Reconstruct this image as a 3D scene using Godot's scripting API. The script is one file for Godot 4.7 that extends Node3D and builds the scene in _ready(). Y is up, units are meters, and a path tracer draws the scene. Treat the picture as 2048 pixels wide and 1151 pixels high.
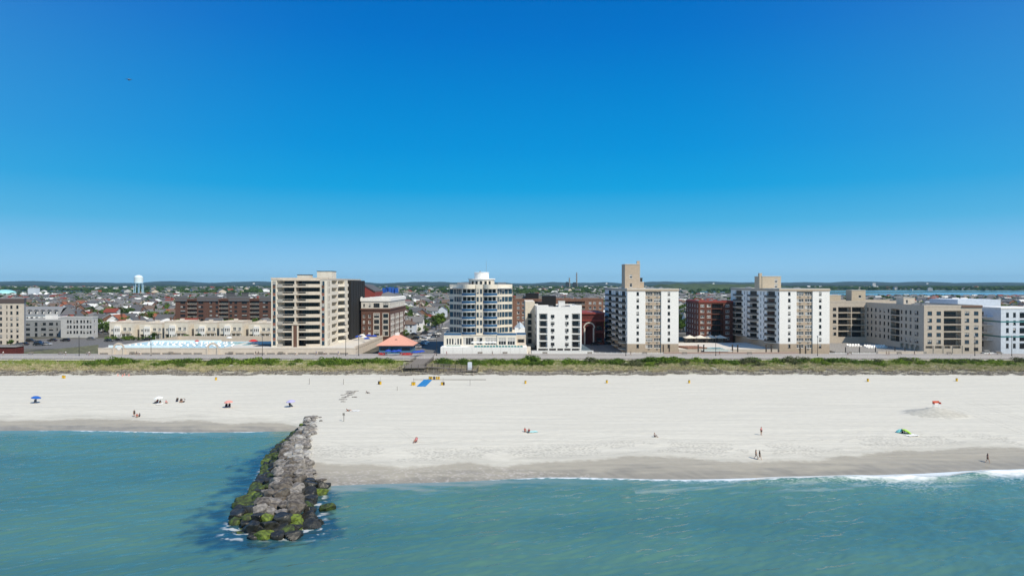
extends Node3D
# Beach front seen from the air over the sea: y up, metres, the camera at the origin looking along -z.
# A place is given as (x, d): metres to the right of the camera's axis and metres in front of it.

const F := 1400.0      # focal length in pixels of the 2048 pixel wide photograph, used to turn measured sizes into metres
const CH := 34.0       # camera height over the sea
const HZ := 567.0
const STREET := 4.0    # level of the town
const DECK := 5.0      # level of the boardwalk

var rng := RandomNumberGenerator.new()
var used := {}
var M := {}
var cache := {}
var tex := {}
var nz := FastNoiseLite.new()
var nz2 := FastNoiseLite.new()

class MB:
	var v := PackedVector3Array()
	var n := PackedVector3Array()
	var c := PackedColorArray()
	var uv := PackedVector2Array()
	var col := Color(1, 1, 1)
	var colored := false
	func tri(a: Vector3, b: Vector3, e: Vector3) -> void:
		var nn := (e - a).cross(b - a).normalized()
		v.append(a); v.append(b); v.append(e)
		n.append(nn); n.append(nn); n.append(nn)
		if colored:
			c.append(col); c.append(col); c.append(col)
	func quad(a: Vector3, b: Vector3, e: Vector3, f: Vector3) -> void:
		tri(a, b, e)
		tri(a, e, f)
	func face(a: Vector3, b: Vector3, e: Vector3, f: Vector3, out: Vector3) -> void:
		if (e - a).cross(b - a).dot(out) < 0.0:
			quad(a, f, e, b)
		else:
			quad(a, b, e, f)
	func obox(o: Vector3, x: Vector3, y: Vector3, z: Vector3) -> void:
		quad(o + z, o + z + y, o + z + y + x, o + z + x)
		quad(o + x, o + x + y, o + y, o)
		quad(o, o + y, o + y + z, o + z)
		quad(o + x + z, o + x + z + y, o + x + y, o + x)
		quad(o + y + z, o + y, o + y + x, o + y + x + z)
		quad(o, o + z, o + z + x, o + x)
	func box(x0: float, y0: float, z0: float, x1: float, y1: float, z1: float) -> void:
		obox(Vector3(x0, y0, z0), Vector3(x1 - x0, 0, 0), Vector3(0, y1 - y0, 0), Vector3(0, 0, z1 - z0))
	func tube(a: Vector3, b: Vector3, ra: float, rb: float, seg := 8, caps := true) -> void:
		var ax := (b - a).normalized()
		var s := ax.cross(Vector3.UP if absf(ax.y) < 0.9 else Vector3.RIGHT).normalized()
		var t := ax.cross(s)
		for k in seg:
			var p := s * cos(TAU * k / seg) + t * sin(TAU * k / seg)
			var q := s * cos(TAU * (k + 1) / seg) + t * sin(TAU * (k + 1) / seg)
			if ra > 0.0001 and rb > 0.0001:
				face(a + p * ra, b + p * rb, b + q * rb, a + q * ra, p + q)
			elif rb > 0.0001:
				flip(a, b + p * rb, b + q * rb, p + q)
			else:
				flip(a + p * ra, b, a + q * ra, p + q)
			if caps:
				if rb > 0.0001: flip(b, b + p * rb, b + q * rb, ax)
				if ra > 0.0001: flip(a, a + p * ra, a + q * ra, -ax)
	func flip(a: Vector3, b: Vector3, e: Vector3, out: Vector3) -> void:
		if (e - a).cross(b - a).dot(out) < 0.0:
			tri(a, e, b)
		else:
			tri(a, b, e)
	func prism(pts: Array, y0: float, y1: float, cap := true) -> void:   # pts: Vector2(x, z) round a convex plan
		var mid := Vector2.ZERO
		for p in pts: mid += p
		mid /= pts.size()
		for k in pts.size():
			var p: Vector2 = pts[k]
			var q: Vector2 = pts[(k + 1) % pts.size()]
			var o := Vector3(q.y - p.y, 0, p.x - q.x)
			var away := Vector3((p.x + q.x) / 2 - mid.x, 0, (p.y + q.y) / 2 - mid.y)
			if o.dot(away) < 0: o = -o
			face(Vector3(p.x, y0, p.y), Vector3(p.x, y1, p.y), Vector3(q.x, y1, q.y), Vector3(q.x, y0, q.y), o)
			if cap:
				flip(Vector3(mid.x, y1, mid.y), Vector3(p.x, y1, p.y), Vector3(q.x, y1, q.y), Vector3.UP)
				flip(Vector3(mid.x, y0, mid.y), Vector3(p.x, y0, p.y), Vector3(q.x, y0, q.y), Vector3.DOWN)
	func ribbon(pts: Array, y0: float, y1: float, out_of: Vector2, thick := 0.0) -> void:   # an upright band along a plan line, facing away from a point
		for k in pts.size() - 1:
			var p: Vector2 = pts[k]
			var q: Vector2 = pts[k + 1]
			var away := (p + q) / 2 - out_of
			var o := Vector2(q.y - p.y, p.x - q.x).normalized()
			if o.dot(away) < 0: o = -o
			var a := Vector3(p.x, y0, p.y)
			var b := Vector3(q.x, y0, q.y)
			var up := Vector3(0, y1 - y0, 0)
			face(a, a + up, b + up, b, Vector3(o.x, 0, o.y))
			if thick > 0:
				var i := Vector3(-o.x, 0, -o.y) * thick
				face(a + i, a + i + up, b + i + up, b + i, i)
				face(a + up, a + up + i, b + up + i, b + up, Vector3.UP)
				face(a, a + i, b + i, b, Vector3.DOWN)
	func add_to(m: ArrayMesh, mat: Material) -> void:
		if v.is_empty(): return
		var a := []
		a.resize(Mesh.ARRAY_MAX)
		a[Mesh.ARRAY_VERTEX] = v
		a[Mesh.ARRAY_NORMAL] = n
		if colored: a[Mesh.ARRAY_COLOR] = c
		if uv.size() == v.size(): a[Mesh.ARRAY_TEX_UV] = uv
		m.add_surface_from_arrays(Mesh.PRIMITIVE_TRIANGLES, a)
		m.surface_set_material(m.get_surface_count() - 1, mat)
	func mesh(mat: Material) -> ArrayMesh:
		var m := ArrayMesh.new()
		add_to(m, mat)
		return m

func wx(px: float, d: float) -> float: return (px - 1024.0) * d / F
func wy(py: float, d: float) -> float: return CH - (py - HZ) * d / F
func gd(py: float, y: float) -> float: return (CH - y) * F / (py - HZ)
func spot(px: float, py: float, y: float) -> Vector3:      # where a measured point stands on a level
	var d := gd(py, y)
	return Vector3(wx(px, d), y, -d)
func on_sand(px: float, py: float) -> Vector3:
	var y := 2.0
	for k in 6:
		var d := gd(py, y)
		y = sand_h(wx(px, d), d)
	var p := spot(px, py, y)
	p.y = sand_h(p.x, -p.z)
	return p

func numbered(called: String) -> String:
	var k: int = used.get(called, 0)
	used[called] = k + 1
	return called if k == 0 else "%s_%03d" % [called, k]
func metas(o: Node, label: String, category: String, group := "", kind := "") -> void:
	if label: o.set_meta("label", label)
	if category: o.set_meta("category", category)
	if group: o.set_meta("group", group)
	if kind: o.set_meta("kind", kind)
func thing(called: String, label: String, category: String, at := Vector3.ZERO, turn := 0.0, group := "") -> Node3D:
	var o := Node3D.new()
	o.name = numbered(called)
	add_child(o)
	o.position = at
	o.rotation.y = turn
	metas(o, label, category, group)
	return o
func part(called: String, mesh: Mesh, parent: Node, at := Transform3D()) -> MeshInstance3D:
	var o := MeshInstance3D.new()
	o.name = called
	o.mesh = mesh
	o.transform = at
	parent.add_child(o, true)
	return o
func single(called: String, mesh: Mesh, label: String, category: String, at := Transform3D(), group := "", kind := "") -> MeshInstance3D:
	var o := part(numbered(called), mesh, self, at)
	metas(o, label, category, group, kind)
	return o
func setting(called: String, mesh: Mesh, label: String) -> MeshInstance3D:
	return single(called, mesh, label, called.replace("_", " "), Transform3D(), "", "structure")
func copy(o: Node3D, label: String, at: Vector3, turn := 0.0, group := "") -> Node3D:
	var c: Node3D = o.duplicate()
	var base: String = o.name
	if base.length() > 4 and base.substr(base.length() - 4, 1) == "_" and base.right(3).is_valid_int(): base = base.left(-4)
	c.name = numbered(base)
	add_child(c)
	c.position = at
	c.rotation.y = turn
	c.set_meta("label", label)
	if group: c.set_meta("group", group)
	return c

func srgb(r: float, g: float, b: float) -> Color: return Color(r / 255.0, g / 255.0, b / 255.0)
func lin(r: float, g: float, b: float) -> Color: return Color(r, g, b).linear_to_srgb()

func noise_tex(called: String, freq: float, lo: float, hi: float, octaves := 4, size := 256, type := FastNoiseLite.TYPE_SIMPLEX, normal := false, bump := 4.0) -> NoiseTexture2D:
	if tex.has(called): return tex[called]
	var f := FastNoiseLite.new()
	f.noise_type = type
	f.seed = called.hash() % 1000
	f.frequency = freq
	f.fractal_octaves = octaves
	var t := NoiseTexture2D.new()
	t.width = size
	t.height = size
	t.seamless = true
	t.noise = f
	if normal:
		t.as_normal_map = true
		t.bump_strength = bump
	else:
		var g := Gradient.new()
		g.set_color(0, Color(lo, lo, lo))
		g.set_color(1, Color(hi, hi, hi))
		t.color_ramp = g
	tex[called] = t
	return t

func mat(called: String, color: Color, rough := 0.85, tx: Texture2D = null, scale := 0.1, metal := 0.0) -> StandardMaterial3D:
	var m := StandardMaterial3D.new()
	m.resource_name = called
	m.albedo_color = color
	m.roughness = rough
	m.metallic = metal
	if tx:
		m.albedo_texture = tx
		m.uv1_triplanar = true
		m.uv1_world_triplanar = true
		m.uv1_scale = Vector3.ONE * scale
	M[called] = m
	return m

func byte_tex(w: int, h: int, data: PackedByteArray, fmt := Image.FORMAT_RGB8) -> ImageTexture:
	return ImageTexture.create_from_image(Image.create_from_data(w, h, false, fmt, data))

# ---------------------------------------------------------------- shape of the shore
func axis_x(d: float) -> float: return -47.6 + (165.0 - d) / 70.0 * 15.0 - 1.5 * exp(-pow((d - 137.0) / 13.0, 2.0))
func shore_left(x: float) -> float: return 162.0 + sin(x * 0.11) * 0.7 + sin(x * 0.037 + 1.0) * 1.0
func shore_right(x: float) -> float:
	var s := 117.4 + (x + 31.0) * 0.133
	if x > 5: s = 122.2 + (x - 5) * 0.02
	if x > 45: s = 123.0 + (x - 45) * 0.085
	if x > 100: s = 127.7
	return s + sin(x * 0.16) * 0.5 + sin(x * 0.07 + 2.0) * 0.6
func shore(x: float, d: float) -> float:
	var wd := 3.0 + maxf(0.0, d - 160.0) * 0.9
	var t := smoothstep(-wd, wd, x - axis_x(d))
	if t <= 0.0: return shore_left(x)
	if t >= 1.0: return shore_right(x)
	return lerpf(shore_left(x), shore_right(x), t)
func sand_h(x: float, d: float) -> float:
	var q := d - shore(x, d)
	var h: float
	if q < 0: h = maxf(q * 0.09, -5.0)
	else: h = 2.1 * (1.0 - exp(-q / 13.0)) + minf(q, 110.0) * 0.003
	if d > 238.0:
		var t := smoothstep(241.0, 258.0, d + nz2.get_noise_2d(x * 4.0, 7.0) * 3.0)
		h = lerpf(h, 3.9 + nz2.get_noise_2d(x * 3.0, d * 3.0) * 0.7, t)
	var mound := Vector2((x - 103.5) / 8.0, (d - 171.0) / 6.5).length()      # sand heap in front of the lifeguard chair
	if mound < 1.0:
		h += 1.75 * pow(1.0 - mound, 1.1)
	return h

const EXPOSURE := 1.12

func ramp(steps: Array, e: float) -> Color:
	var i := 0
	while i < steps.size() - 2 and e > steps[i + 1][0]: i += 1
	var t := clampf((e - steps[i][0]) / (steps[i + 1][0] - steps[i][0]), 0.0, 1.0)
	return srgb(steps[i][1], steps[i][2], steps[i][3]).srgb_to_linear().lerp(srgb(steps[i + 1][1], steps[i + 1][2], steps[i + 1][3]).srgb_to_linear(), t)

func make_view() -> void:
	var cam := Camera3D.new()
	cam.name = "camera"
	cam.fov = rad_to_deg(2.0 * atan(575.5 / F))
	cam.position = Vector3(0, CH, 0)
	cam.rotation.x = -atan(8.5 / F)
	cam.near = 1.0
	cam.far = 40000.0
	add_child(cam)
	# clear sky measured by elevation: degrees, red, green, blue
	var steps := [[-90, 40, 70, 75], [-12, 70, 105, 112], [-1.5, 130, 175, 200], [0.0, 168, 216, 243], [1.1, 153, 208, 243], [2.74, 126, 195, 239], [4.78, 75, 179, 228], [7.6, 12, 162, 224], [10.8, 0, 147, 219], [19.4, 0, 116, 203], [22.0, 0, 110, 196], [40, 8, 98, 180], [90, 18, 88, 165]]
	# paler away from the deep blue quarter that the camera faces, as the sides of the picture show
	var pale := [[-90, 60, 85, 90], [0.0, 168, 205, 228], [9, 150, 198, 228], [45, 95, 160, 215], [90, 60, 130, 200]]
	var im := Image.create(256, 1024, false, Image.FORMAT_RGBF)
	for j in 1024:
		var e := 90.0 - 180.0 * (j + 0.5) / 1024.0
		var c := ramp(steps, e)
		var f := ramp(pale, e)
		for x in 256:
			var az := minf((x + 0.5) / 256.0, 1.0 - (x + 0.5) / 256.0) * 360.0
			var g := c.lerp(f, 0.8 * smoothstep(10.0, 130.0, az) * smoothstep(-5.0, 0.0, e))
			im.set_pixel(x, j, Color(g.r / EXPOSURE, g.g / EXPOSURE, g.b / EXPOSURE))
	var sky_mat := PanoramaSkyMaterial.new()
	sky_mat.panorama = ImageTexture.create_from_image(im)
	var sky := Sky.new()
	sky.sky_material = sky_mat
	var env := Environment.new()
	env.background_mode = Environment.BG_SKY
	env.sky = sky
	env.ambient_light_source = Environment.AMBIENT_SOURCE_SKY
	env.tonemap_mode = Environment.TONE_MAPPER_LINEAR
	env.tonemap_exposure = EXPOSURE
	env.sdfgi_enabled = true
	env.ssao_enabled = true
	env.ssil_enabled = true
	env.fog_enabled = true
	env.fog_density = 0.00003
	env.fog_light_color = lin(0.34, 0.70, 1.0)
	var we := WorldEnvironment.new()
	we.name = "world_environment"
	we.environment = env
	add_child(we)
	var sun := DirectionalLight3D.new()
	sun.name = "sun"
	sun.light_energy = 1.45
	sun.light_color = Color(1.0, 0.95, 0.86)
	sun.light_angular_distance = 0.5
	sun.shadow_enabled = true
	sun.directional_shadow_max_distance = 1500.0
	add_child(sun)
	sun.look_at_from_position(Vector3(0.45, 0.74, 0.48) * 100.0, Vector3.ZERO)

func make_materials() -> void:
	var grain := noise_tex("grain", 0.03, 0.93, 1.0, 5)
	var blotch := noise_tex("blotch", 0.012, 0.80, 1.0, 5)
	var rough := noise_tex("rough", 0.05, 0.6, 1.0, 5)
	# walls
	mat("white_paint", lin(0.86, 0.85, 0.83), 0.8, grain, 0.15)
	mat("cream_stucco", lin(0.62, 0.545, 0.46), 0.85, grain, 0.05)
	mat("ivory_stucco", lin(0.72, 0.67, 0.58), 0.85, grain, 0.05)
	mat("beige_brick", lin(0.47, 0.38, 0.29), 0.9, grain, 0.08)
	mat("tan_brick", lin(0.50, 0.44, 0.37), 0.9, grain, 0.08)
	mat("tan_wall", lin(0.50, 0.42, 0.32), 0.9, grain, 0.08)
	mat("red_brick", lin(0.20, 0.075, 0.052), 0.92, rough, 0.12)
	mat("brown_brick", lin(0.19, 0.095, 0.07), 0.92, rough, 0.12)
	mat("rose_brick", lin(0.36, 0.19, 0.13), 0.92, rough, 0.12)
	mat("dark_red", lin(0.17, 0.03, 0.025), 0.8, rough, 0.1)
	mat("red_cladding", lin(0.26, 0.045, 0.035), 0.8, grain, 0.1)
	mat("grey_render", lin(0.27, 0.28, 0.29), 0.9, grain, 0.06)
	mat("light_grey_render", lin(0.50, 0.51, 0.52), 0.9, grain, 0.06)
	mat("pale_blue_render", lin(0.62, 0.68, 0.76), 0.85, grain, 0.06)
	mat("teal_band", lin(0.06, 0.20, 0.22), 0.7)
	mat("concrete", lin(0.42, 0.40, 0.37), 0.9, rough, 0.1)
	mat("pale_concrete", lin(0.62, 0.59, 0.54), 0.9, grain, 0.1)
	mat("pink_wall", lin(0.50, 0.36, 0.30), 0.9, grain, 0.1)
	mat("black_net", lin(0.022, 0.023, 0.026), 0.9, noise_tex("net", 0.08, 0.35, 1.0, 4), 0.12)
	mat("black_metal", lin(0.02, 0.02, 0.022), 0.5)
	mat("brown_panel", lin(0.12, 0.06, 0.04), 0.8)
	mat("rust_panel", lin(0.25, 0.10, 0.07), 0.8)
	# roofs
	mat("gravel_roof", lin(0.36, 0.34, 0.32), 0.95, rough, 0.2)
	mat("white_roof", lin(0.70, 0.70, 0.69), 0.9, grain, 0.1)
	mat("salmon_roof", lin(0.68, 0.34, 0.26), 0.85, grain, 0.15)
	mat("slate_shingle", lin(0.15, 0.155, 0.17), 0.9, rough, 0.2)
	mat("grey_shingle", lin(0.26, 0.26, 0.265), 0.9, rough, 0.2)
	mat("light_shingle", lin(0.36, 0.37, 0.39), 0.9, rough, 0.2)
	mat("brown_shingle", lin(0.22, 0.155, 0.12), 0.9, rough, 0.2)
	mat("red_tile", lin(0.33, 0.065, 0.04), 0.85, rough, 0.2)
	mat("orange_tile", lin(0.42, 0.14, 0.07), 0.85, rough, 0.2)
	mat("blue_roof_mat", lin(0.40, 0.47, 0.56), 0.8, grain, 0.1)
	# glass and trim
	mat("dark_glass", lin(0.018, 0.024, 0.030), 0.07)
	mat("blue_glass", lin(0.025, 0.06, 0.095), 0.06)
	mat("balcony_glass", lin(0.02, 0.09, 0.20), 0.08)
	mat("interior", lin(0.030, 0.028, 0.026), 0.9)
	mat("blind", lin(0.45, 0.44, 0.42), 0.5)
	mat("white_trim", lin(0.78, 0.78, 0.77), 0.5)
	mat("dark_trim", lin(0.03, 0.03, 0.032), 0.5)
	mat("grey_metal", lin(0.30, 0.31, 0.33), 0.45, null, 0.1, 0.6)
	mat("white_plastic", lin(0.82, 0.82, 0.81), 0.4)
	mat("clear_fence", lin(0.66, 0.76, 0.80), 0.2)
	# ground
	mat("asphalt", lin(0.075, 0.076, 0.08), 0.95, rough, 0.08)
	mat("old_asphalt", lin(0.22, 0.215, 0.21), 0.95, rough, 0.08)
	mat("pavement", lin(0.40, 0.38, 0.36), 0.95, rough, 0.1)
	mat("lawn_ground", lin(0.20, 0.20, 0.10), 1.0, noise_tex("lawn", 0.02, 0.55, 1.0, 5), 0.06)
	mat("town_ground", lin(0.16, 0.15, 0.11), 1.0, noise_tex("town", 0.02, 0.45, 1.0, 5), 0.01)
	mat("marsh", lin(0.075, 0.115, 0.028), 1.0, noise_tex("marsh", 0.02, 0.6, 1.0, 5), 0.003)
	mat("bay_water", lin(0.03, 0.12, 0.19), 0.12)
	mat("weathered_wood", lin(0.30, 0.265, 0.23), 0.95, rough, 0.3)
	mat("boardwalk_wood", lin(0.54, 0.50, 0.475), 0.95, rough, 0.15)
	mat("dark_wood", lin(0.10, 0.085, 0.075), 0.95, rough, 0.3)
	mat("pool_water", lin(0.06, 0.50, 0.58), 0.08)
	mat("pale_pool_water", lin(0.30, 0.52, 0.56), 0.1)
	mat("painted_line", lin(0.7, 0.7, 0.68), 0.9)

# ---------------------------------------------------------------- sea, sand, land
func make_sand() -> void:
	var X0 := -280.0
	var X1 := 280.0
	var D0 := 70.0
	var D1 := 274.0
	var tw := 2048
	var th := 1024
	var data := PackedByteArray()
	data.resize(tw * th * 3)
	var rdata := PackedByteArray()
	rdata.resize(tw * th)
	var f := FastNoiseLite.new()
	f.seed = 5
	f.frequency = 1.0
	f.fractal_octaves = 3
	var g := FastNoiseLite.new()
	g.seed = 9
	g.frequency = 1.0
	g.fractal_octaves = 2
	var cusp := PackedFloat32Array()
	cusp.resize(tw)
	for i in tw:
		var x := X0 + (X1 - X0) * (i + 0.5) / tw
		cusp[i] = g.get_noise_2d(x * 0.035, 3.3) * 5.0 + absf(sin(x * 0.085 + g.get_noise_2d(x * 0.02, 8.0) * 3.0)) * 2.6
	var k := 0
	var kr := 0
	for j in th:
		var d := D1 - (D1 - D0) * (j + 0.5) / th
		for i in tw:
			var x := X0 + (X1 - X0) * (i + 0.5) / tw
			var right := x > axis_x(d)
			var q := d - (shore(x, d) if d > 155.0 and d < 205.0 else (shore_right(x) if right else shore_left(x)))
			var r := 1.0
			var gg := 0.985
			var b := 0.945
			var ro := 240.0
			if q > -3.0:
				var streak := f.get_noise_2d(x * 0.025, d * 0.55) * 0.042 + f.get_noise_2d(x * 0.4, d * 0.9) * 0.030
				var br := 1.0 + streak
				var wl := (7.6 if right else 6.2) + cusp[i] * (1.0 if right else 0.5)
				var e := q - wl
				if e < 22.0:
					if e < 14.0 and e > 1.0 and right:                       # trodden strip: footprints
						var s := f.get_noise_2d(x * 1.3, d * 2.0)
						var str_ := f.get_noise_2d(x * 0.06 + 40.0, d * 0.08)
						if s > 0.14 and str_ > -0.2: br -= 0.13 * smoothstep(1.0, 5.0, e) * smoothstep(14.0, 8.0, e)
					for wr in [[3.5, 60.0], [8.5, 90.0], [14.0, 120.0]]:            # lines left by earlier tides
						var wo: float = absf(e - wr[0] - f.get_noise_2d(x * 0.03 + wr[1], d * 0.02) * 4.0)
						if wo < 0.5 and f.get_noise_2d(x * 0.08, wr[1]) > -0.15: br -= 0.05 * (1.0 - wo * 2.0)
					var wet := smoothstep(0.9, -0.9, e + f.get_noise_2d(x * 0.5, d * 0.5) * 0.8)
					var damp := smoothstep(7.0, 0.0, e + f.get_noise_2d(x * 0.07, d * 0.3) * 4.0)
					br *= 1.0 - 0.07 * damp
					if wet > 0.0:
						var w2 := smoothstep(wl * 0.75, 0.0, q + f.get_noise_2d(x * 0.09, d * 0.4) * 4.0)
						var lick := f.get_noise_2d(x * 0.35 + d * 0.25, d * 0.12)
						var wv := 0.815 - 0.09 * w2 + 0.06 * lick * w2
						br = lerpf(br, wv * (1.0 + streak), wet)
						gg = lerpf(gg, 0.966, wet)
						b = lerpf(b, 0.90, wet)
						ro = lerpf(240.0, 150.0 - 60.0 * w2, wet)
						if right and x < 14.0 and q < 6.0:                  # foam lace left by the swash
							var lace := absf(f.get_noise_2d(x * 0.35, d * 0.6))
							var reach := 5.0 * smoothstep(14.0, -10.0, x) + 1.2
							if q < reach and lace < 0.055:
								br = lerpf(br, 1.0, 0.5)
								b = lerpf(b, 1.0, 0.4)
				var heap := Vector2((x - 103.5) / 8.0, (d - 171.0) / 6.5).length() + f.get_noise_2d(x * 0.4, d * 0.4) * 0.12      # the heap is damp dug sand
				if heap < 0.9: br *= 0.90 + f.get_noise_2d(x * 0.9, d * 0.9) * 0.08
				if d > 242.0:                                            # grey litter of dead stalks on the dune
					var lit := smoothstep(242.5, 246.0, d + f.get_noise_2d(x * 0.15, d * 0.3) * 3.0) * (0.62 + f.get_noise_2d(x * 0.8, d * 0.8) * 0.5)
					br *= 1.0 - 0.34 * clampf(lit, 0.0, 1.0)
					b *= 1.0 - 0.10 * clampf(lit, 0.0, 1.0)
				data[k] = clampi(int(201.0 * r * br), 0, 255)
				data[k + 1] = clampi(int(201.0 * gg * br), 0, 255)
				data[k + 2] = clampi(int(198.0 * b * br), 0, 255)
			else:
				data[k] = 120
				data[k + 1] = 125
				data[k + 2] = 110
			rdata[kr] = int(ro)
			kr += 1
			k += 3
	# wheel tracks pressed by the beach buggy
	for t in [[1925, 803, 2090, 852], [1940, 803, 2105, 850], [1985, 802, 2150, 845], [1890, 812, 2040, 862], [1905, 812, 2060, 862], [790, 852, 830, 876], [830, 876, 920, 878], [920, 878, 1080, 868], [1080, 868, 1500, 880], [1300, 905, 1560, 900], [1560, 900, 1800, 893], [1800, 893, 2060, 886], [1400, 878, 1900, 872]]:
		var a := spot(t[0], t[1], 2.2)
		var e := spot(t[2], t[3], 2.2)
		var steps := int((e - a).length() * 4.0)
		for s in steps:
			var p := a.lerp(e, float(s) / steps)
			var i := int((p.x - X0) / (X1 - X0) * tw)
			var j := int((D1 + p.z) / (D1 - D0) * th)
			for o in [0, 9]:
				if i >= 0 and i < tw and j + o >= 0 and j + o < th and rng.randf() < 0.8:
					var at: int = ((j + o) * tw + i) * 3
					for ch in 3: data[at + ch] = int(data[at + ch] * 0.945)
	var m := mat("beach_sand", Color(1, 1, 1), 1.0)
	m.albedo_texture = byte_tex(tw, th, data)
	m.roughness_texture = byte_tex(tw, th, rdata, Image.FORMAT_L8)
	m.texture_repeat = false
	m.metallic_specular = 0.3
	# mesh
	var dx := 1.0
	var dd := 0.6
	var nx := int((X1 - X0) / dx)
	var nd := int((D1 - D0) / dd)
	var vs := PackedVector3Array()
	var us := PackedVector2Array()
	var ix := PackedInt32Array()
	for j in nd + 1:
		var d := D0 + dd * j
		for i in nx + 1:
			var x := X0 + dx * i
			var h := sand_h(x, d)
			if d < 245.0 and h > 0.8:
				h += g.get_noise_2d(x * 0.5, d * 0.9) * 0.03 + g.get_noise_2d(x * 0.05, d * 0.2) * 0.08
				var q := d - shore(x, d)
				if q > 13.0 and q < 30.0 and x > -30.0: h += g.get_noise_2d(x * 1.7, d * 1.9) * 0.07
			vs.append(Vector3(x, h, -d))
			us.append(Vector2((x - X0) / (X1 - X0), (D1 - d) / (D1 - D0)))
	for j in nd:
		for i in nx:
			var a := j * (nx + 1) + i
			var e := a + nx + 1
			ix.append_array([a, e, e + 1, a, e + 1, a + 1])
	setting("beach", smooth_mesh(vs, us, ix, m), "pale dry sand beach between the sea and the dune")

func smooth_mesh(vs: PackedVector3Array, us: PackedVector2Array, ix: PackedInt32Array, m: Material) -> ArrayMesh:
	var ns := PackedVector3Array()
	ns.resize(vs.size())
	for t in range(0, ix.size(), 3):
		var a := vs[ix[t]]
		var nn := (vs[ix[t + 2]] - a).cross(vs[ix[t + 1]] - a)
		ns[ix[t]] += nn
		ns[ix[t + 1]] += nn
		ns[ix[t + 2]] += nn
	for i in ns.size(): ns[i] = ns[i].normalized()
	var arr := []
	arr.resize(Mesh.ARRAY_MAX)
	arr[Mesh.ARRAY_VERTEX] = vs
	arr[Mesh.ARRAY_NORMAL] = ns
	if us.size() == vs.size(): arr[Mesh.ARRAY_TEX_UV] = us
	arr[Mesh.ARRAY_INDEX] = ix
	var me := ArrayMesh.new()
	me.add_surface_from_arrays(Mesh.PRIMITIVE_TRIANGLES, arr)
	me.surface_set_material(0, m)
	return me

func jetty_half(d: float) -> float: return lerpf(5.3, 2.0, clampf((d - 98.0) / 62.0, 0.0, 1.0))

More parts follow.
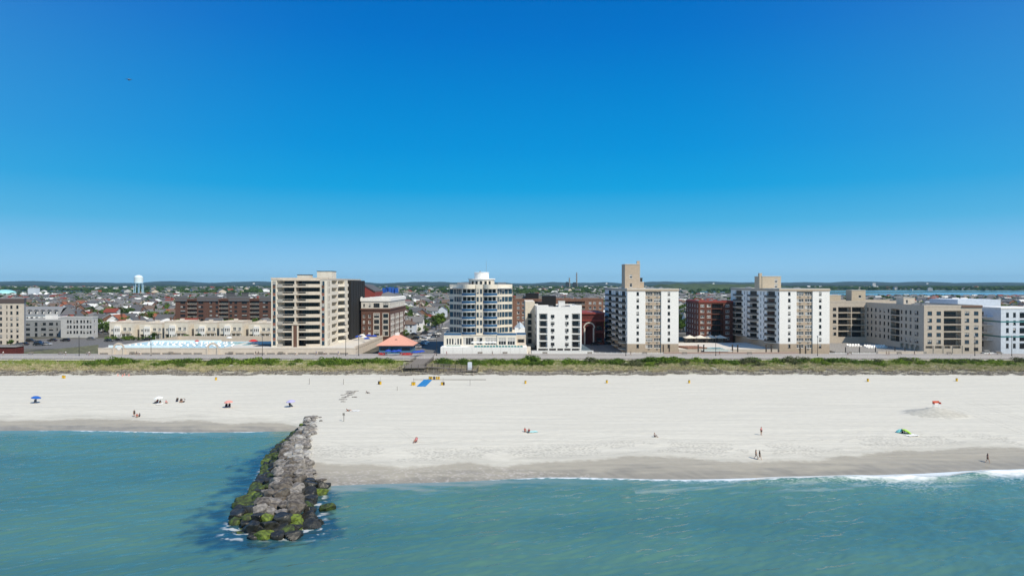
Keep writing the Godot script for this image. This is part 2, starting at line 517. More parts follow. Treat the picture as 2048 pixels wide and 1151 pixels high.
func make_sea() -> void:
	var X0 := -150.0
	var X1 := 150.0
	var D0 := 74.0
	var D1 := 166.0
	var tw := 2048
	var th := 1024
	var data := PackedByteArray()
	data.resize(tw * th * 3)
	var f := FastNoiseLite.new()
	f.seed = 21
	f.frequency = 1.0
	f.fractal_octaves = 3
	var k := 0
	var deep := Vector3(0.058, 0.160, 0.142)
	var green := Vector3(0.084, 0.198, 0.156)
	var silt := Vector3(0.20, 0.30, 0.245)
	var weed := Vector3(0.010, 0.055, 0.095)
	for j in th:
		var d := D1 - (D1 - D0) * (j + 0.5) / th
		var ax := axis_x(d)
		var hw := jetty_half(d) + 0.8
		for i in tw:
			var x := X0 + (X1 - X0) * (i + 0.5) / tw
			var right := x > ax
			var q := (shore_right(x) if right else shore_left(x)) - d
			var c := silt
			var foam := 0.0
			if q > -4.0:
				var big := f.get_noise_2d(x * 0.018 + 3.0, d * 0.045)
				var mid := f.get_noise_2d(x * 0.10 + d * 0.05, d * 0.30)
				c = deep.lerp(green, clampf(0.40 + big * 1.0 + mid * 0.10 + smoothstep(34.0, 4.0, q) * 0.5, 0.0, 1.0))
				c = c.lerp(silt, smoothstep(8.0, -0.5, q + mid * 4.0) * 0.55)
				if right and x < 12.0: c = c.lerp(Vector3(0.30, 0.33, 0.29), smoothstep(5.5, 0.0, q + mid * 5.0) * 0.7 * smoothstep(12.0, -8.0, x))
				# weed-grown stones under water round the jetty
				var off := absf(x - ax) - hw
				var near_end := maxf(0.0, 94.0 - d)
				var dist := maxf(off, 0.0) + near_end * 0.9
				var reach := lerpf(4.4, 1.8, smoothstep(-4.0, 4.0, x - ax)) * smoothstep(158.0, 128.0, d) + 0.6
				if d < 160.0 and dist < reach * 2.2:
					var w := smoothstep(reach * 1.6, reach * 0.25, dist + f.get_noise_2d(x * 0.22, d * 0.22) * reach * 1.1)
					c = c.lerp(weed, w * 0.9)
					if dist < 1.8 and (q > 0.5 or d < 120.0):
						var sp := f.get_noise_2d(x * 0.42, d * 0.6)
						foam = maxf(foam, smoothstep(0.16, 0.34, sp) * smoothstep(1.8, 0.4, dist) * (0.55 if d < 135.0 else 0.25))
				# line of foam where the waves run out
				var width := 0.0
				if right:
					width = 0.5 + 0.7 * smoothstep(-4.0, 10.0, x) + 5.2 * smoothstep(24.0, 64.0, x) * (0.68 + 0.32 * sin(x * 0.23 + sin(x * 0.07) * 2.0))
					if x < -4.0: width = 0.25
				else:
					width = 0.15 + 1.0 * smoothstep(0.05, 0.3, f.get_noise_2d(x * 0.02 + 9.0, 2.0))
				var n1 := f.get_noise_2d(x * 0.45, d * 0.8)
				var qq := q + n1 * 0.9 * minf(width, 1.5)
				if qq < width:
					foam = maxf(foam, smoothstep(width, width * 0.35, qq))
				if right and x > 24.0 and q < width * 2.4 and q > width * 0.4:
					var lace := absf(f.get_noise_2d(x * 0.5 + 50.0, d * 0.9))
					if lace < 0.09: foam = maxf(foam, 0.55 * smoothstep(width * 2.4, width * 0.5, q))
				if right and x > 20 and q > 3.0 and q < 9.0:
					foam = maxf(foam, 0.16 * smoothstep(0.05, 0.5, f.get_noise_2d(x * 0.09 - d * 0.2, d * 0.25 + 11.0)))
			c = c.lerp(Vector3(0.84, 0.86, 0.85), foam)
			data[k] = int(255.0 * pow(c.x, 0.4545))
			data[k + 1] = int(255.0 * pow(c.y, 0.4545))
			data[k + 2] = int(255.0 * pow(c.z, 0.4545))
			k += 3
	var m := mat("sea_water", Color(1, 1, 1), 0.16)
	m.albedo_texture = byte_tex(tw, th, data)
	m.texture_repeat = false
	m.metallic_specular = 0.42
	var dx := 0.42
	var dd := 0.31
	var nx := int((X1 - X0) / dx)
	var nd := int((D1 - D0) / dd)
	var vs := PackedVector3Array()
	var us := PackedVector2Array()
	var ix := PackedInt32Array()
	var w1 := FastNoiseLite.new()
	w1.seed = 3
	w1.frequency = 1.0
	w1.fractal_octaves = 2
	for j in nd + 1:
		var d := D0 + dd * j
		for i in nx + 1:
			var x := X0 + dx * i
			var q := shore(x, d) - d
			var y := -0.02
			if q > -2.0:
				var amp := smoothstep(-0.5, 7.0, q)
				var u := x * 0.90 + d * 0.42
				var w := d * 0.90 - x * 0.42
				y += (w1.get_noise_2d(u * 0.09, w * 0.30) * 0.14 + w1.get_noise_2d(u * 0.30 + 9.0, w * 0.8) * 0.08 + w1.get_noise_2d(u * 0.75 + 40.0, w * 1.5) * 0.055) * amp
				y += sin(w * 0.16 + w1.get_noise_2d(u * 0.02, w * 0.02) * 4.0) * 0.06 * amp
				if x > 25.0 and q > -1.0 and q < 9.0:    # the small breaker on the right
					var top := 2.6 + w1.get_noise_2d(x * 0.06, 4.0) * 2.0
					y += 0.45 * smoothstep(25.0, 60.0, x) * exp(-pow((q - top) / 1.2, 2.0))
			vs.append(Vector3(x, y, -d))
			us.append(Vector2((x - X0) / (X1 - X0), (D1 - d) / (D1 - D0)))
	for j in nd:
		for i in nx:
			var a := j * (nx + 1) + i
			var e := a + nx + 1
			ix.append_array([a, e, e + 1, a, e + 1, a + 1])
	m.normal_enabled = false
	setting("sea", smooth_mesh(vs, us, ix, m), "teal green sea rippled by a light breeze in front of the beach")
	# the open water on either side and behind the camera
	var o := MB.new()
	o.box(-900, -0.6, 300, 900, -0.12, -74.2)
	o.box(-900, -0.6, -74.2, -149.9, -0.12, -166)
	o.box(149.9, -0.6, -74.2, 900, -0.12, -166)
	setting("open_sea", o.mesh(mat("open_water", lin(0.045, 0.155, 0.15), 0.2)), "teal open water beyond the surf")

func make_land() -> void:
	var l := MB.new()
	l.box(-14000, -2.0, -22000, 14000, STREET, -271.0)
	setting("town_ground", l.mesh(M.town_ground), "ground of the town running back to the horizon")

func rock_mesh(sd: int) -> ArrayMesh:
	var r := RandomNumberGenerator.new()
	r.seed = sd
	var planes := []
	for k in 13:
		var nn := Vector3(r.randfn(), r.randfn(), r.randfn()).normalized()
		planes.append([nn, r.randf_range(0.70, 1.0)])
	planes.append([Vector3(r.randf_range(-0.2, 0.2), 1, r.randf_range(-0.2, 0.2)).normalized(), r.randf_range(0.58, 0.75)])
	var sub := 9
	var grid := {}
	var b := MB.new()
	var faces := [Basis(Vector3.RIGHT, Vector3.UP, Vector3.BACK), Basis(Vector3.LEFT, Vector3.UP, Vector3.FORWARD), Basis(Vector3.BACK, Vector3.UP, Vector3.LEFT), Basis(Vector3.FORWARD, Vector3.UP, Vector3.RIGHT), Basis(Vector3.RIGHT, Vector3.FORWARD, Vector3.UP), Basis(Vector3.RIGHT, Vector3.BACK, Vector3.DOWN)]
	for f in faces:
		for i in sub:
			for j in sub:
				var q := []
				for c in [[0, 0], [0, 1], [1, 1], [1, 0]]:
					var u: float = -1.0 + 2.0 * (i + c[0]) / sub
					var w: float = -1.0 + 2.0 * (j + c[1]) / sub
					var dir: Vector3 = (f * Vector3(tan(u * 0.785), tan(w * 0.785), 1)).normalized()
					var rad := 1.25
					for p in planes:
						var t: float = dir.dot(p[0])
						if t > 0.01: rad = minf(rad, p[1] / t)
					rad += nz.get_noise_3d(dir.x * 30 + sd * 9, dir.y * 30, dir.z * 30) * 0.05
					q.append(dir * rad)
				b.face(q[0], q[1], q[2], q[3], q[0] + q[2])
	return b.mesh(null)

func rock_mat(called: String, a: Color, bb: Color, freq: float, rough: float) -> StandardMaterial3D:
	var f := FastNoiseLite.new()
	f.seed = called.hash() % 997
	f.frequency = freq
	f.fractal_octaves = 5
	var t := NoiseTexture2D.new()
	t.width = 256
	t.height = 256
	t.seamless = true
	t.noise = f
	var g := Gradient.new()
	g.set_color(0, a)
	g.set_color(1, bb)
	g.set_offset(0, 0.30)
	g.set_offset(1, 0.70)
	t.color_ramp = g
	return mat(called, Color(1, 1, 1), rough, t, 0.22)

func make_jetty() -> void:
	var forms := []
	for k in 10: forms.append(rock_mesh(100 + k))
	var kinds := {
		"pale": rock_mat("pale_granite", lin(0.22, 0.215, 0.205), lin(0.44, 0.43, 0.41), 0.02, 0.9),
		"grey": rock_mat("grey_granite", lin(0.10, 0.093, 0.085), lin(0.29, 0.27, 0.25), 0.02, 0.9),
		"brown": rock_mat("brown_granite", lin(0.05, 0.043, 0.037), lin(0.17, 0.15, 0.128), 0.02, 0.85),
		"dark": rock_mat("wet_dark_granite", lin(0.012, 0.013, 0.012), lin(0.045, 0.045, 0.038), 0.02, 0.5),
		"weedy": rock_mat("weedy_granite", lin(0.02, 0.026, 0.010), lin(0.075, 0.115, 0.018), 0.025, 0.7),
		"mossy": rock_mat("moss_granite", lin(0.035, 0.050, 0.010), lin(0.15, 0.21, 0.025), 0.02, 0.8),
	}
	var j := thing("rock_jetty", "long jetty of piled grey granite boulders running from the beach into the sea", "jetty", Vector3(-40, 0, -130))
	var count := 0
	var d := 168.0
	while d > 93.5:
		var hw := jetty_half(d) * (0.75 if d > 158.0 else 1.0)
		if d < 97.0: hw = 5.4
		var sea := smoothstep(150.0, 100.0, d)
		var size := lerpf(0.80, 1.12, sea)
		var n := int(round(hw * 2.0 / (size * 1.62)))
		for k in n:
			var s := (k + 0.5 + rng.randf_range(-0.22, 0.22)) / n * 2.0 - 1.0
			var x := axis_x(d) + s * hw
			var dd := d + rng.randf_range(-0.4, 0.4)
			var crest := lerpf(2.15, 1.75, sea)
			var edge := smoothstep(0.45, 1.0, absf(s))
			var y := crest - edge * (1.9 if s < 0 else lerpf(0.35, 1.9, smoothstep(135.0, 118.0, d)))
			if d < 99.0: y -= (99.0 - d) * 0.33
			if d > 158.0: y -= (d - 158.0) * 0.04
			y += rng.randf_range(-0.32, 0.28)
			var kind := "grey"
			var roll := rng.randf()
			if d > 150.0: kind = "pale" if roll < 0.55 else "grey"
			elif d > 128.0: kind = ("pale" if roll < 0.45 else "grey") if s > -0.1 else ("grey" if roll < 0.7 else "brown")
			elif d > 106.0: kind = "grey" if roll < 0.55 else "brown"
			else: kind = "brown" if roll < 0.75 else "grey"
			if s < -0.52 and d < 158.0: kind = "weedy" if roll < 0.5 else ("dark" if roll < 0.92 else "mossy")
			if s > 0.6 and d < 120.0: kind = "dark" if roll < 0.75 else "weedy"
			if d < 98.5: kind = "mossy" if roll < 0.16 else ("weedy" if roll < 0.4 else "dark")
			elif d < 100.5 and roll < 0.07: kind = "mossy"
			boulder(j, forms, kinds[kind], Vector3(x, y, -dd), size * rng.randf_range(0.70, 1.12))
			count += 1
		if d < 160.0 and d > 99.0:         # weed-grown footing on the side that the sea works at
			var roll := rng.randf()
			boulder(j, forms, kinds["weedy" if roll < 0.5 else ("dark" if roll < 0.9 else "mossy")], Vector3(axis_x(d) - hw - 0.7 + rng.randf_range(-0.3, 0.3), rng.randf_range(0.0, 0.5), -d - rng.randf_range(-0.5, 0.5)), size * rng.randf_range(0.85, 1.15))
		d -= size * 1.62
	for t in [[652, 1016, 0.9, "weedy"], [640, 985, 1.1, "mossy"], [648, 972, 0.9, "dark"], [488, 1003, 1.2, "weedy"], [500, 998, 1.3, "mossy"], [484, 1030, 1.1, "weedy"], [492, 1047, 1.0, "dark"], [500, 1058, 0.9, "dark"], [528, 1062, 1.0, "dark"], [548, 1058, 1.0, "mossy"], [572, 1066, 1.0, "weedy"], [588, 1052, 1.3, "mossy"], [622, 1050, 1.2, "dark"], [634, 1046, 0.8, "dark"], [640, 962, 0.8, "brown"], [628, 955, 0.8, "grey"], [636, 968, 0.7, "dark"]]:
		var p := spot(t[0], t[1], 0.2)
		boulder(j, forms, kinds[t[3]], p, t[2])
	# stones showing through the sand beyond its landward end
	for t in [[620, 834, 0.5], [632, 833, 0.4], [640, 835, 0.35], [612, 840, 0.5], [641, 842, 0.4]]:
		var p := on_sand(t[0], t[1])
		boulder(j, forms, kinds.grey, p, t[2])
	var g := 0
	for t in [[682, 799], [688, 795], [686, 790], [692, 788], [697, 786], [703, 787], [698, 783], [706, 784], [712, 782], [693, 793], [708, 794], [685, 803], [700, 790], [690, 799]]:
		var p := on_sand(t[0], t[1])
		var s := rng.randf_range(0.35, 0.6)
		var bs := Basis.from_euler(Vector3(0, rng.randf() * TAU, 0)).scaled(Vector3(s * 1.8, s * 0.5, s * 1.1))
		g += 1
		var o := single("half_buried_stone", forms[g % 10], "flat half-buried grey stone inland of the jetty, %s of the scatter" % ordinal(g), "stone", Transform3D(bs, p), "stones half buried in the dry sand")
		o.material_override = kinds.grey

func boulder(j: Node3D, forms: Array, m: Material, p: Vector3, s: float) -> void:
	var e := Basis.from_euler(Vector3(rng.randf_range(-0.35, 0.35), rng.randf() * TAU, rng.randf_range(-0.35, 0.35)))
	var o := part("boulder", forms[rng.randi() % forms.size()], j, Transform3D(e.scaled(Vector3(s * rng.randf_range(0.95, 1.3), s * rng.randf_range(0.75, 1.0), s)), p - j.position))
	o.material_override = m

const ORD := ["first", "second", "third", "fourth", "fifth", "sixth", "seventh", "eighth", "ninth", "tenth", "eleventh", "twelfth", "thirteenth", "fourteenth", "fifteenth", "sixteenth", "seventeenth", "eighteenth", "nineteenth"]
func ordinal(k: int) -> String:     # 1 is first
	if k <= 19: return ORD[k - 1]
	var tens := ["", "", "twenty", "thirty", "forty", "fifty", "sixty", "seventy", "eighty", "ninety"]
	if k >= 100: return "hundred and " + ordinal(k - 100) if k > 100 else "hundredth"
	if k % 10 == 0: return (tens[k / 10] as String).left(-1) + "ieth"
	return tens[k / 10] + "-" + ORD[k % 10 - 1]

# ---------------------------------------------------------------- building kit
func block(called: String, label: String, px: float, d: float, y := STREET, group := "", category := "building") -> Node3D:
	return thing(called, label, category, Vector3(wx(px, d), y, -d), 0.0, group)

func W(x: float, y: float, w: float, h: float, n := 1, fr := "white_trim", gl := "dark_glass") -> Dictionary:
	return {"x": x, "y": y, "w": w, "h": h, "n": n, "fr": fr, "gl": gl, "dep": 0.2, "kind": "window"}
func L(x: float, y: float, w: float, h: float, dep := 1.8, rail := "bars", rm := "dark_trim") -> Dictionary:
	return {"x": x, "y": y, "w": w, "h": h, "dep": dep, "kind": "loggia", "rail": rail, "rm": rm}
func H(x: float, y: float, w: float, h: float, dep := 1.0) -> Dictionary:
	return {"x": x, "y": y, "w": w, "h": h, "dep": dep, "kind": "hole"}

func window_mesh(w: float, h: float, n: int, fr: String, gl: String, look: int) -> ArrayMesh:
	var key := "win%.2f,%.2f,%d,%s,%s,%d" % [w, h, n, fr, gl, look]
	if cache.has(key): return cache[key]
	var t := 0.08
	var f := MB.new()
	f.box(0, 0, -0.18, w, t, -0.06)
	f.box(0, h - t, -0.18, w, h, -0.06)
	f.box(0, t, -0.18, t, h - t, -0.06)
	f.box(w - t, t, -0.18, w, h - t, -0.06)
	for k in range(1, n):
		var x := w * k / n
		f.box(x - 0.045, t, -0.18, x + 0.045, h - t, -0.07)
	if h > 1.2 and n < 4 and h < 2.0:
		f.box(t, h * 0.5 - 0.035, -0.18, w - t, h * 0.5 + 0.035, -0.09)
	f.box(-0.06, -0.1, -0.1, w + 0.06, -0.002, 0.07)      # sill
	var g := MB.new()
	g.quad(Vector3(0, 0, -0.15), Vector3(0, h, -0.15), Vector3(w, h, -0.15), Vector3(w, 0, -0.15))
	var m := f.mesh(M[fr])
	g.add_to(m, M[gl])
	if look > 0:
		var b := MB.new()
		var z := -0.145
		if look == 1:
			b.quad(Vector3(t, h * 0.5, z), Vector3(t, h, z), Vector3(w - t, h, z), Vector3(w - t, h * 0.5, z))
		elif look == 2:
			b.quad(Vector3(t, t, z), Vector3(t, h, z), Vector3(w * 0.3, h, z), Vector3(w * 0.3, t, z))
		else:
			b.quad(Vector3(t, h * 0.22, z), Vector3(t, h, z), Vector3(w / maxi(n, 1), h, z), Vector3(w / maxi(n, 1), h * 0.22, z))
		b.add_to(m, M.blind)
	cache[key] = m
	return m

func rail_mesh(w: float, style: String, rm: String) -> ArrayMesh:
	var key := "rail%.2f,%s,%s" % [w, style, rm]
	if cache.has(key): return cache[key]
	var f := MB.new()
	var m: ArrayMesh
	if style == "solid":
		f.box(0, 0, -0.12, w, 1.05, 0.02)
		m = f.mesh(M[rm])
	elif style == "glass":
		f.box(0, 0.08, -0.03, w, 1.0, 0.0)
		m = f.mesh(M[rm])
		var t := MB.new()
		t.box(0, 1.0, -0.06, w, 1.08, 0.03)
		t.box(0, 0.0, -0.06, w, 0.08, 0.03)
		t.add_to(m, M.white_trim)
	else:
		f.box(0, 0.98, -0.06, w, 1.06, 0.0)
		f.box(0, 0.08, -0.05, w, 0.13, -0.01)
		var n := maxi(2, int(w / 0.22))
		for k in n + 1:
			var x := (w - 0.04) * k / n
			f.box(x, 0.0, -0.05, x + 0.04, 0.98, -0.01)
		m = f.mesh(M[rm])
	cache[key] = m
	return m

func door_mesh(w: float, h: float) -> ArrayMesh:
	var key := "door%.2f,%.2f" % [w, h]
	if cache.has(key): return cache[key]
	var f := MB.new()
	var n := maxi(2, int(round(w / 1.1)))
	for k in n + 1:
		var x := (w - 0.08) * k / n
		f.box(x, 0, -0.06, x + 0.08, h, 0.03)
	f.box(0.08, h - 0.08, -0.06, w - 0.08, h, 0.028)
	f.box(0.08, 0, -0.06, w - 0.08, 0.08, 0.028)
	var m := f.mesh(M.dark_trim)
	var g := MB.new()
	g.quad(Vector3(0, 0, -0.01), Vector3(0, h, -0.01), Vector3(w, h, -0.01), Vector3(w, 0, -0.01))
	g.add_to(m, M.dark_glass)
	cache[key] = m
	return m

# A wall standing at o, running along u, with openings that are cut out, lined and filled.
func facade(parent: Node3D, mb: MB, o: Vector3, u: Vector3, w: float, h: float, ops: Array) -> void:
	var n := u.cross(Vector3.UP)
	var xs := [0.0, w]
	var ys := [0.0, h]
	for p in ops:
		for v in [p.x, p.x + p.w]:
			if v > 0.001 and v < w - 0.001: xs.append(v)
		for v in [p.y, p.y + p.h]:
			if v > 0.001 and v < h - 0.001: ys.append(v)
	xs.sort()
	ys.sort()
	for i in xs.size() - 1:
		var x0: float = xs[i]
		var x1: float = xs[i + 1]
		if x1 - x0 < 0.001: continue
		var mine := []
		for p in ops:
			if (x0 + x1) / 2 > p.x and (x0 + x1) / 2 < p.x + p.w: mine.append(p)
		var from := -1.0
		for j in ys.size() - 1:
			var y0: float = ys[j]
			var y1: float = ys[j + 1]
			if y1 - y0 < 0.001: continue
			var open := false
			for p in mine:
				if (y0 + y1) / 2 > p.y and (y0 + y1) / 2 < p.y + p.h: open = true
			if not open and from < 0.0: from = y0
			if open and from >= 0.0:
				mb.face(o + u * x0 + Vector3(0, from, 0), o + u * x0 + Vector3(0, y0, 0), o + u * x1 + Vector3(0, y0, 0), o + u * x1 + Vector3(0, from, 0), n)
				from = -1.0
		if from >= 0.0:
			mb.face(o + u * x0 + Vector3(0, from, 0), o + u * x0 + Vector3(0, h, 0), o + u * x1 + Vector3(0, h, 0), o + u * x1 + Vector3(0, from, 0), n)
	for p in ops:
		var a: Vector3 = o + u * p.x + Vector3(0, p.y, 0)
		var b: Vector3 = a + u * p.w
		var up := Vector3(0, p.h, 0)
		var i: Vector3 = -n * p.dep
		mb.face(a, a + up, a + up + i, a + i, u)
		mb.face(b, b + up, b + up + i, b + i, -u)
		mb.face(a, b, b + i, a + i, Vector3.UP)
		mb.face(a + up, b + up, b + up + i, a + up + i, Vector3.DOWN)
		var at := Transform3D(Basis(u, Vector3.UP, n), a)
		if p.kind == "window":
			var look := rng.randi() % 7
			part("window", window_mesh(p.w, p.h, p.n, p.fr, p.gl, look if look < 4 else 0), parent, at)
		elif p.kind == "loggia":
			mb.face(a + i, a + up + i, b + up + i, b + i, n)
			var r := part("balcony", rail_mesh(p.w, p.rail, p.rm), parent, at)
			var dh := minf(2.1, p.h - 0.2)
			var dw: float = p.w * 0.7
			part("sliding_door", door_mesh(dw, dh), r, Transform3D(Basis(), Vector3(p.w * 0.15, 0.01, -p.dep + 0.08)))
		else:
			mb.face(a + i, a + up + i, b + up + i, b + i, n)

func stack(rows: Array, cols: Array) -> Array:      # every opening of cols, repeated at each height of rows
	var out := []
	for y in rows:
		for c in cols:
			var e: Dictionary = c.duplicate()
			e.y = c.y + y
			out.append(e)
	return out

func shell(mb: MB, x0: float, z0: float, x1: float, z1: float, y0: float, y1: float, sides := "lrbt") -> void:   # z0 is the front
	if "f" in sides: mb.face(Vector3(x0, y0, z0), Vector3(x0, y1, z0), Vector3(x1, y1, z0), Vector3(x1, y0, z0), Vector3.BACK)
	if "b" in sides: mb.face(Vector3(x0, y0, z1), Vector3(x0, y1, z1), Vector3(x1, y1, z1), Vector3(x1, y0, z1), Vector3.FORWARD)
	if "l" in sides: mb.face(Vector3(x0, y0, z0), Vector3(x0, y1, z0), Vector3(x0, y1, z1), Vector3(x0, y0, z1), Vector3.LEFT)
	if "r" in sides: mb.face(Vector3(x1, y0, z0), Vector3(x1, y1, z0), Vector3(x1, y1, z1), Vector3(x1, y0, z1), Vector3.RIGHT)
	if "t" in sides: mb.face(Vector3(x0, y1, z0), Vector3(x0, y1, z1), Vector3(x1, y1, z1), Vector3(x1, y1, z0), Vector3.UP)

func parapet_roof(parent: Node3D, x0: float, z0: float, x1: float, z1: float, y: float, wm: String, rm := "gravel_roof", hi := 0.7, over := 0.12) -> void:
	var b := MB.new()
	var t := 0.3
	b.box(x0 - over, y - 0.25, z0 - t, x1 + over, y + hi, z0 + over)
	b.box(x0 - over, y - 0.25, z1 - over, x1 + over, y + hi, z1 + t)
	b.box(x0 - over, y - 0.25, z1 + t, x0 + t, y + hi, z0 - t)
	b.box(x1 - t, y - 0.25, z1 + t, x1 + over, y + hi, z0 - t)
	part("parapet", b.mesh(M[wm]), parent)
	var r := MB.new()
	r.box(x0 + t, y - 0.2, z1 + t, x1 - t, y + 0.05, z0 - t)
	part("roof", r.mesh(M[rm]), parent)

func roof_units(parent: Node3D, x0: float, z0: float, x1: float, z1: float, y: float, n: int) -> void:
	for k in n:
		var s := Vector3(rng.randf_range(0.8, 2.0), rng.randf_range(0.6, 1.3), rng.randf_range(0.8, 2.0))
		var key := "unit%d" % (rng.randi() % 5)
		if not cache.has(key):
			var b := MB.new()
			b.box(-s.x / 2, 0.12, -s.z / 2, s.x / 2, s.y, s.z / 2)
			b.box(-s.x / 2 + 0.1, 0, -s.z / 2 + 0.1, s.x / 2 - 0.1, 0.12, s.z / 2 - 0.1)
			b.tube(Vector3(0, s.y, 0), Vector3(0, s.y + 0.2, 0), s.x * 0.3, s.x * 0.3, 10)
			cache[key] = b.mesh(M.grey_metal)
		part("rooftop_unit", cache[key], parent, Transform3D(Basis(), Vector3(rng.randf_range(x0, x1), y + 0.05, rng.randf_range(z1, z0))))

func penthouse(parent: Node3D, x0: float, z0: float, x1: float, z1: float, y0: float, y1: float, m: String, cols := [], cap := "pale_concrete") -> void:
	var b := MB.new()
	shell(b, x0, z0, x1, z1, y0, y1, "lrb")
	facade(parent, b, Vector3(x0, y0, z0), Vector3.RIGHT, x1 - x0, y1 - y0, cols)
	part("penthouse", b.mesh(M[m]), parent)
	var c := MB.new()
	c.box(x0 - 0.12, y1, z1 - 0.12, x1 + 0.12, y1 + 0.22, z0 + 0.12)
	part("penthouse_roof", c.mesh(M[cap]), parent)

func arc_pts(a: Vector2, b: Vector2, bulge: float, n: int) -> Array:     # plan points from a to b swelling by bulge to the left of a->b seen from above... given as a side vector
	var out := []
	var side := Vector2(-(b - a).y, (b - a).x).normalized()
	for k in n + 1:
		var t := float(k) / n
		out.append(a.lerp(b, t) + side * bulge * 4.0 * t * (1.0 - t))
	return out

func curved_balcony(length: float, bulge: float) -> Array:      # on a wall that faces -x; runs along z from 0 to length
	var key := "curved%.1f" % length
	if cache.has(key): return cache[key]
	var pts := []
	for k in 13:
		var t := k / 12.0
		pts.append(Vector2(-bulge * (1.0 - pow(absf(2.0 * t - 1.0), 2.6)), t * length))
	var s := MB.new()
	s.prism(pts, -0.14, 0.14)
	var slab := s.mesh(M.pale_concrete)
	var r := MB.new()
	r.ribbon(pts, 0.22, 0.95, Vector2(1, length / 2), 0.03)
	var rail := r.mesh(M.bronze_rail)
	var t2 := MB.new()
	t2.ribbon(pts, 0.95, 1.03, Vector2(1, length / 2), 0.07)
	t2.add_to(rail, M.dark_trim)
	cache[key] = [slab, rail]
	return cache[key]

# ---------------------------------------------------------------- the two white towers
func white_tower(label: String, pl: float, c0: float, c1: float, pr: float, s1: float, s2: float, stacks: Array, side_cols: Array, depth: float, floors: int) -> Node3D:
	var d := 297.0
	var k := d / F
	var t := block("white_apartment_tower", label, pl, d, STREET, "white apartment towers")
	var w := (pr - pl) * k
	var a := (c0 - pl) * k
	var b := (c1 - pl) * k
	var h := 27.6
	var rows := []
	for i in 9: rows.append(2.75 + 2.78 * i)
	var white := MB.new()
	var beige := MB.new()
	var base := 4.5
	var sx1 := (s1 - pl) * k - 0.5
	var sx2 := (s2 - pl) * k - 0.5
	var up := rows.slice(1).map(func(y): return y - base)
	facade(t, white, Vector3(0, base, 0), Vector3.RIGHT, a, 26.9 - base, stack(up, [W(sx1, 0, 1.05, 1.45, 1, "dark_trim")]))
	facade(t, white, Vector3(b, base, 0), Vector3.RIGHT, w - b, 26.9 - base, stack(up, [W(sx2 - b, 0, 1.05, 1.45, 1, "dark_trim")]))
	facade(t, beige, Vector3(0, 0, 0), Vector3.RIGHT, a, base, stack([rows[0]], [W(sx1, 0, 1.05, 1.45, 1, "dark_trim")]))
	facade(t, beige, Vector3(b, 0, 0), Vector3.RIGHT, w - b, base, stack([rows[0]], [W(sx2 - b, 0, 1.05, 1.45, 1, "dark_trim")]))
	var cw := (b - a) / 2 - 0.45
	facade(t, beige, Vector3(a, 0, -0.4), Vector3.RIGHT, b - a, 26.9, stack(rows, [W(0.15, 0, cw, 1.35, 3), W(0.75 + cw, 0, cw, 1.35, 3)]))
	for y0 in [[0.0, base, beige], [base, 26.9, white]]:
		y0[2].face(Vector3(a, y0[0], 0), Vector3(a, y0[1], 0), Vector3(a, y0[1], -0.4), Vector3(a, y0[0], -0.4), Vector3.RIGHT)
		y0[2].face(Vector3(b, y0[0], 0), Vector3(b, y0[1], 0), Vector3(b, y0[1], -0.4), Vector3(b, y0[0], -0.4), Vector3.LEFT)
	for y in rows:                                        # wall sleeves for the cooling units, under the triple windows
		for x in [a + 0.15 + cw * 0.5 - 0.35, a + 0.75 + cw * 1.5 - 0.35]:
			part("air_conditioner", ac_mesh(), t, Transform3D(Basis(), Vector3(x, y - 0.75, -0.4)))
	# side that faces the street, with its stacks of curved balconies
	var ops := []
	for y in rows.slice(1):
		for z in side_cols: ops.append(W(depth - z - 0.5, y - base, 1.0, 1.4, 1, "dark_trim"))
		for s in stacks: ops.append(W(depth - (s[0] + s[1]) / 2 - 4.6, y - base - 0.45, 9.2, 2.1, 7, "dark_trim"))
	facade(t, white, Vector3(0, base, -depth), Vector3.BACK, depth, 26.9 - base, ops)
	shell(beige, 0, 0, w, -depth, 0, base, "lrb")
	shell(white, 0, 0, w, -depth, base, 26.9, "rb")
	part("wall", white.mesh(M.white_paint), t)
	part("brick_wall", beige.mesh(M.beige_brick), t)
	for s in stacks:
		var bm := curved_balcony(s[1] - s[0], 2.3)
		for i in floors:
			var q := part("balcony", bm[0], t, Transform3D(Basis(), Vector3(0.0, 26.9 - 0.55 - 2.78 * (i + 1) + 0.3, -s[1])))
			part("railing", bm[1], q)
	var cn := MB.new()
	cn.box(-0.2, 26.9, -depth - 0.2, w + 0.2, h, 0.2)
	part("cornice", cn.mesh(M.beige_brick), t)
	parapet_roof(t, 0, 0, w, -depth, h, "pale_concrete", "white_roof", 0.35, 0.1)
	roof_units(t, 2, -2, w - 2, -depth + 4, h, 9)
	return t

func ac_mesh() -> ArrayMesh:
	if not cache.has("ac"):
		var b := MB.new()
		b.box(0, 0, -0.05, 0.7, 0.42, 0.16)
		for i in 4: b.box(0.05, 0.06 + i * 0.09, 0.16, 0.65, 0.1 + i * 0.09, 0.18)
		cache["ac"] = b.mesh(M.concrete)
	return cache["ac"]

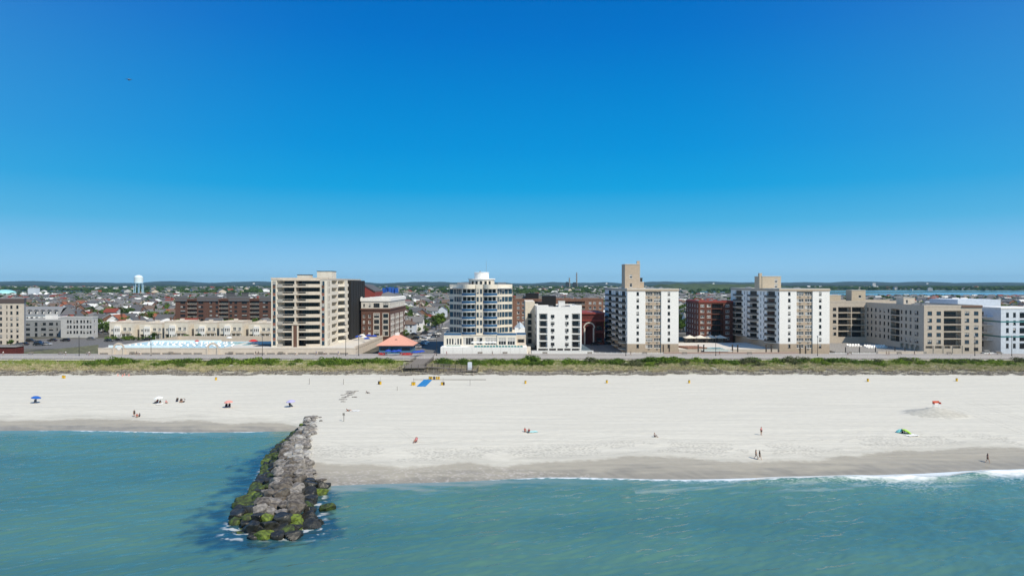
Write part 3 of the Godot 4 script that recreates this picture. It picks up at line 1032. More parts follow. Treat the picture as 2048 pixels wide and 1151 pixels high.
func make_towers() -> void:
	mat("bronze_rail", lin(0.10, 0.09, 0.08), 0.6)
	var t := white_tower("white apartment tower with a tall beige brick roof tower on its left", 1255, 1291, 1322.8, 1357.5, 1275.6, 1338, [[3.5, 16.5], [22.0, 37.0], [45.0, 60.0]], [1.3, 19.3, 39.5, 43.0], 72.0, 9)
	var y := 27.95
	penthouse(t, 0.4, -9, 7.0, -18, y, 38.4, "beige_brick", [W(2.0, 4.5, 1.2, 1.5), W(2.0, 0.6, 1.2, 1.5)])
	penthouse(t, 7.3, -12, 9.3, -14, y, 30.6, "beige_brick")
	var b := MB.new()
	b.tube(Vector3(8.3, 30.8, -13), Vector3(8.3, 32.3, -13), 0.5, 0.5, 12)
	b.tube(Vector3(8.3, 32.3, -13), Vector3(8.3, 32.6, -13), 0.7, 0.6, 12)
	part("vent", b.mesh(M.black_metal), t)
	b = MB.new()
	b.box(5.9, 38.6, -11.5, 7.1, 40.0, -10.2)
	part("chimney", b.mesh(M.beige_brick), t)
	var u := white_tower("white apartment tower with a low beige penthouse, right of the pool terrace", 1559.5, 1593.7, 1626, 1660, 1579, 1641, [[3.5, 16.0], [25.0, 39.0], [47.0, 60.0]], [1.2, 18.4, 22.3, 41.0, 44.5], 66.0, 8)
	penthouse(u, -0.2, -20, 8.3, -30, y, 33.2, "tan_wall", [W(5.6, 2.6, 1.3, 1.6), W(5.6, 0.3, 1.3, 1.5)])
	b = MB.new()
	b.box(-1.4, y, -22.0, -0.2, 34.8, -20.2)
	part("chimney", b.mesh(M.tan_wall), u)

# ---------------------------------------------------------------- the round-fronted condominium
func make_round_tower() -> void:
	var d := 301.0
	var t := block("round_fronted_condominium", "cream condominium with rounded corners, blue glass balconies and a drum on its roof", 960, d)
	var ivory := MB.new()
	var white := MB.new()
	var hw := 13.9
	var floors := 6
	var y0 := 8.1
	var fh := 3.35
	var top := y0 + floors * fh
	# plan line of the front, left to right
	var left := arc_pts(Vector2(-7.9, 0.0), Vector2(-hw, -9.0), 1.6, 6)
	left.reverse()
	var right := arc_pts(Vector2(hw, -9.0), Vector2(7.4, 0.0), 1.6, 6)
	right.reverse()
	var mid := Vector2(0, -20)
	for i in floors:
		var y := y0 + i * fh
		for line in [left, right]:
			ivory.ribbon(line, y, y + 0.5, mid)
			ivory.ribbon(line, y + 2.85, y + fh, mid)
			for k in line.size() - 1:
				var p: Vector2 = line[k]
				var q: Vector2 = line[k + 1]
				var u := Vector3(q.x - p.x, 0, q.y - p.y)
				var len := u.length()
				u = u.normalized()
				var n := u.cross(Vector3.UP)
				var o := Vector3(p.x, y + 0.5, p.y)
				part("window", window_mesh(len, 2.35, 1, "ivory_stucco", "blue_glass", rng.randi() % 3 if rng.randf() < 0.12 else 0), t, Transform3D(Basis(u, Vector3.UP, n), o))
		# the sides behind the rounded corners
		var ops := []
		for k in 7: ops.append(W(2.0 + k * 5.0, 0.95, 3.2, 1.8, 3, "ivory_stucco", "blue_glass"))
		facade(t, ivory, Vector3(hw, y, -9), Vector3.FORWARD, 36, fh, ops)
		shell(ivory, -hw, -9, hw, -45, y, y + fh, "lb")
		# swelling balconies
		for bx in [-7.9, 1.2]:
			var a := Vector2(bx, 0.0)
			var e := Vector2(bx + 6.2, 0.0)
			var pts := arc_pts(a, e, 1.7, 10)
			var slab := MB.new()
			slab.prism(pts + [Vector2(e.x, -1.8), Vector2(a.x, -1.8)], -0.14, 0.14)
			slab.ribbon(pts, -0.3, 0.14, Vector2(bx + 3, -6), 0.1)
			var q := part("balcony", slab.mesh(M.white_paint), t, Transform3D(Basis(), Vector3(0, y, 0)))
			var key := "round_rail%.1f" % bx
			if not cache.has(key):
				var r := MB.new()
				r.ribbon(pts, 0.15, 1.1, Vector2(bx + 3, -6), 0.03)
				var rm := r.mesh(M.balcony_glass)
				var tr := MB.new()
				tr.ribbon(pts, 1.1, 1.17, Vector2(bx + 3, -6), 0.06)
				tr.add_to(rm, M.white_trim)
				cache[key] = rm
			part("railing", cache[key], q)
			part("sliding_door", door_mesh(5.4, 2.5), q, Transform3D(Basis(), Vector3(bx + 0.4, 0.15, -1.75)))
			for cx in [bx + 0.35, bx + 2.2, bx + 4.0, bx + 5.75]:
				var col := MB.new()
				col.tube(Vector3(cx, 0.14, -0.2), Vector3(cx, fh - 0.14, -0.2), 0.16, 0.16, 8)
				part("column", col.mesh(M.white_paint), q)
			ivory.face(Vector3(bx, y, -1.8), Vector3(bx, y + fh, -1.8), Vector3(bx + 6.2, y + fh, -1.8), Vector3(bx + 6.2, y, -1.8), Vector3.BACK)
			ivory.face(Vector3(bx, y, 0), Vector3(bx, y + fh, 0), Vector3(bx, y + fh, -1.8), Vector3(bx, y, -1.8), Vector3.RIGHT)
			ivory.face(Vector3(bx + 6.2, y, 0), Vector3(bx + 6.2, y + fh, 0), Vector3(bx + 6.2, y + fh, -1.8), Vector3(bx + 6.2, y, -1.8), Vector3.LEFT)
	# middle pier
	facade(t, ivory, Vector3(-1.7, 4.0, 0.5), Vector3.RIGHT, 2.9, top - 4.0, stack(range(floors).map(func(i): return y0 - 4.0 + i * fh), [W(0.25, 0.9, 0.95, 1.9, 1, "dark_trim", "blue_glass"), W(1.65, 0.9, 0.95, 1.9, 1, "dark_trim", "blue_glass")]))
	for sx in [[-1.7, Vector3.LEFT], [1.2, Vector3.RIGHT]]:
		ivory.face(Vector3(sx[0], 4, 0.5), Vector3(sx[0], top, 0.5), Vector3(sx[0], top, -1.8), Vector3(sx[0], 4, -1.8), sx[1])
	# crowning band
	var crown := left + arc_pts(Vector2(-7.9, 0.0), Vector2(-1.7, 0.0), 1.9, 8) + [Vector2(-1.7, 0.55), Vector2(1.2, 0.55)] + arc_pts(Vector2(1.2, 0.0), Vector2(7.4, 0.0), 1.9, 8) + right
	var band := MB.new()
	band.ribbon(crown, top - 0.4, top + 1.5, mid, 0.4)
	band.box(-hw, top - 0.4, -45, -hw + 0.4, top + 1.5, -9)
	band.box(hw - 0.4, top - 0.4, -45, hw, top + 1.5, -9)
	part("parapet", band.mesh(M.ivory_stucco), t)
	var rf := MB.new()
	rf.box(-hw + 0.4, top - 0.3, -45, hw - 0.4, top + 0.1, -7.5)
	rf.prism([Vector2(-12.5, -7.5), Vector2(-7.9, -0.4), Vector2(7.4, -0.4), Vector2(12.6, -7.5)], top - 0.3, top + 0.1)
	rf.prism(arc_pts(Vector2(-7.9, 0.0), Vector2(-1.7, 0.0), 1.5, 8) + [Vector2(-4.0, -0.4)], top - 0.3, top + 0.08)
	rf.prism(arc_pts(Vector2(1.2, 0.0), Vector2(7.4, 0.0), 1.5, 8) + [Vector2(4.0, -0.4)], top - 0.3, top + 0.08)
	part("roof", rf.mesh(M.white_roof), t)
	# roof drum and its lower ring
	var dr := MB.new()
	dr.tube(Vector3(0, top + 0.1, -16), Vector3(0, top + 3.6, -16), 5.8, 5.8, 28)
	part("lower_drum", dr.mesh(M.ivory_stucco), t)
	for k in 5:
		var an := -0.7 + k * 0.35
		var n := Vector3(sin(an), 0, cos(an))
		var u := Vector3.UP.cross(n)
		part("window", window_mesh(1.0, 1.6, 1, "dark_trim", "dark_glass", 0), t, Transform3D(Basis(u, Vector3.UP, n), Vector3(0, top + 1.3, -16) + n * 6.0 - u * 0.5))
	var ring := MB.new()
	ring.tube(Vector3(0, top + 3.6, -16), Vector3(0, top + 4.1, -16), 6.2, 6.2, 28)
	part("ring", ring.mesh(M.white_paint), t)
	var drum := MB.new()
	drum.tube(Vector3(0, top + 4.1, -16), Vector3(0, top + 6.7, -16), 3.3, 3.3, 28)
	drum.tube(Vector3(0, top + 6.7, -16), Vector3(0, top + 6.95, -16), 3.45, 3.3, 28)
	part("drum", drum.mesh(M.white_paint), t)
	var ant := MB.new()
	ant.tube(Vector3(2.1, top + 6.9, -16), Vector3(2.1, top + 12.2, -16), 0.07, 0.04, 6)
	ant.tube(Vector3(-0.7, top + 6.9, -16), Vector3(-0.7, top + 7.5, -16), 0.35, 0.35, 8)
	part("antenna", ant.mesh(M.grey_metal), t)
	for bx in [[-10.5, -5.5], [7.5, 11.0]]:
		var g := MB.new()
		g.box(bx[0], top + 0.1, -14, bx[1], top + 2.4, -9)
		part("plant_screen", g.mesh(M.grey_metal), t)
	roof_units(t, -9, -6, 9, -9, top + 0.1, 5)
	# podium: banquet floor with tall glazing over a plain base
	var pod := MB.new()
	var gx := -16.2
	var glaze := []
	for i in 7: glaze.append(W(1.1 + i * 1.15, 0.6, 0.8, 2.6, 1, "white_trim", "dark_glass"))
	facade(t, pod, Vector3(-15.4, 3.4, 2.2), Vector3.RIGHT, 7.5, 4.5, glaze.slice(0, 6))
	facade(t, pod, Vector3(-7.9, 3.4, 1.7), Vector3.RIGHT, 15.3, 4.5, [W(0.6, 0.5, 4.6, 3.0, 4, "white_trim"), W(6.4, 0.5, 2.6, 3.0, 2, "white_trim"), W(10.1, 0.5, 4.6, 3.0, 4, "white_trim")])
	facade(t, pod, Vector3(7.4, 3.4, 2.2), Vector3.RIGHT, 8.3, 4.5, [W(0.6, 0.5, 3.2, 3.0, 3, "white_trim"), W(4.4, 0.5, 3.2, 3.0, 3, "white_trim")])
	shell(pod, -15.4, 2.2, 15.7, -46, 3.4, 7.9, "lrb")
	pod.face(Vector3(-7.9, 3.4, 2.2), Vector3(-7.9, 7.9, 2.2), Vector3(-7.9, 7.9, 1.7), Vector3(-7.9, 3.4, 1.7), Vector3.RIGHT)
	pod.face(Vector3(7.4, 3.4, 2.2), Vector3(7.4, 7.9, 2.2), Vector3(7.4, 7.9, 1.7), Vector3(7.4, 3.4, 1.7), Vector3.LEFT)
	pod.box(-15.4, 7.7, -46, 15.7, 7.95, 1.7)
	part("podium", pod.mesh(M.ivory_stucco), t)
	var bs := MB.new()
	bs.box(gx, 0, -46, 20.0, 3.4, 8.0)
	part("base", bs.mesh(M.white_paint), t)
	part("wall", ivory.mesh(M.ivory_stucco), t)
	# terraces fenced with blue glass
	for g in [[-15.3, -7.9, 2.1], [7.4, 15.6, 2.1]]:
		var rl := part("terrace_railing", rail_mesh(g[1] - g[0], "glass", "balcony_glass"), t, Transform3D(Basis(), Vector3(g[0], 7.95, g[2])))
		rl.set_meta("label", "blue glass terrace railing")
	part("terrace_railing", rail_mesh(20.0, "glass", "balcony_glass"), t, Transform3D(Basis(Vector3.BACK, Vector3.UP, Vector3.LEFT), Vector3(-15.3, 7.95, -18)))
	for x in range(-15, 20, 4):
		var gr := MB.new()
		gr.box(x, 0.2, 7.99, x + 0.06, 3.2, 8.02)
		part("joint_strip", gr.mesh(M.concrete), t)
	# the small terrace house on the right
	var sm := MB.new()
	facade(t, sm, Vector3(15.7, 3.4, 0.6), Vector3.RIGHT, 4.0, 4.6, [L(0.4, 0.3, 3.0, 2.6, 1.4, "solid", "cream_stucco")])
	shell(sm, 15.7, 0.6, 19.7, -14, 3.4, 8.0, "rbt")
	part("annexe", sm.mesh(M.cream_stucco), t)
	part("terrace_railing", rail_mesh(4.0, "glass", "balcony_glass"), t, Transform3D(Basis(), Vector3(15.7, 8.0, 0.5)))
	var pv := MB.new()
	pv.box(15.0, 7.96, -7, 19.4, 10.8, -3)
	part("terrace_house", pv.mesh(M.white_paint), t)
	var pr := MB.new()
	pr.tube(Vector3(17.2, 10.8, -5), Vector3(17.2, 13.2, -5), 2.6, 0.3, 4)
	part("terrace_house_roof", pr.mesh(M.blue_roof_mat), t)
	# awnings over the side windows, parasols along the base, both stood in a row
	for i in 5:
		var aw := MB.new()
		aw.obox(Vector3(-14.3 + i * 1.25, 3.5, 2.2), Vector3(1.1, 0, 0), Vector3(0, 0.06, 0), Vector3(0, -0.45, 1.3))
		part("awning", aw.mesh(mat("teal_canvas", lin(0.02, 0.20, 0.21), 0.8)), t)
	for i in 16:
		var pl := MB.new()
		pl.box(-2.0 + i * 1.28, 3.4, 7.0, -0.95 + i * 1.28, 4.0, 7.7)
		part("planter", pl.mesh(M.teal_canvas), t)
	for i in 6:
		parasol(Vector3(wx(947 + i * 8.1, 295.5), 3.4 + STREET, -295.5), 1.35, 2.3, "white_plastic", "terrace_parasol", "white terrace parasol, %s from the left, above the plain condominium base" % ordinal(i + 1), "white parasols on the condominium terrace")

func parasol(at: Vector3, r: float, h: float, m: String, called: String, label: String, group := "", tilt := 0.0) -> Node3D:
	var t := thing(called, label, "umbrella", at, 0.0, group)
	var key := "parasol%.2f%.2f%s%.2f" % [r, h, m, tilt]
	if not cache.has(key):
		var c := MB.new()
		var top := Vector3(tilt * 0.4, h, 0)
		var seg := 8
		for i in seg:
			var a := TAU * i / seg
			var b := TAU * (i + 1) / seg
			var e := top + Vector3(cos(a) * r, -r * 0.38 - cos(a) * tilt * r, sin(a) * r)
			var f := top + Vector3(cos(b) * r, -r * 0.38 - cos(b) * tilt * r, sin(b) * r)
			var e2 := top + Vector3(cos(a) * r * 0.5, -r * 0.10 - cos(a) * tilt * r * 0.5, sin(a) * r * 0.5)
			var f2 := top + Vector3(cos(b) * r * 0.5, -r * 0.10 - cos(b) * tilt * r * 0.5, sin(b) * r * 0.5)
			c.flip(top, e2, f2, Vector3.UP)
			c.face(e2, e, f, f2, Vector3.UP)
			c.face(e, f, f - Vector3(0, 0.14, 0), e - Vector3(0, 0.14, 0), (e - top) * Vector3(1, 0, 1))
		var p := MB.new()
		p.tube(Vector3(0, -0.1, 0), top + Vector3(0, 0.12, 0), 0.03, 0.025, 6)
		cache[key] = [c.mesh(M[m]), p.mesh(M.white_trim)]
	part("canopy", cache[key][0], t)
	part("pole", cache[key][1], t)
	return t

# ---------------------------------------------------------------- tower on the deck, left
func make_left_tower() -> void:
	var d := 296.0
	var k := d / F
	var t := block("banded_balcony_tower", "tall cream tower with bands of flared balconies and a black netted flank", 542, d, 7.3)
	var w := 112.0 * k
	var cream := MB.new()
	var fh := 3.16
	var n := 9
	var h := n * fh
	# piers with window strips and coloured spandrels
	for px in [[0.0, 2.4, 0.6], [20.8, w, 0.5]]:
		var ops := []
		for i in n: ops.append(W(px[2], i * fh + 0.75, 1.25, 1.75, 1, "dark_trim", "blue_glass"))
		facade(t, cream, Vector3(px[0], 0, 0), Vector3.RIGHT, px[1] - px[0], h, ops)
		for i in n:
			var sp := MB.new()
			sp.box(px[0] + px[2], i * fh - 0.55, -0.1, px[0] + px[2] + 1.25, i * fh + 0.6, 0.02)
			if i > 0: part("spandrel", sp.mesh(M.rust_panel if (i + int(px[0])) % 2 else M.brown_panel), t)
	# recess
	cream.face(Vector3(2.4, 0, 0), Vector3(2.4, h, 0), Vector3(4.6, h, -3.2), Vector3(4.6, 0, -3.2), Vector3.RIGHT)
	cream.face(Vector3(20.8, 0, 0), Vector3(20.8, h, 0), Vector3(19.4, h, -3.2), Vector3(19.4, 0, -3.2), Vector3.LEFT)
	cream.face(Vector3(4.6, 0, -3.2), Vector3(4.6, h, -3.2), Vector3(19.4, h, -3.2), Vector3(19.4, 0, -3.2), Vector3.BACK)
	var slab := MB.new()
	slab.prism([Vector2(2.45, 0.05), Vector2(5.2, 1.3), Vector2(16.2, 1.3), Vector2(20.75, 0.05), Vector2(19.4, -3.15), Vector2(4.6, -3.15)], -0.16, 0.16)
	var sm := slab.mesh(M.cream_stucco)
	var par := MB.new()
	par.ribbon([Vector2(2.45, 0.05), Vector2(5.2, 1.3)], 0.16, 1.25, Vector2(11, -4), 0.15)
	par.ribbon([Vector2(15.0, 1.3), Vector2(16.2, 1.3), Vector2(20.75, 0.05)], 0.16, 1.25, Vector2(11, -4), 0.15)
	par.ribbon([Vector2(5.2, 1.3), Vector2(15.0, 1.3)], 0.16, 0.5, Vector2(11, -4), 0.15)
	var pm := par.mesh(M.cream_stucco)
	var rl := MB.new()
	rl.box(5.2, 1.1, 1.18, 15.0, 1.22, 1.3)
	var bl := MB.new()
	for i in 24: bl.box(5.3 + i * 0.41, 0.5, 1.22, 5.33 + i * 0.41, 1.1, 1.25)
	var rm := rl.mesh(M.pale_concrete)
	bl.add_to(rm, M.dark_trim)
	var fin := MB.new()
	fin.prism([Vector2(9.7, 1.28), Vector2(11.3, 1.28), Vector2(10.9, -3.0), Vector2(10.2, -3.0)], 0.16, 1.05)
	fin.prism([Vector2(10.2, 1.2), Vector2(10.8, 1.2), Vector2(10.8, -3.0), Vector2(10.2, -3.0)], 1.05, fh - 0.16)
	var fm := fin.mesh(M.cream_stucco)
	for i in n:
		var q := part("balcony", sm, t, Transform3D(Basis(), Vector3(0, i * fh, 0)))
		part("parapet", pm, q)
		if i > 0: part("railing", rm, q)
		if i > 2: part("divider", fm, q)
		for dx in [4.7, 10.9]:
			part("sliding_door", door_mesh(6.0 if dx < 6 else 8.4, 2.75), q, Transform3D(Basis(), Vector3(dx, 0.17, -3.05)))
	# slot at the foot of the recess
	for x in [9.2, 11.3]:
		var pier := MB.new()
		pier.box(x, 0, 0.9, x + 0.55, fh * 3 - 0.5, 1.5)
		part("pier", pier.mesh(M.cream_stucco), t)
	var sl := MB.new()
	sl.box(9.75, 0, 1.0, 11.3, fh * 3 - 0.4, 1.36)
	part("slot_panel", sl.mesh(M.brown_panel), t)
	# crown
	var cr := MB.new()
	cr.box(-0.1, h, -3, w + 0.1, h + 0.8, 0.15)
	cr.prism([Vector2(2.4, 0.1), Vector2(5.2, 1.3), Vector2(16.2, 1.3), Vector2(20.8, 0.1), Vector2(19.4, -3.15), Vector2(4.6, -3.15)], h - 0.5, h - 0.01)
	cr.box(-0.1, h, -66, w + 0.1, h + 0.45, -3)
	part("cornice", cr.mesh(M.cream_stucco), t)
	var rf := MB.new()
	rf.box(0.2, h + 0.45, -65.8, w - 0.2, h + 0.52, -3.1)
	part("roof", rf.mesh(M.gravel_roof), t)
	# flank that faces the street
	var ops := []
	for i in n:
		ops.append(W(1.2, i * fh + 0.6, 0.8, 2.0, 1, "dark_trim"))
		ops.append(W(3.6, i * fh + 0.6, 0.8, 2.0, 1, "dark_trim"))
		ops.append(L(7.5, i * fh + 0.2, 9.5, 2.6, 2.2, "solid", "ivory_stucco"))
		ops.append(L(18.5, i * fh + 0.2, 12.0, 2.6, 2.2, "bars", "pale_concrete"))
	facade(t, cream, Vector3(w, 0, 0), Vector3.FORWARD, 66, h, ops)
	var bq := MB.new()
	bq.prism([Vector2(0, -0.2), Vector2(2.2, -3.5), Vector2(2.2, -11.0), Vector2(0, -12.2)], -0.15, 0.15)
	var pr := MB.new()
	pr.ribbon([Vector2(0, -0.2), Vector2(2.2, -3.5), Vector2(2.2, -11.0), Vector2(0, -12.2)], 0.15, 1.1, Vector2(-3, -6), 0.12)
	var bqm := bq.mesh(M.ivory_stucco)
	var prm := pr.mesh(M.ivory_stucco)
	for i in n:
		var q := part("side_balcony", bqm, t, Transform3D(Basis(), Vector3(w, i * fh + 0.2, -18.4)))
		part("parapet", prm, q)
	shell(cream, 0, 0, w, -66, 0, h, "lb")
	part("wall", cream.mesh(M.ivory_stucco), t)
	var net := MB.new()
	net.box(w - 6.0, -3.0, -68, w + 1.6, h - 0.2, -37)
	for i in 6:
		net.box(w + 1.6, -3.0, -42.5 - i * 5.0, w + 1.75, h - 0.2, -42.3 - i * 5.0)
	var np := part("scaffold_net", net.mesh(M.black_net), t)
	np.set_meta("label", "black scaffold netting over the rear flank")
	penthouse(t, 8.6, -8, 13.6, -14, h + 0.5, h + 2.0, "ivory_stucco", [], "black_metal")
	penthouse(t, 16.6, -10, 23.0, -18, h + 0.5, h + 3.6, "ivory_stucco", [], "black_metal")
	roof_units(t, 6, -6, 18, -30, h + 0.5, 6)

# ---------------------------------------------------------------- brick block with cream top floor
func make_brick_cream_block() -> void:
	var d := 350.0
	var w := 14.4
	var t := block("brick_and_cream_apartments", "brown brick apartment block with a cream top storey beside the netted tower", 722, d)
	var br := MB.new()
	var cr := MB.new()
	var rows := []
	for i in 5: rows.append(4.2 + i * 2.95)
	facade(t, br, Vector3.ZERO, Vector3.RIGHT, w, 17.6, stack(rows.slice(0, 4), [W(0.9, 0, 1.0, 1.5), W(3.6, 0, 1.2, 1.5), W(6.4, 0, 2.6, 1.9, 2, "dark_trim"), W(11.0, 0, 2.5, 1.9, 2, "dark_trim")]))
	facade(t, cr, Vector3(0, 17.6, 0.01), Vector3.RIGHT, w, 3.9, stack([0.6], [W(0.9, 0, 1.0, 1.7), W(3.6, 0, 1.2, 1.7), W(6.2, 0, 3.0, 2.0, 3, "dark_trim"), W(11.0, 0, 2.6, 2.3, 2, "dark_trim")]))
	var side := []
	for z in [2.5, 6.5, 10.5, 17.0, 21.0, 25.0, 31.5, 35.5, 39.5, 45.5]: side.append(W(z, 0, 2.3, 1.6, 2, "white_trim"))
	facade(t, br, Vector3(w, 0, 0), Vector3.FORWARD, 50, 17.6, stack(rows.slice(0, 4), side))
	facade(t, cr, Vector3(w + 0.01, 17.6, 0), Vector3.FORWARD, 50, 3.9, stack([0.6], side))
	shell(br, 0, 0, w, -50, 0, 17.6, "lb")
	shell(cr, 0, 0, w, -50, 17.6, 21.5, "lbt")
	part("wall", br.mesh(M.brown_brick), t)
	part("top_storey", cr.mesh(M.pale_concrete), t)
	# cream surrounds round the large front windows, cream bays down the side
	for y in rows.slice(0, 4):
		for x in [[6.1, 3.2], [10.7, 3.1]]:
			var s := MB.new()
			s.box(x[0], y - 0.45, 0.0, x[0] + 0.28, y + 2.3, 0.1)
			s.box(x[0] + x[1] - 0.28, y - 0.45, 0.0, x[0] + x[1], y + 2.3, 0.1)
			s.box(x[0] + 0.28, y - 0.45, 0.0, x[0] + x[1] - 0.28, y - 0.12, 0.1)
			s.box(x[0] + 0.28, y + 1.95, 0.0, x[0] + x[1] - 0.28, y + 2.3, 0.1)
			part("window_surround", s.mesh(M.pale_concrete), t)
	for z in [[2.0, 11.0], [16.5, 11.3], [31.0, 11.0]]:
		for i in 4:
			var s := MB.new()
			s.box(w + 0.0, rows[i] - 1.25, -z[0] - z[1], w + 0.14, rows[i] - 0.15, -z[0])
			part("side_band", s.mesh(M.pale_concrete), t)
	var c := MB.new()
	c.box(-0.3, 16.9, -50, w + 0.35, 17.5, 0.4)
	c.box(-0.2, 3.0, -50, w + 0.25, 3.5, 0.3)
	part("string_course", c.mesh(M.brown_panel), t)
	parapet_roof(t, 0, 0, w, -50, 21.5, "white_paint", "gravel_roof", 1.3, 0.35)
	for x in [0.2, 4.8, 9.6, 14.0]:
		var p := MB.new()
		p.box(x - 0.3, 22.8, -0.3, x + 0.4, 23.4, 0.3)
		part("finial", p.mesh(M.white_paint), t)
	for i in 9:
		var p := MB.new()
		p.box(w - 0.3, 22.8, -5.0 * i - 5.4, w + 0.3, 23.4, -5.0 * i - 4.8)
		part("finial", p.mesh(M.white_paint), t)
	# neighbours behind it
	d = 425.0
	var r := block("dark_red_hall", "hall with a dark red end wall behind the brick and cream block", 700, d)
	var wl := MB.new()
	var pts := [Vector3(0, 0, 0), Vector3(0, 29.5, 0), Vector3(9, 28.6, 0), Vector3(15.2, 25.0, 0), Vector3(15.2, 0, 0)]
	for i in range(1, 4): wl.flip(pts[0], pts[i], pts[i + 1], Vector3.BACK)
	wl.face(pts[4], pts[3], pts[3] + Vector3(0, 0, -25), pts[4] + Vector3(0, 0, -25), Vector3.RIGHT)
	wl.face(pts[0], pts[1], pts[1] + Vector3(0, 0, -25), pts[0] + Vector3(0, 0, -25), Vector3.LEFT)
	part("wall", wl.mesh(M.red_cladding), r)
	var ro := MB.new()
	for i in range(1, 3):
		ro.obox(pts[i] + Vector3(0, 0, -25), pts[i + 1] - pts[i], Vector3(0, 0.7, 0), Vector3(0, 0, 25.4))
	part("roof", ro.mesh(M.slate_shingle), r)
	var g := block("grey_hipped_building", "grey hip-roofed building topped with blue tarpaulin bundles beyond the brick block", 752, 445.0)
	wl = MB.new()
	shell(wl, 0, 0, 13, -14, 0, 22.2, "flrb")
	part("wall", wl.mesh(M.brown_brick), g)
	part("roof", hip_mesh(14, 15, 2.6, M.grey_shingle), g, Transform3D(Basis(), Vector3(6.5, 22.2, -7)))
	for i in 5:
		var b := MB.new()
		b.box(2.2 + i * 2.1, 24.0, -11 - (i % 2), 4.0 + i * 2.1, 26.6 + (i % 3) * 0.6, -8 - (i % 2))
		b.box(2.5 + i * 2.1, 26.6, -10, 3.6 + i * 2.1, 27.3 + (i % 2) * 0.5, -9)
		part("tarpaulin_bundle", b.mesh(mat("blue_tarpaulin", lin(0.02, 0.10, 0.42), 0.6)), g)

func hip_mesh(w: float, l: float, h: float, m: Material, over := 0.4) -> ArrayMesh:    # centred, ridge along the longer side
	var b := MB.new()
	var x := w / 2 + over
	var z := l / 2 + over
	var rx := maxf(0.0, x - z)
	var rz := maxf(0.0, z - x)
	var A := Vector3(-x, 0, z)
	var B := Vector3(x, 0, z)
	var C := Vector3(x, 0, -z)
	var D := Vector3(-x, 0, -z)
	var P := Vector3(-rx, h, rz)
	var Q := Vector3(rx, h, rz)
	var R := Vector3(rx, h, -rz)
	var S := Vector3(-rx, h, -rz)
	b.face(A, P, Q, B, Vector3(0, 1, 1))
	b.face(B, Q, R, C, Vector3(1, 1, 0))
	b.face(C, R, S, D, Vector3(0, 1, -1))
	b.face(D, S, P, A, Vector3(-1, 1, 0))
	b.box(-x, -0.2, -z, x, -0.001, z)
	return b.mesh(m)

func gable_mesh(w: float, l: float, h: float, m: Material, over := 0.4) -> ArrayMesh:    # centred, ridge along x
	var b := MB.new()
	var x := w / 2 + over
	var z := l / 2 + over
	var t := Vector3(0, 0.2, 0)
	for s in [-1.0, 1.0]:
		var e := Vector3(-x, -h * over / z, s * z)
		var r := Vector3(-x, h, 0)
		b.obox(e, Vector3(2 * x, 0, 0), t, r - e) if s > 0 else b.obox(r, Vector3(2 * x, 0, 0), t, e - r)
	return b.mesh(m)

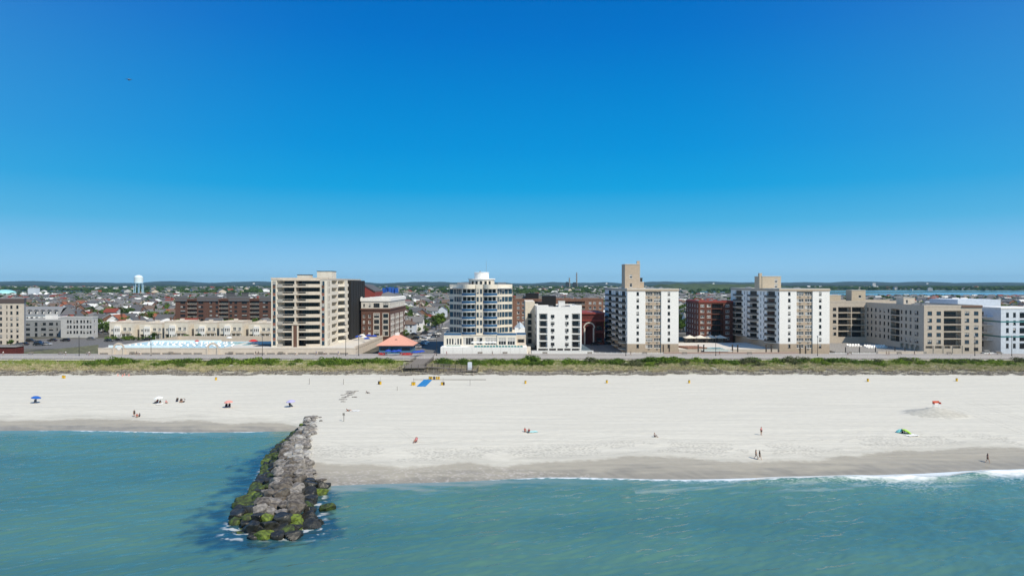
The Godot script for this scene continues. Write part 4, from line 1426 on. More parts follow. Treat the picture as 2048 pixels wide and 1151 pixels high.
# ---------------------------------------------------------------- white mid-rise between the condominium and the first tower
func make_midrise() -> void:
	var d := 300.0
	var k := d / F
	var t := block("white_midrise", "white six-storey apartment house with black rooftop plant", 1074, d)
	var w := 89.5 * k
	var m := MB.new()
	var rows := []
	for i in 5: rows.append(2.75 + 2.98 * i)
	var cols := [L(0.9, 0, 3.6, 2.55, 1.7, "bars"), W(5.9, 0.75, 1.6, 1.25, 2, "dark_trim"), W(12.0, 0.75, 1.6, 1.25, 2, "dark_trim"), L(14.9, 0, 3.6, 2.55, 1.7, "bars")]
	facade(t, m, Vector3(0, 2.2, 0), Vector3.RIGHT, w, 17.2, stack(rows.map(func(y): return y - 2.2), cols))
	for y in rows:
		for x in [6.3, 12.4]: part("air_conditioner", ac_mesh(), t, Transform3D(Basis(), Vector3(x, y + 0.15, 0.0)))
	for x in [0.0, 4.7, 8.2, 11.2, 14.4, 18.6]:
		var c := MB.new()
		c.box(x, 0, -0.5, x + 0.55, 2.2, -0.02)
		part("column", c.mesh(M.white_paint), t)
	m.face(Vector3(0, 0, -4), Vector3(0, 2.2, -4), Vector3(w, 2.2, -4), Vector3(w, 0, -4), Vector3.BACK)
	m.face(Vector3(0, 2.2, 0), Vector3(w, 2.2, 0), Vector3(w, 2.2, -4), Vector3(0, 2.2, -4), Vector3.DOWN)
	for x in [0.8, 5.2, 8.9, 12.0, 15.2]: part("glass_door", door_mesh(3.0, 2.1), t, Transform3D(Basis(), Vector3(x, 0, -3.9)))
	shell(m, 0, 0, w, -42, 2.2, 19.4, "rb")
	shell(m, 0, -4, w, -42, 0, 2.2, "rb")
	# shaded flank: setbacks with balconies
	var ops := []
	for y in rows: 
		ops.append(L(4.0, y - 2.2, 6.0, 2.5, 1.8, "bars"))
		ops.append(L(14.0, y - 2.2, 6.0, 2.5, 1.8, "bars"))
		ops.append(L(24.0, y - 2.2, 6.0, 2.5, 1.8, "bars"))
		ops.append(W(33.0, y - 1.4, 1.4, 1.4, 1, "dark_trim"))
	facade(t, m, Vector3(0, 2.2, -42), Vector3.BACK, 42, 17.2, ops)
	part("wall", m.mesh(M.white_paint), t)
	# rear wing that steps out to the left
	var rw := MB.new()
	var ro := []
	for y in rows: ro.append(L(1.0, y - 1.0, 2.2, 2.4, 1.5, "bars"))
	facade(t, rw, Vector3(-4.4, 0, -30), Vector3.RIGHT, 4.4, 21.6, ro)
	shell(rw, -4.4, -30, 0, -62, 0, 21.6, "lrbt")
	part("rear_wing", rw.mesh(M.ivory_stucco), t)
	parapet_roof(t, 0, 0, w, -42, 19.4, "white_paint", "gravel_roof", 0.7, 0.05)
	for x in [[0.0, 4.9], [14.2, w]]:
		var p := MB.new()
		p.box(x[0] - 0.03, 20.1, -3.5, x[1] + 0.03, 20.75, 0.08)
		part("raised_parapet", p.mesh(M.white_paint), t)
	penthouse(t, 3.2, -20, 9.4, -27, 19.4, 24.3, "black_net", [], "black_metal")
	penthouse(t, 1.2, -16, 3.0, -20, 19.4, 21.6, "black_net", [], "black_metal")
	penthouse(t, 9.8, -8, 12.6, -12, 19.4, 22.2, "white_paint")
	roof_units(t, 4, -4, 17, -16, 19.4, 10)

# ---------------------------------------------------------------- brick houses behind the first line
func brick_block(called: String, label: String, px: float, pr: float, d: float, topy: float, m: String, cols: Array, fh: float, n: int, depth: float, side_cols: Array, band := "", base_y := 1.6) -> Node3D:
	var t := block(called, label, px, d)
	var w := (pr - px) * d / F
	var h := wy(topy, d) - STREET
	var b := MB.new()
	var rows := []
	for i in n: rows.append(h - 0.6 - fh * (i + 1))
	rows = rows.filter(func(y): return y > base_y - 1.5)
	facade(t, b, Vector3.ZERO, Vector3.RIGHT, w, h, stack(rows, cols))
	var left := px > 1024
	var sc := []
	for c in side_cols: sc.append(W(c, 0.7, 1.2, 1.4, 1, "white_trim"))
	if left: facade(t, b, Vector3(0, 0, -depth), Vector3.BACK, depth, h, stack(rows, sc))
	else: facade(t, b, Vector3(w, 0, 0), Vector3.FORWARD, depth, h, stack(rows, sc))
	shell(b, 0, 0, w, -depth, 0, h, "rb" if left else "lb")
	part("wall", b.mesh(M[m]), t)
	parapet_roof(t, 0, 0, w, -depth, h, band if band else m, "gravel_roof", 0.6, 0.15)
	return t

func make_brick_blocks() -> void:
	# dark brick block behind the town houses
	var d := 450.0
	var k := d / F
	var cols := []
	for px in [[365, 3.2], [401, 3.2], [421, 1.8], [433, 1.6], [461, 1.6], [471, 1.8], [488, 3.4], [530, 3.4]]:
		cols.append(W((px[0] - 350) * k - px[1] / 2, 0.75, px[1], 1.35, 2 if px[1] > 2 else 1, "dark_trim"))
	for px in [[374, 393], [437, 456], [499, 518]]: cols.append(L((px[0] - 350) * k, 0.1, (px[1] - px[0]) * k, 2.45, 1.8, "bars", "pale_concrete"))
	var t := brick_block("dark_brick_apartments", "long dark brown brick apartment block with black mansard roof behind the town houses", 350, 545, d, 599, "brown_brick", cols, 2.76, 7, 20, [3, 9, 15], "", 0.0)
	var h := wy(599, d) - STREET
	var w := 195 * k
	var ms := MB.new()
	for x in [[0.0, 23.5 * k], [43.5 * k, 86.5 * k], [106.5 * k, 148.5 * k], [168.5 * k, w]]:
		ms.obox(Vector3(x[0], h - 0.9, 0.25), Vector3(x[1] - x[0], 0, 0), Vector3(0, 3.2, -0.9), Vector3(0, 0, 0.25))
	part("mansard", ms.mesh(M.slate_shingle), t)
	for x in [[96, 107], [127, 135]]: penthouse(t, x[0] * k, -5, x[1] * k, -10, h, h + 4.4, "slate_shingle", [], "black_metal")
	roof_units(t, 4, -3, w - 4, -16, h, 14)
	# long rose brick block behind the mid-rise
	d = 420.0
	k = d / F
	cols = []
	for px in [1034, 1044, 1178, 1187, 1198]: cols.append(W((px - 1025) * k, 0.75, 1.5, 1.5, 1, "white_trim"))
	for px in [[1060, 1078], [1095, 1112], [1130, 1170]]: cols.append(L((px[0] - 1025) * k, 0.15, (px[1] - px[0]) * k, 2.3, 1.6, "bars", "pale_concrete"))
	t = brick_block("rose_brick_apartments", "long rose brick apartment block behind the white mid-rise", 1025, 1207, d, 599, "rose_brick", cols, 2.9, 6, 22, [4, 10, 16], "", 0.0)
	h = wy(599, d) - STREET
	penthouse(t, 8, -8, 16, -14, h, h + 3.6, "black_net", [], "black_metal")
	penthouse(t, 2, -14, 22, -20, h, h + 1.8, "gravel_roof", [], "gravel_roof")
	roof_units(t, 18, -4, 50, -18, h, 10)
	# dark red house with an arched entrance, between the mid-rise and the first tower
	d = 345.0
	k = d / F
	t = block("dark_red_arched_house", "dark red house with a tall white arch beside the white mid-rise", 1163, d)
	var w2 := 46 * k
	h = 15.0
	var b := MB.new()
	facade(t, b, Vector3.ZERO, Vector3.RIGHT, w2, h, [H(2.2, 0, 3.2, 9.0, 2.0), L(7.2, 1.0, 3.6, 4.5, 2.0), L(7.2, 7.0, 3.6, 4.0, 2.0)])
	shell(b, 0, 0, w2, -30, 0, h, "lrbt")
	part("wall", b.mesh(M.dark_red), t)
	var a := MB.new()
	for i in 12:
		var p := Vector2(3.8 - 2.3 * cos(PI * i / 12), 8.2 + 2.3 * sin(PI * i / 12))
		var q := Vector2(3.8 - 2.3 * cos(PI * (i + 1) / 12), 8.2 + 2.3 * sin(PI * (i + 1) / 12))
		var v := Vector3(q.x - p.x, q.y - p.y, 0)
		a.obox(Vector3(p.x, p.y, 0.02), v, Vector3(-v.y, v.x, 0).normalized() * 0.6, Vector3(0, 0, 0.4))
	a.box(1.2, 0, 0.02, 1.9, 8.2, 0.4)
	a.box(5.6, 0, 0.02, 6.3, 8.2, 0.4)
	part("arch", a.mesh(M.pale_concrete), t)
	var c := MB.new()
	c.box(-0.3, 11.6, 0.02, w2 + 0.3, 12.2, 0.5)
	c.box(-0.3, h, -30, w2 + 0.3, h + 0.7, 0.5)
	part("cornice", c.mesh(M.red_cladding), t)
	roof_units(t, 1, -2, 10, -20, h, 6)
	# red brick block between the two towers
	d = 355.0
	k = d / F
	cols = []
	for px in [1403, 1416, 1453]: cols.append(W((px - 1398) * k - 0.4, 0.8, 1.9, 1.3, 2, "white_trim"))
	cols.append(L((1424 - 1398) * k, 0.1, 23 * k, 2.4, 2.0, "bars"))
	t = brick_block("red_brick_apartments", "dark red brick apartment block standing between the two white towers", 1398, 1467, d, 603.5, "red_brick", cols, 2.76, 8, 26, [3, 8, 13, 18, 23], "red_cladding", 0.0)
	for kk in 1: roof_units(t, 3, -3, 14, -20, wy(603.5, d) - STREET, 6)
	# cream block on the left edge of the picture
	d = 345.0
	k = d / F
	t = block("cream_brick_block", "cream brick block with a brown roof band at the left edge", -70, d)
	var cw := 117 * k
	h = wy(606, d) - STREET
	b = MB.new()
	cols = []
	for px in [-55, -42, -30, -12, 0, 13, 21, 33]:
		cols.append(W((px + 70) * k - 0.4, 0, 1.1 if px != 13 and px != -30 else 0.6, 1.5, 1, "dark_trim"))
	var rows := []
	for i in 7: rows.append(h - 2.6 - 2.9 * i)
	facade(t, b, Vector3.ZERO, Vector3.RIGHT, cw, h, stack(rows.slice(0, 7), cols))
	b.face(Vector3(cw, 0, 0), Vector3(cw, h, 0), Vector3(cw - 13, h, -20), Vector3(cw - 13, 0, -20), Vector3.RIGHT)
	shell(b, 0, 0, cw - 13, -20, 0, h, "lb")
	part("wall", b.mesh(M.cream_stucco), t)
	var bd := MB.new()
	bd.prism([Vector2(-0.2, 0.2), Vector2(cw + 0.2, 0.2), Vector2(cw - 12.8, -20.2), Vector2(-0.2, -20.2)], h, h + 2.2)
	part("roof_band", bd.mesh(mat("umber_band", lin(0.10, 0.075, 0.07), 0.8)), t)
	bd = MB.new()
	bd.prism([Vector2(0.2, -0.2), Vector2(cw - 0.3, -0.2), Vector2(cw - 13.3, -19.8), Vector2(0.2, -19.8)], h + 2.2, h + 2.26)
	part("roof", bd.mesh(M.gravel_roof), t)
	# grey blocks behind the parked cars
	d = 395.0
	k = d / F
	cols = [W(2.5, 0.8, 2.8, 1.4, 2, "dark_trim"), W(8.0, 0.4, 1.5, 1.9, 1, "dark_trim"), W(11.5, 0.8, 2.8, 1.4, 2, "dark_trim"), W(16.0, 0.8, 2.4, 1.4, 2, "dark_trim"), W(20.0, 0.8, 1.0, 1.4, 1, "dark_trim")]
	t = brick_block("grey_office", "low dark grey rendered block behind the parked cars", 40, 120, d, 640, "grey_render", cols, 3.0, 3, 20, [4, 10], "light_grey_render", 0.0)
	penthouse(t, 10, -6, 14, -11, wy(640, d) - STREET, wy(630, d) - STREET, "white_paint")
	cols = []
	for x in [3.4, 5.0, 7.0, 8.6, 10.8, 12.4, 14.4, 16.0]: cols.append(W(x, 0.7, 1.0, 1.5, 1, "dark_trim"))
	t = brick_block("pale_grey_block", "pale grey three-storey block right of the dark grey one", 120.5, 184, 388.0, 635, "light_grey_render", cols, 2.95, 3, 5, [1.5], "light_grey_render", 0.0)
	# gambrel-roofed terrace with dormers
	d = 450.0
	t = block("dormered_terrace", "white terrace with pale slate mansard and a row of dormers behind the grey office", 36, d)
	b = MB.new()
	var dw := 82 * d / F
	h = wy(630, d) - STREET
	facade(t, b, Vector3.ZERO, Vector3.RIGHT, dw, h, stack([h - 2.6], range(8).map(func(i): return W(1.2 + i * 3.2, 0, 1.8, 1.5, 2, "dark_trim"))))
	shell(b, 0, 0, dw, -16, 0, h, "lrb")
	part("wall", b.mesh(M.white_paint), t)
	var rf := MB.new()
	rf.face(Vector3(-0.4, h, 0.4), Vector3(-0.4, h + 4.2, -3.0), Vector3(dw + 0.4, h + 4.2, -3.0), Vector3(dw + 0.4, h, 0.4), Vector3(0, 1, 1))
	rf.face(Vector3(-0.4, h + 4.2, -3.0), Vector3(-0.4, h + 5.4, -8), Vector3(dw + 0.4, h + 5.4, -8), Vector3(dw + 0.4, h + 4.2, -3.0), Vector3(0, 1, 0.2))
	rf.face(Vector3(-0.4, h, -16.4), Vector3(-0.4, h + 5.4, -8), Vector3(dw + 0.4, h + 5.4, -8), Vector3(dw + 0.4, h, -16.4), Vector3(0, 1, -1))
	for x in [-0.4, dw + 0.4]:
		rf.flip(Vector3(x, h, 0.4), Vector3(x, h + 5.4, -8), Vector3(x, h, -16.4), Vector3(x, 0, 0))
	part("roof", rf.mesh(M.light_shingle), t)
	for i in 6:
		var dm := MB.new()
		var x := 1.6 + i * 4.2
		dm.box(x, h + 0.9, -2.0, x + 1.8, h + 2.6, -0.3)
		var q := part("dormer", dm.mesh(M.white_paint), t)
		part("roof", gable_mesh(2.0, 1.9, 0.8, M.slate_shingle, 0.15), q, Transform3D(Basis(Vector3.UP, PI / 2), Vector3(x + 0.9, h + 2.6, -1.1)))
		part("window", window_mesh(1.1, 1.2, 1, "dark_trim", "dark_glass", 0), q, Transform3D(Basis(), Vector3(x + 0.35, h + 1.15, -0.1)))

# ---------------------------------------------------------------- beige complex on the right and the pale blue one at the edge
func make_right_blocks() -> void:
	var d := 297.0
	var k := d / F
	var t := block("beige_apartment_complex", "large beige stepped apartment complex with dark recessed balconies on the right", 1849, d)
	var w := 116 * k
	var b := MB.new()
	var h := 20.3
	var rows := []
	for i in 5: rows.append(4.55 + 3.03 * i)
	var cols := [W(1.5, 0, 1.9, 1.55, 2, "dark_trim", "blue_glass"), W(5.3, 0, 1.9, 1.55, 2, "dark_trim", "blue_glass"), L(8.4, -0.75, 7.4, 2.6, 2.0, "bars"), W(17.3, 0, 1.9, 1.55, 2, "dark_trim", "blue_glass"), W(21.2, 0, 1.9, 1.55, 2, "dark_trim", "blue_glass")]
	var ops := stack(rows, cols)
	for x in [[0.7, 2.9], [4.7, 2.9], [8.7, 2.6], [12.3, 3.3]]: ops.append(H(x[0], 2.5, x[1], 1.1, 1.5))
	ops.append(W(17.3, 1.6, 1.9, 1.3, 2, "dark_trim"))
	ops.append(W(21.2, 1.6, 1.9, 1.3, 2, "dark_trim"))
	facade(t, b, Vector3.ZERO, Vector3.RIGHT, w, h, ops)
	for x in [3.85, 8.05, 12.0, 16.2]:
		var p := MB.new()
		p.box(x, 0.0, 0.0, x + 0.25, 3.7, 0.12)
		part("rib", p.mesh(M.concrete), t)
	ops = []
	for y in rows:
		for dz in [4.7, 6.2, 10.0, 13.5, 17.1, 28.0, 31.6, 35.4, 39.3, 43.3, 46.9]:
			ops.append(W(48 - dz - 0.7, y - 0.05, 1.3, 1.65, 1, "dark_trim"))
		ops.append(L(48 - 26.2, y - 0.75, 7.5, 2.6, 2.0, "bars"))
	for dz in [4.5, 8.5, 12.5, 16.5]: ops.append(H(48 - dz - 1.4, 1.2, 2.6, 2.2, 1.0))
	facade(t, b, Vector3(0, 0, -48), Vector3.BACK, 48, h, ops)
	shell(b, 0, 0, w, -48, 0, h, "rb")
	# rear wing
	var rw := 18.3
	ops = []
	for y in rows:
		ops.append(W(1.6, y, 1.7, 1.5, 1, "dark_trim"))
		ops.append(L(4.2, y - 0.75, 6.4, 2.6, 2.2, "bars"))
		ops.append(L(11.0, y - 0.75, 6.4, 2.6, 2.2, "bars"))
	facade(t, b, Vector3(-rw, 0, -48), Vector3.RIGHT, rw, 21.0, ops)
	shell(b, -rw, -48, w, -72, 0, 21.0, "lrb")
	part("wall", b.mesh(M.tan_brick), t)
	parapet_roof(t, 0, 0, w, -47.8, h, "tan_brick", "gravel_roof", 0.6, 0.08)
	parapet_roof(t, -rw, -48, w, -72, 21.0, "tan_brick", "gravel_roof", 0.6, 0.08)
	penthouse(t, -5.5, -28 - 24, 1.4, -34 - 24, 21.0, 26.6, "tan_wall", [W(3.4, 2.0, 1.4, 1.2)])
	penthouse(t, 1.4, -18, 6.4, -24, h, h + 3.3, "cream_stucco", [W(0.8, 0.8, 1.2, 1.6)])
	penthouse(t, -16, -54, -10, -60, 21.0, 24.2, "tan_wall")
	for x in [[-13, -60], [10, -30], [3, -12]]: roof_units(t, x[0], x[1], x[0] + 6, x[1] - 6, 21.0 if x[1] < -48 else h, 4)
	var ov := MB.new()
	ov.box(15.9, h - 0.3, -3, 24.7, h + 0.4, 0.35)
	part("roof_lip", ov.mesh(M.brown_panel), t)
	# right edge
	var u := block("pale_blue_apartments", "white and pale blue apartment house with teal bands at the right edge", 2003, 300.0)
	b = MB.new()
	h = 19.2
	ops = []
	for i in 5:
		var y := 2.4 + i * 3.3
		ops.append(W(2.2, y, 1.2, 2.0, 1, "dark_trim"))
		ops.append(W(5.2, y, 1.2, 2.0, 1, "dark_trim"))
		ops.append(L(8.0, y - 0.4, 4.5, 2.6, 1.6, "bars"))
		ops.append(W(14.0, y, 1.4, 2.0, 1, "dark_trim"))
	facade(u, b, Vector3.ZERO, Vector3.RIGHT, 18, h, ops)
	ops = []
	for i in 5: ops.append(L(2.0, 2.0 + i * 3.3, 5.0, 2.6, 1.6, "bars"))
	facade(u, b, Vector3(0, 0, -18), Vector3.BACK, 18, h, ops)
	shell(b, 0, 0, 18, -18, 0, h, "rbt")
	# lower wing
	ops = []
	for i in 4:
		ops.append(W(1.6, 1.4 + i * 3.2, 1.0, 1.9, 1, "dark_trim"))
		ops.append(L(4.4, 1.0 + i * 3.2, 3.0, 2.5, 1.4, "bars", "pale_concrete"))
	facade(u, b, Vector3(-9.2, 0, -18), Vector3.RIGHT, 9.2, 13.8, ops)
	shell(b, -9.2, -18, 18, -40, 0, 13.8, "lrbt")
	shell(b, -2.0, -26, 18, -48, 13.8, 22.6, "flrbt")
	part("wall", b.mesh(M.pale_blue_render), u)
	var tb := MB.new()
	for y in [7.0, 13.4]: tb.box(-0.06, y, -17.9, 18.06, y + 0.6, 0.06)
	tb.box(-9.26, 11.0, -40.1, -0.1, 11.9, -17.94)
	tb.box(-9.26, 3.4, -40.1, -0.1, 3.9, -17.94)
	part("teal_band", tb.mesh(M.teal_band), u)
	var ar := MB.new()
	for i in 10:
		var p := Vector2(-4.8 + 0.1 - 1.7 * cos(PI * i / 10) + 1.4, 13.4 + 1.6 * sin(PI * i / 10))
		var q := Vector2(-4.8 + 0.1 - 1.7 * cos(PI * (i + 1) / 10) + 1.4, 13.4 + 1.6 * sin(PI * (i + 1) / 10))
		var v := Vector3(q.x - p.x, q.y - p.y, 0)
		ar.obox(Vector3(p.x, p.y, -18.3), v, Vector3(-v.y, v.x, 0).normalized() * 0.4, Vector3(0, 0, 0.5))
	part("arch", ar.mesh(M.white_paint), u)
	for y in [5.3, 8.6, 11.9, 15.2]:
		var sl := MB.new()
		sl.box(-2.6, y, -14, -0.02, y + 0.25, -5)
		var q := part("balcony", sl.mesh(M.white_paint), u)
		part("railing", rail_mesh(9.0, "bars", "grey_metal"), q, Transform3D(Basis(Vector3.BACK, Vector3.UP, Vector3.LEFT), Vector3(-2.55, y + 0.25, -14)))
	var wr := MB.new()
	wr.box(-0.2, h, -18, 18, h + 0.6, 0.2)
	part("parapet", wr.mesh(M.white_paint), u)

# ---------------------------------------------------------------- town houses behind the pool deck
func make_town_houses() -> void:
	var d := 378.0
	var k := d / F
	var lab := ["leftmost cream flat-roofed town house behind the pool deck", "second cream town house from the left behind the pool deck", "third cream town house from the left behind the pool deck", "fourth cream town house from the left behind the pool deck", "fifth cream town house from the left behind the pool deck", "rightmost cream town house, half hidden by the banded tower"]
	var first: Node3D = null
	for i in 6:
		var at := Vector3(wx(218 + i * 55, d), STREET, -d - (i % 2) * 2.5)
		if first:
			var c := copy(first, lab[i], at, 0.0, "cream town houses")
			c.scale = Vector3(0.84, [1.0, 0.94, 1.04, 0.97, 1.03, 0.95][i], 1.0)
			continue
		var t := thing("town_house", lab[0], "town house", at, 0.0, "cream town houses")
		first = t
		t.scale = Vector3(0.84, 1.0, 1.0)
		var w := 55 * k - 0.05
		var b := MB.new()
		var h := 8.8
		facade(t, b, Vector3.ZERO, Vector3.RIGHT, w, h, [L(0.4, 0.1, 2.6, 2.6, 1.5, "bars"), W(0.9, 4.2, 1.4, 1.3, 2), H(8.2, 0.1, 5.9, 3.0, 2.2), W(8.8, 4.6, 1.9, 1.6, 2), W(11.8, 4.6, 1.9, 1.6, 2)])
		shell(b, 0, 0, w, -14, 0, h, "lrb")
		part("wall", b.mesh(M.ivory_stucco), t)
		var bay := MB.new()
		facade(t, bay, Vector3(3.6, 0, 1.0), Vector3.RIGHT, 3.8, 7.2, [W(0.3, 4.2, 0.9, 1.6), W(1.45, 4.2, 0.9, 1.6), W(2.6, 4.2, 0.9, 1.6), W(0.3, 0.9, 0.9, 1.6), W(1.45, 0.9, 0.9, 1.6), W(2.6, 0.9, 0.9, 1.6)])
		shell(bay, 3.6, 1.0, 7.4, 0, 0, 7.2, "lrt")
		part("bay", bay.mesh(M.white_paint), t)
		for x in [8.3, 11.0, 13.8]:
			var c := MB.new()
			c.box(x, 0, 0.9, x + 0.3, 3.1, 1.2)
			part("porch_column", c.mesh(M.white_paint), t)
		var sl := MB.new()
		sl.box(8.0, 3.1, 0.02, 14.4, 3.4, 1.4)
		var bal := part("balcony", sl.mesh(M.cream_stucco), t)
		part("railing", rail_mesh(6.2, "bars", "dark_trim"), bal, Transform3D(Basis(), Vector3(8.1, 3.4, 1.35)))
		parapet_roof(t, 0, 0, w, -14, h, "cream_stucco", "white_roof", 0.6, 0.05)
		var hc := MB.new()
		hc.box(6.0, h, -9, 8.0, h + 1.6, -7)
		part("chimney", hc.mesh(M.cream_stucco), t)

# ---------------------------------------------------------------- decks, walls and terraces along the boardwalk
func make_pool_deck() -> void:
	var x0 := wx(195, 288.0)
	var x1 := wx(710, 288.0)
	var t := thing("pool_deck", "long cream walled deck with dark slots and two arched gateways along the boardwalk", "deck", Vector3(x0, STREET, -288))
	var w := x1 - x0
	var h := 3.3
	var b := MB.new()
	var ops := []
	var x := 0.6
	while x < w - 4.0:
		var px := 195 + (x + 1.9) * F / 288.0
		if absf(px - 237) > 13 and absf(px - 425) > 13: ops.append(H(x, 0.95, 3.5, 0.55, 0.5))
		x += 4.3
	facade(t, b, Vector3.ZERO, Vector3.RIGHT, w, h, ops)
	ops = []
	for i in 17: ops.append(H(1.0 + i * 4.0, h - 0.75, 3.0, 0.4, 0.4))
	facade(t, b, Vector3(w, 0, 0), Vector3.FORWARD, 70, h, ops)
	shell(b, 0, 0, w, -70, 0, h, "lb")
	b.box(-0.05, h - 0.02, -0.5, w + 0.05, h + 0.25, 0.08)
	b.box(w - 0.45, h - 0.02, -70, w + 0.07, h + 0.9, -0.5)
	part("wall", b.mesh(M.cream_stucco), t)
	var dk := MB.new()
	dk.box(0.1, h - 0.3, -37, w - 0.5, h, -0.51)
	dk.box(62, h - 0.3, -70, w - 0.5, h, -37)
	part("paving", dk.mesh(M.pale_concrete), t)
	var bp := MB.new()
	bp.box(3.0, h, -34, 50.0, h + 0.02, -2.0)
	part("blue_painted_paving", bp.mesh(mat("pale_blue_deck", lin(0.42, 0.62, 0.70), 0.8, tex["grain"], 0.2)), t)
	for px in [237, 425]:
		var g := MB.new()
		var gx := wx(px, 288.0) - x0
		for i in 14:
			var a := PI * i / 14
			var e := PI * (i + 1) / 14
			var p := Vector3(gx - 1.75 * cos(a), 3.3 + 1.75 * sin(a), 0.1)
			var q := Vector3(gx - 1.75 * cos(e), 3.3 + 1.75 * sin(e), 0.1)
			var n := Vector3(p.x - gx, p.y - 3.3, 0).normalized()
			g.obox(p, q - p, n * 0.75, Vector3(0, 0, 0.35))
		g.box(gx - 2.5, 0, 0.1, gx - 1.75, 3.3, 0.45)
		g.box(gx + 1.75, 0, 0.1, gx + 2.5, 3.3, 0.45)
		part("gateway", g.mesh(M.cream_stucco), t)
		if px == 237:
			var rd := MB.new()
			rd.tube(Vector3(gx, 3.5, -0.1), Vector3(gx, 3.5, 0.12), 0.8, 0.8, 18)
			part("medallion", rd.mesh(M.white_paint), t)
	# glazed wind screens, posts of the screens one by one
	for row in [[2.0, 30.0, -4.0], [6.0, 38.0, -30.0]]:
		var xx: float = row[0]
		while xx < row[1]:
			if not cache.has("screen"):
				var s := MB.new()
				s.box(0.05, 0.1, -0.02, 2.4, 0.95, 0.02)
				var sm := s.mesh(M.clear_fence)
				var fr := MB.new()
				fr.box(0, 0, -0.04, 0.05, 1.05, 0.04)
				fr.box(0.05, 0.95, -0.03, 2.4, 1.02, 0.03)
				fr.add_to(sm, M.white_trim)
				cache["screen"] = sm
			part("wind_screen", cache["screen"], t, Transform3D(Basis(), Vector3(xx, h + 0.02, row[2])))
			xx += 2.5
	# pools
	for p in [[445, 477, 684.0, 688.0], [479, 499, 685.5, 690.0]]:
		var d1 := gd(p[2], 7.45)
		var d0 := gd(p[3], 7.45)
		var pm := MB.new()
		pm.box(wx(p[0], d0) - x0, h + 0.02, -(d1 - 288), wx(p[1], d0) - x0, h + 0.16, -(d0 - 288))
		var pool := part("pool_edge", pm.mesh(M.white_paint), t)
		var wm := MB.new()
		wm.box(wx(p[0], d0) - x0 + 0.3, h + 0.16, -(d1 - 288) + 0.3, wx(p[1], d0) - x0 - 0.3, h + 0.165, -(d0 - 288) - 0.3)
		part("pool_water", wm.mesh(M.pool_water), pool)
	# ramp to the garage
	var rp := MB.new()
	rp.box(60.0, h, -22, 72.0, h + 0.03, -10)
	part("ramp", rp.mesh(M.asphalt), t)
	# sun loungers, each its own thing
	var lounger: Node3D = null
	var n := 0
	for row in [[-6.5, 4.0, 50.0], [-11.5, 6.0, 48.0], [-18.0, 8.0, 44.0], [-21.5, 8.0, 44.0]]:
		var xx: float = row[1]
		var nl := 0
		while xx < row[2]:
			xx += rng.randf_range(2.2, 3.4)
			n += 1
			var at := Vector3(x0 + xx, STREET + h, -288 + row[0])
			nl += 1
			var lb := "white sun lounger in the %s row of the pool deck, %s from left" % [{-6.5: "front", -11.5: "second", -18.0: "third", -21.5: "back"}[row[0]], ordinal(nl)]
			if lounger:
				copy(lounger, lb, at, rng.randf_range(-0.4, 0.4), "white loungers on the pool deck")
			else:
				lounger = thing("sun_lounger", lb, "sun lounger", at, 0.0, "white loungers on the pool deck")
				var s := MB.new()
				s.box(-0.35, 0.32, -0.6, 0.35, 0.42, 0.95)
				part("bed", s.mesh(M.white_plastic), lounger)
				s = MB.new()
				s.obox(Vector3(-0.35, 0.36, -0.62), Vector3(0.7, 0, 0), Vector3(0, 0.65, -0.4), Vector3(0, 0.05, 0.08))
				part("backrest", s.mesh(M.white_plastic), lounger)
				for q in [[-0.3, 0.8], [0.25, 0.8], [-0.3, -0.5], [0.25, -0.5]]:
					s = MB.new()
					s.box(q[0], 0, q[1], q[0] + 0.06, 0.32, q[1] + 0.06)
					part("leg", s.mesh(M.white_plastic), lounger)
	mat("red_canvas", lin(0.50, 0.025, 0.025), 0.8)
	mat("blue_canvas", lin(0.01, 0.10, 0.45), 0.8)
	mat("cobalt_canvas", lin(0.012, 0.06, 0.40), 0.8)
	parasol(spot(506, 689, 7.3), 2.0, 2.4, "red_canvas", "deck_parasol", "red parasol beside the small turquoise pool", "parasols on the pool deck")
	parasol(spot(393, 690, 7.3), 1.0, 2.2, "red_canvas", "deck_parasol", "small red parasol among the white loungers of the pool deck", "parasols on the pool deck")
	parasol(spot(458, 684, 7.3), 1.3, 2.6, "white_plastic", "deck_parasol", "white parasol behind the large turquoise pool", "parasols on the pool deck")
	var i := 0
	for p in [[716, 680, "cobalt_canvas"], [728, 681, "white_plastic"], [737, 678, "cobalt_canvas"], [748, 679, "cobalt_canvas"], [733, 684, "cobalt_canvas"], [724, 677, "white_plastic"]]:
		i += 1
		parasol(spot(p[0], p[1], 7.3), 1.5, 2.3, p[2], "deck_parasol", "%s parasol on the deck right of the banded tower, %s from the left" % ["cobalt blue" if p[2] == "cobalt_canvas" else "white", ordinal([1, 3, 5, 6, 4, 2][i - 1])], "parasols on the pool deck")

func low_wall(called: String, label: String, pl: float, pr: float, d: float, h: float, thick: float, m: String, y := STREET) -> void:
	var b := MB.new()
	var x0 := wx(pl, d)
	var x1 := wx(pr, d)
	b.box(0, 0, -thick, x1 - x0, h, 0)
	b.box(-0.06, h, -thick - 0.06, x1 - x0 + 0.06, h + 0.12, 0.06)
	single(called, b.mesh(M[m]), label, "wall", Transform3D(Basis(), Vector3(x0, y, -d)))

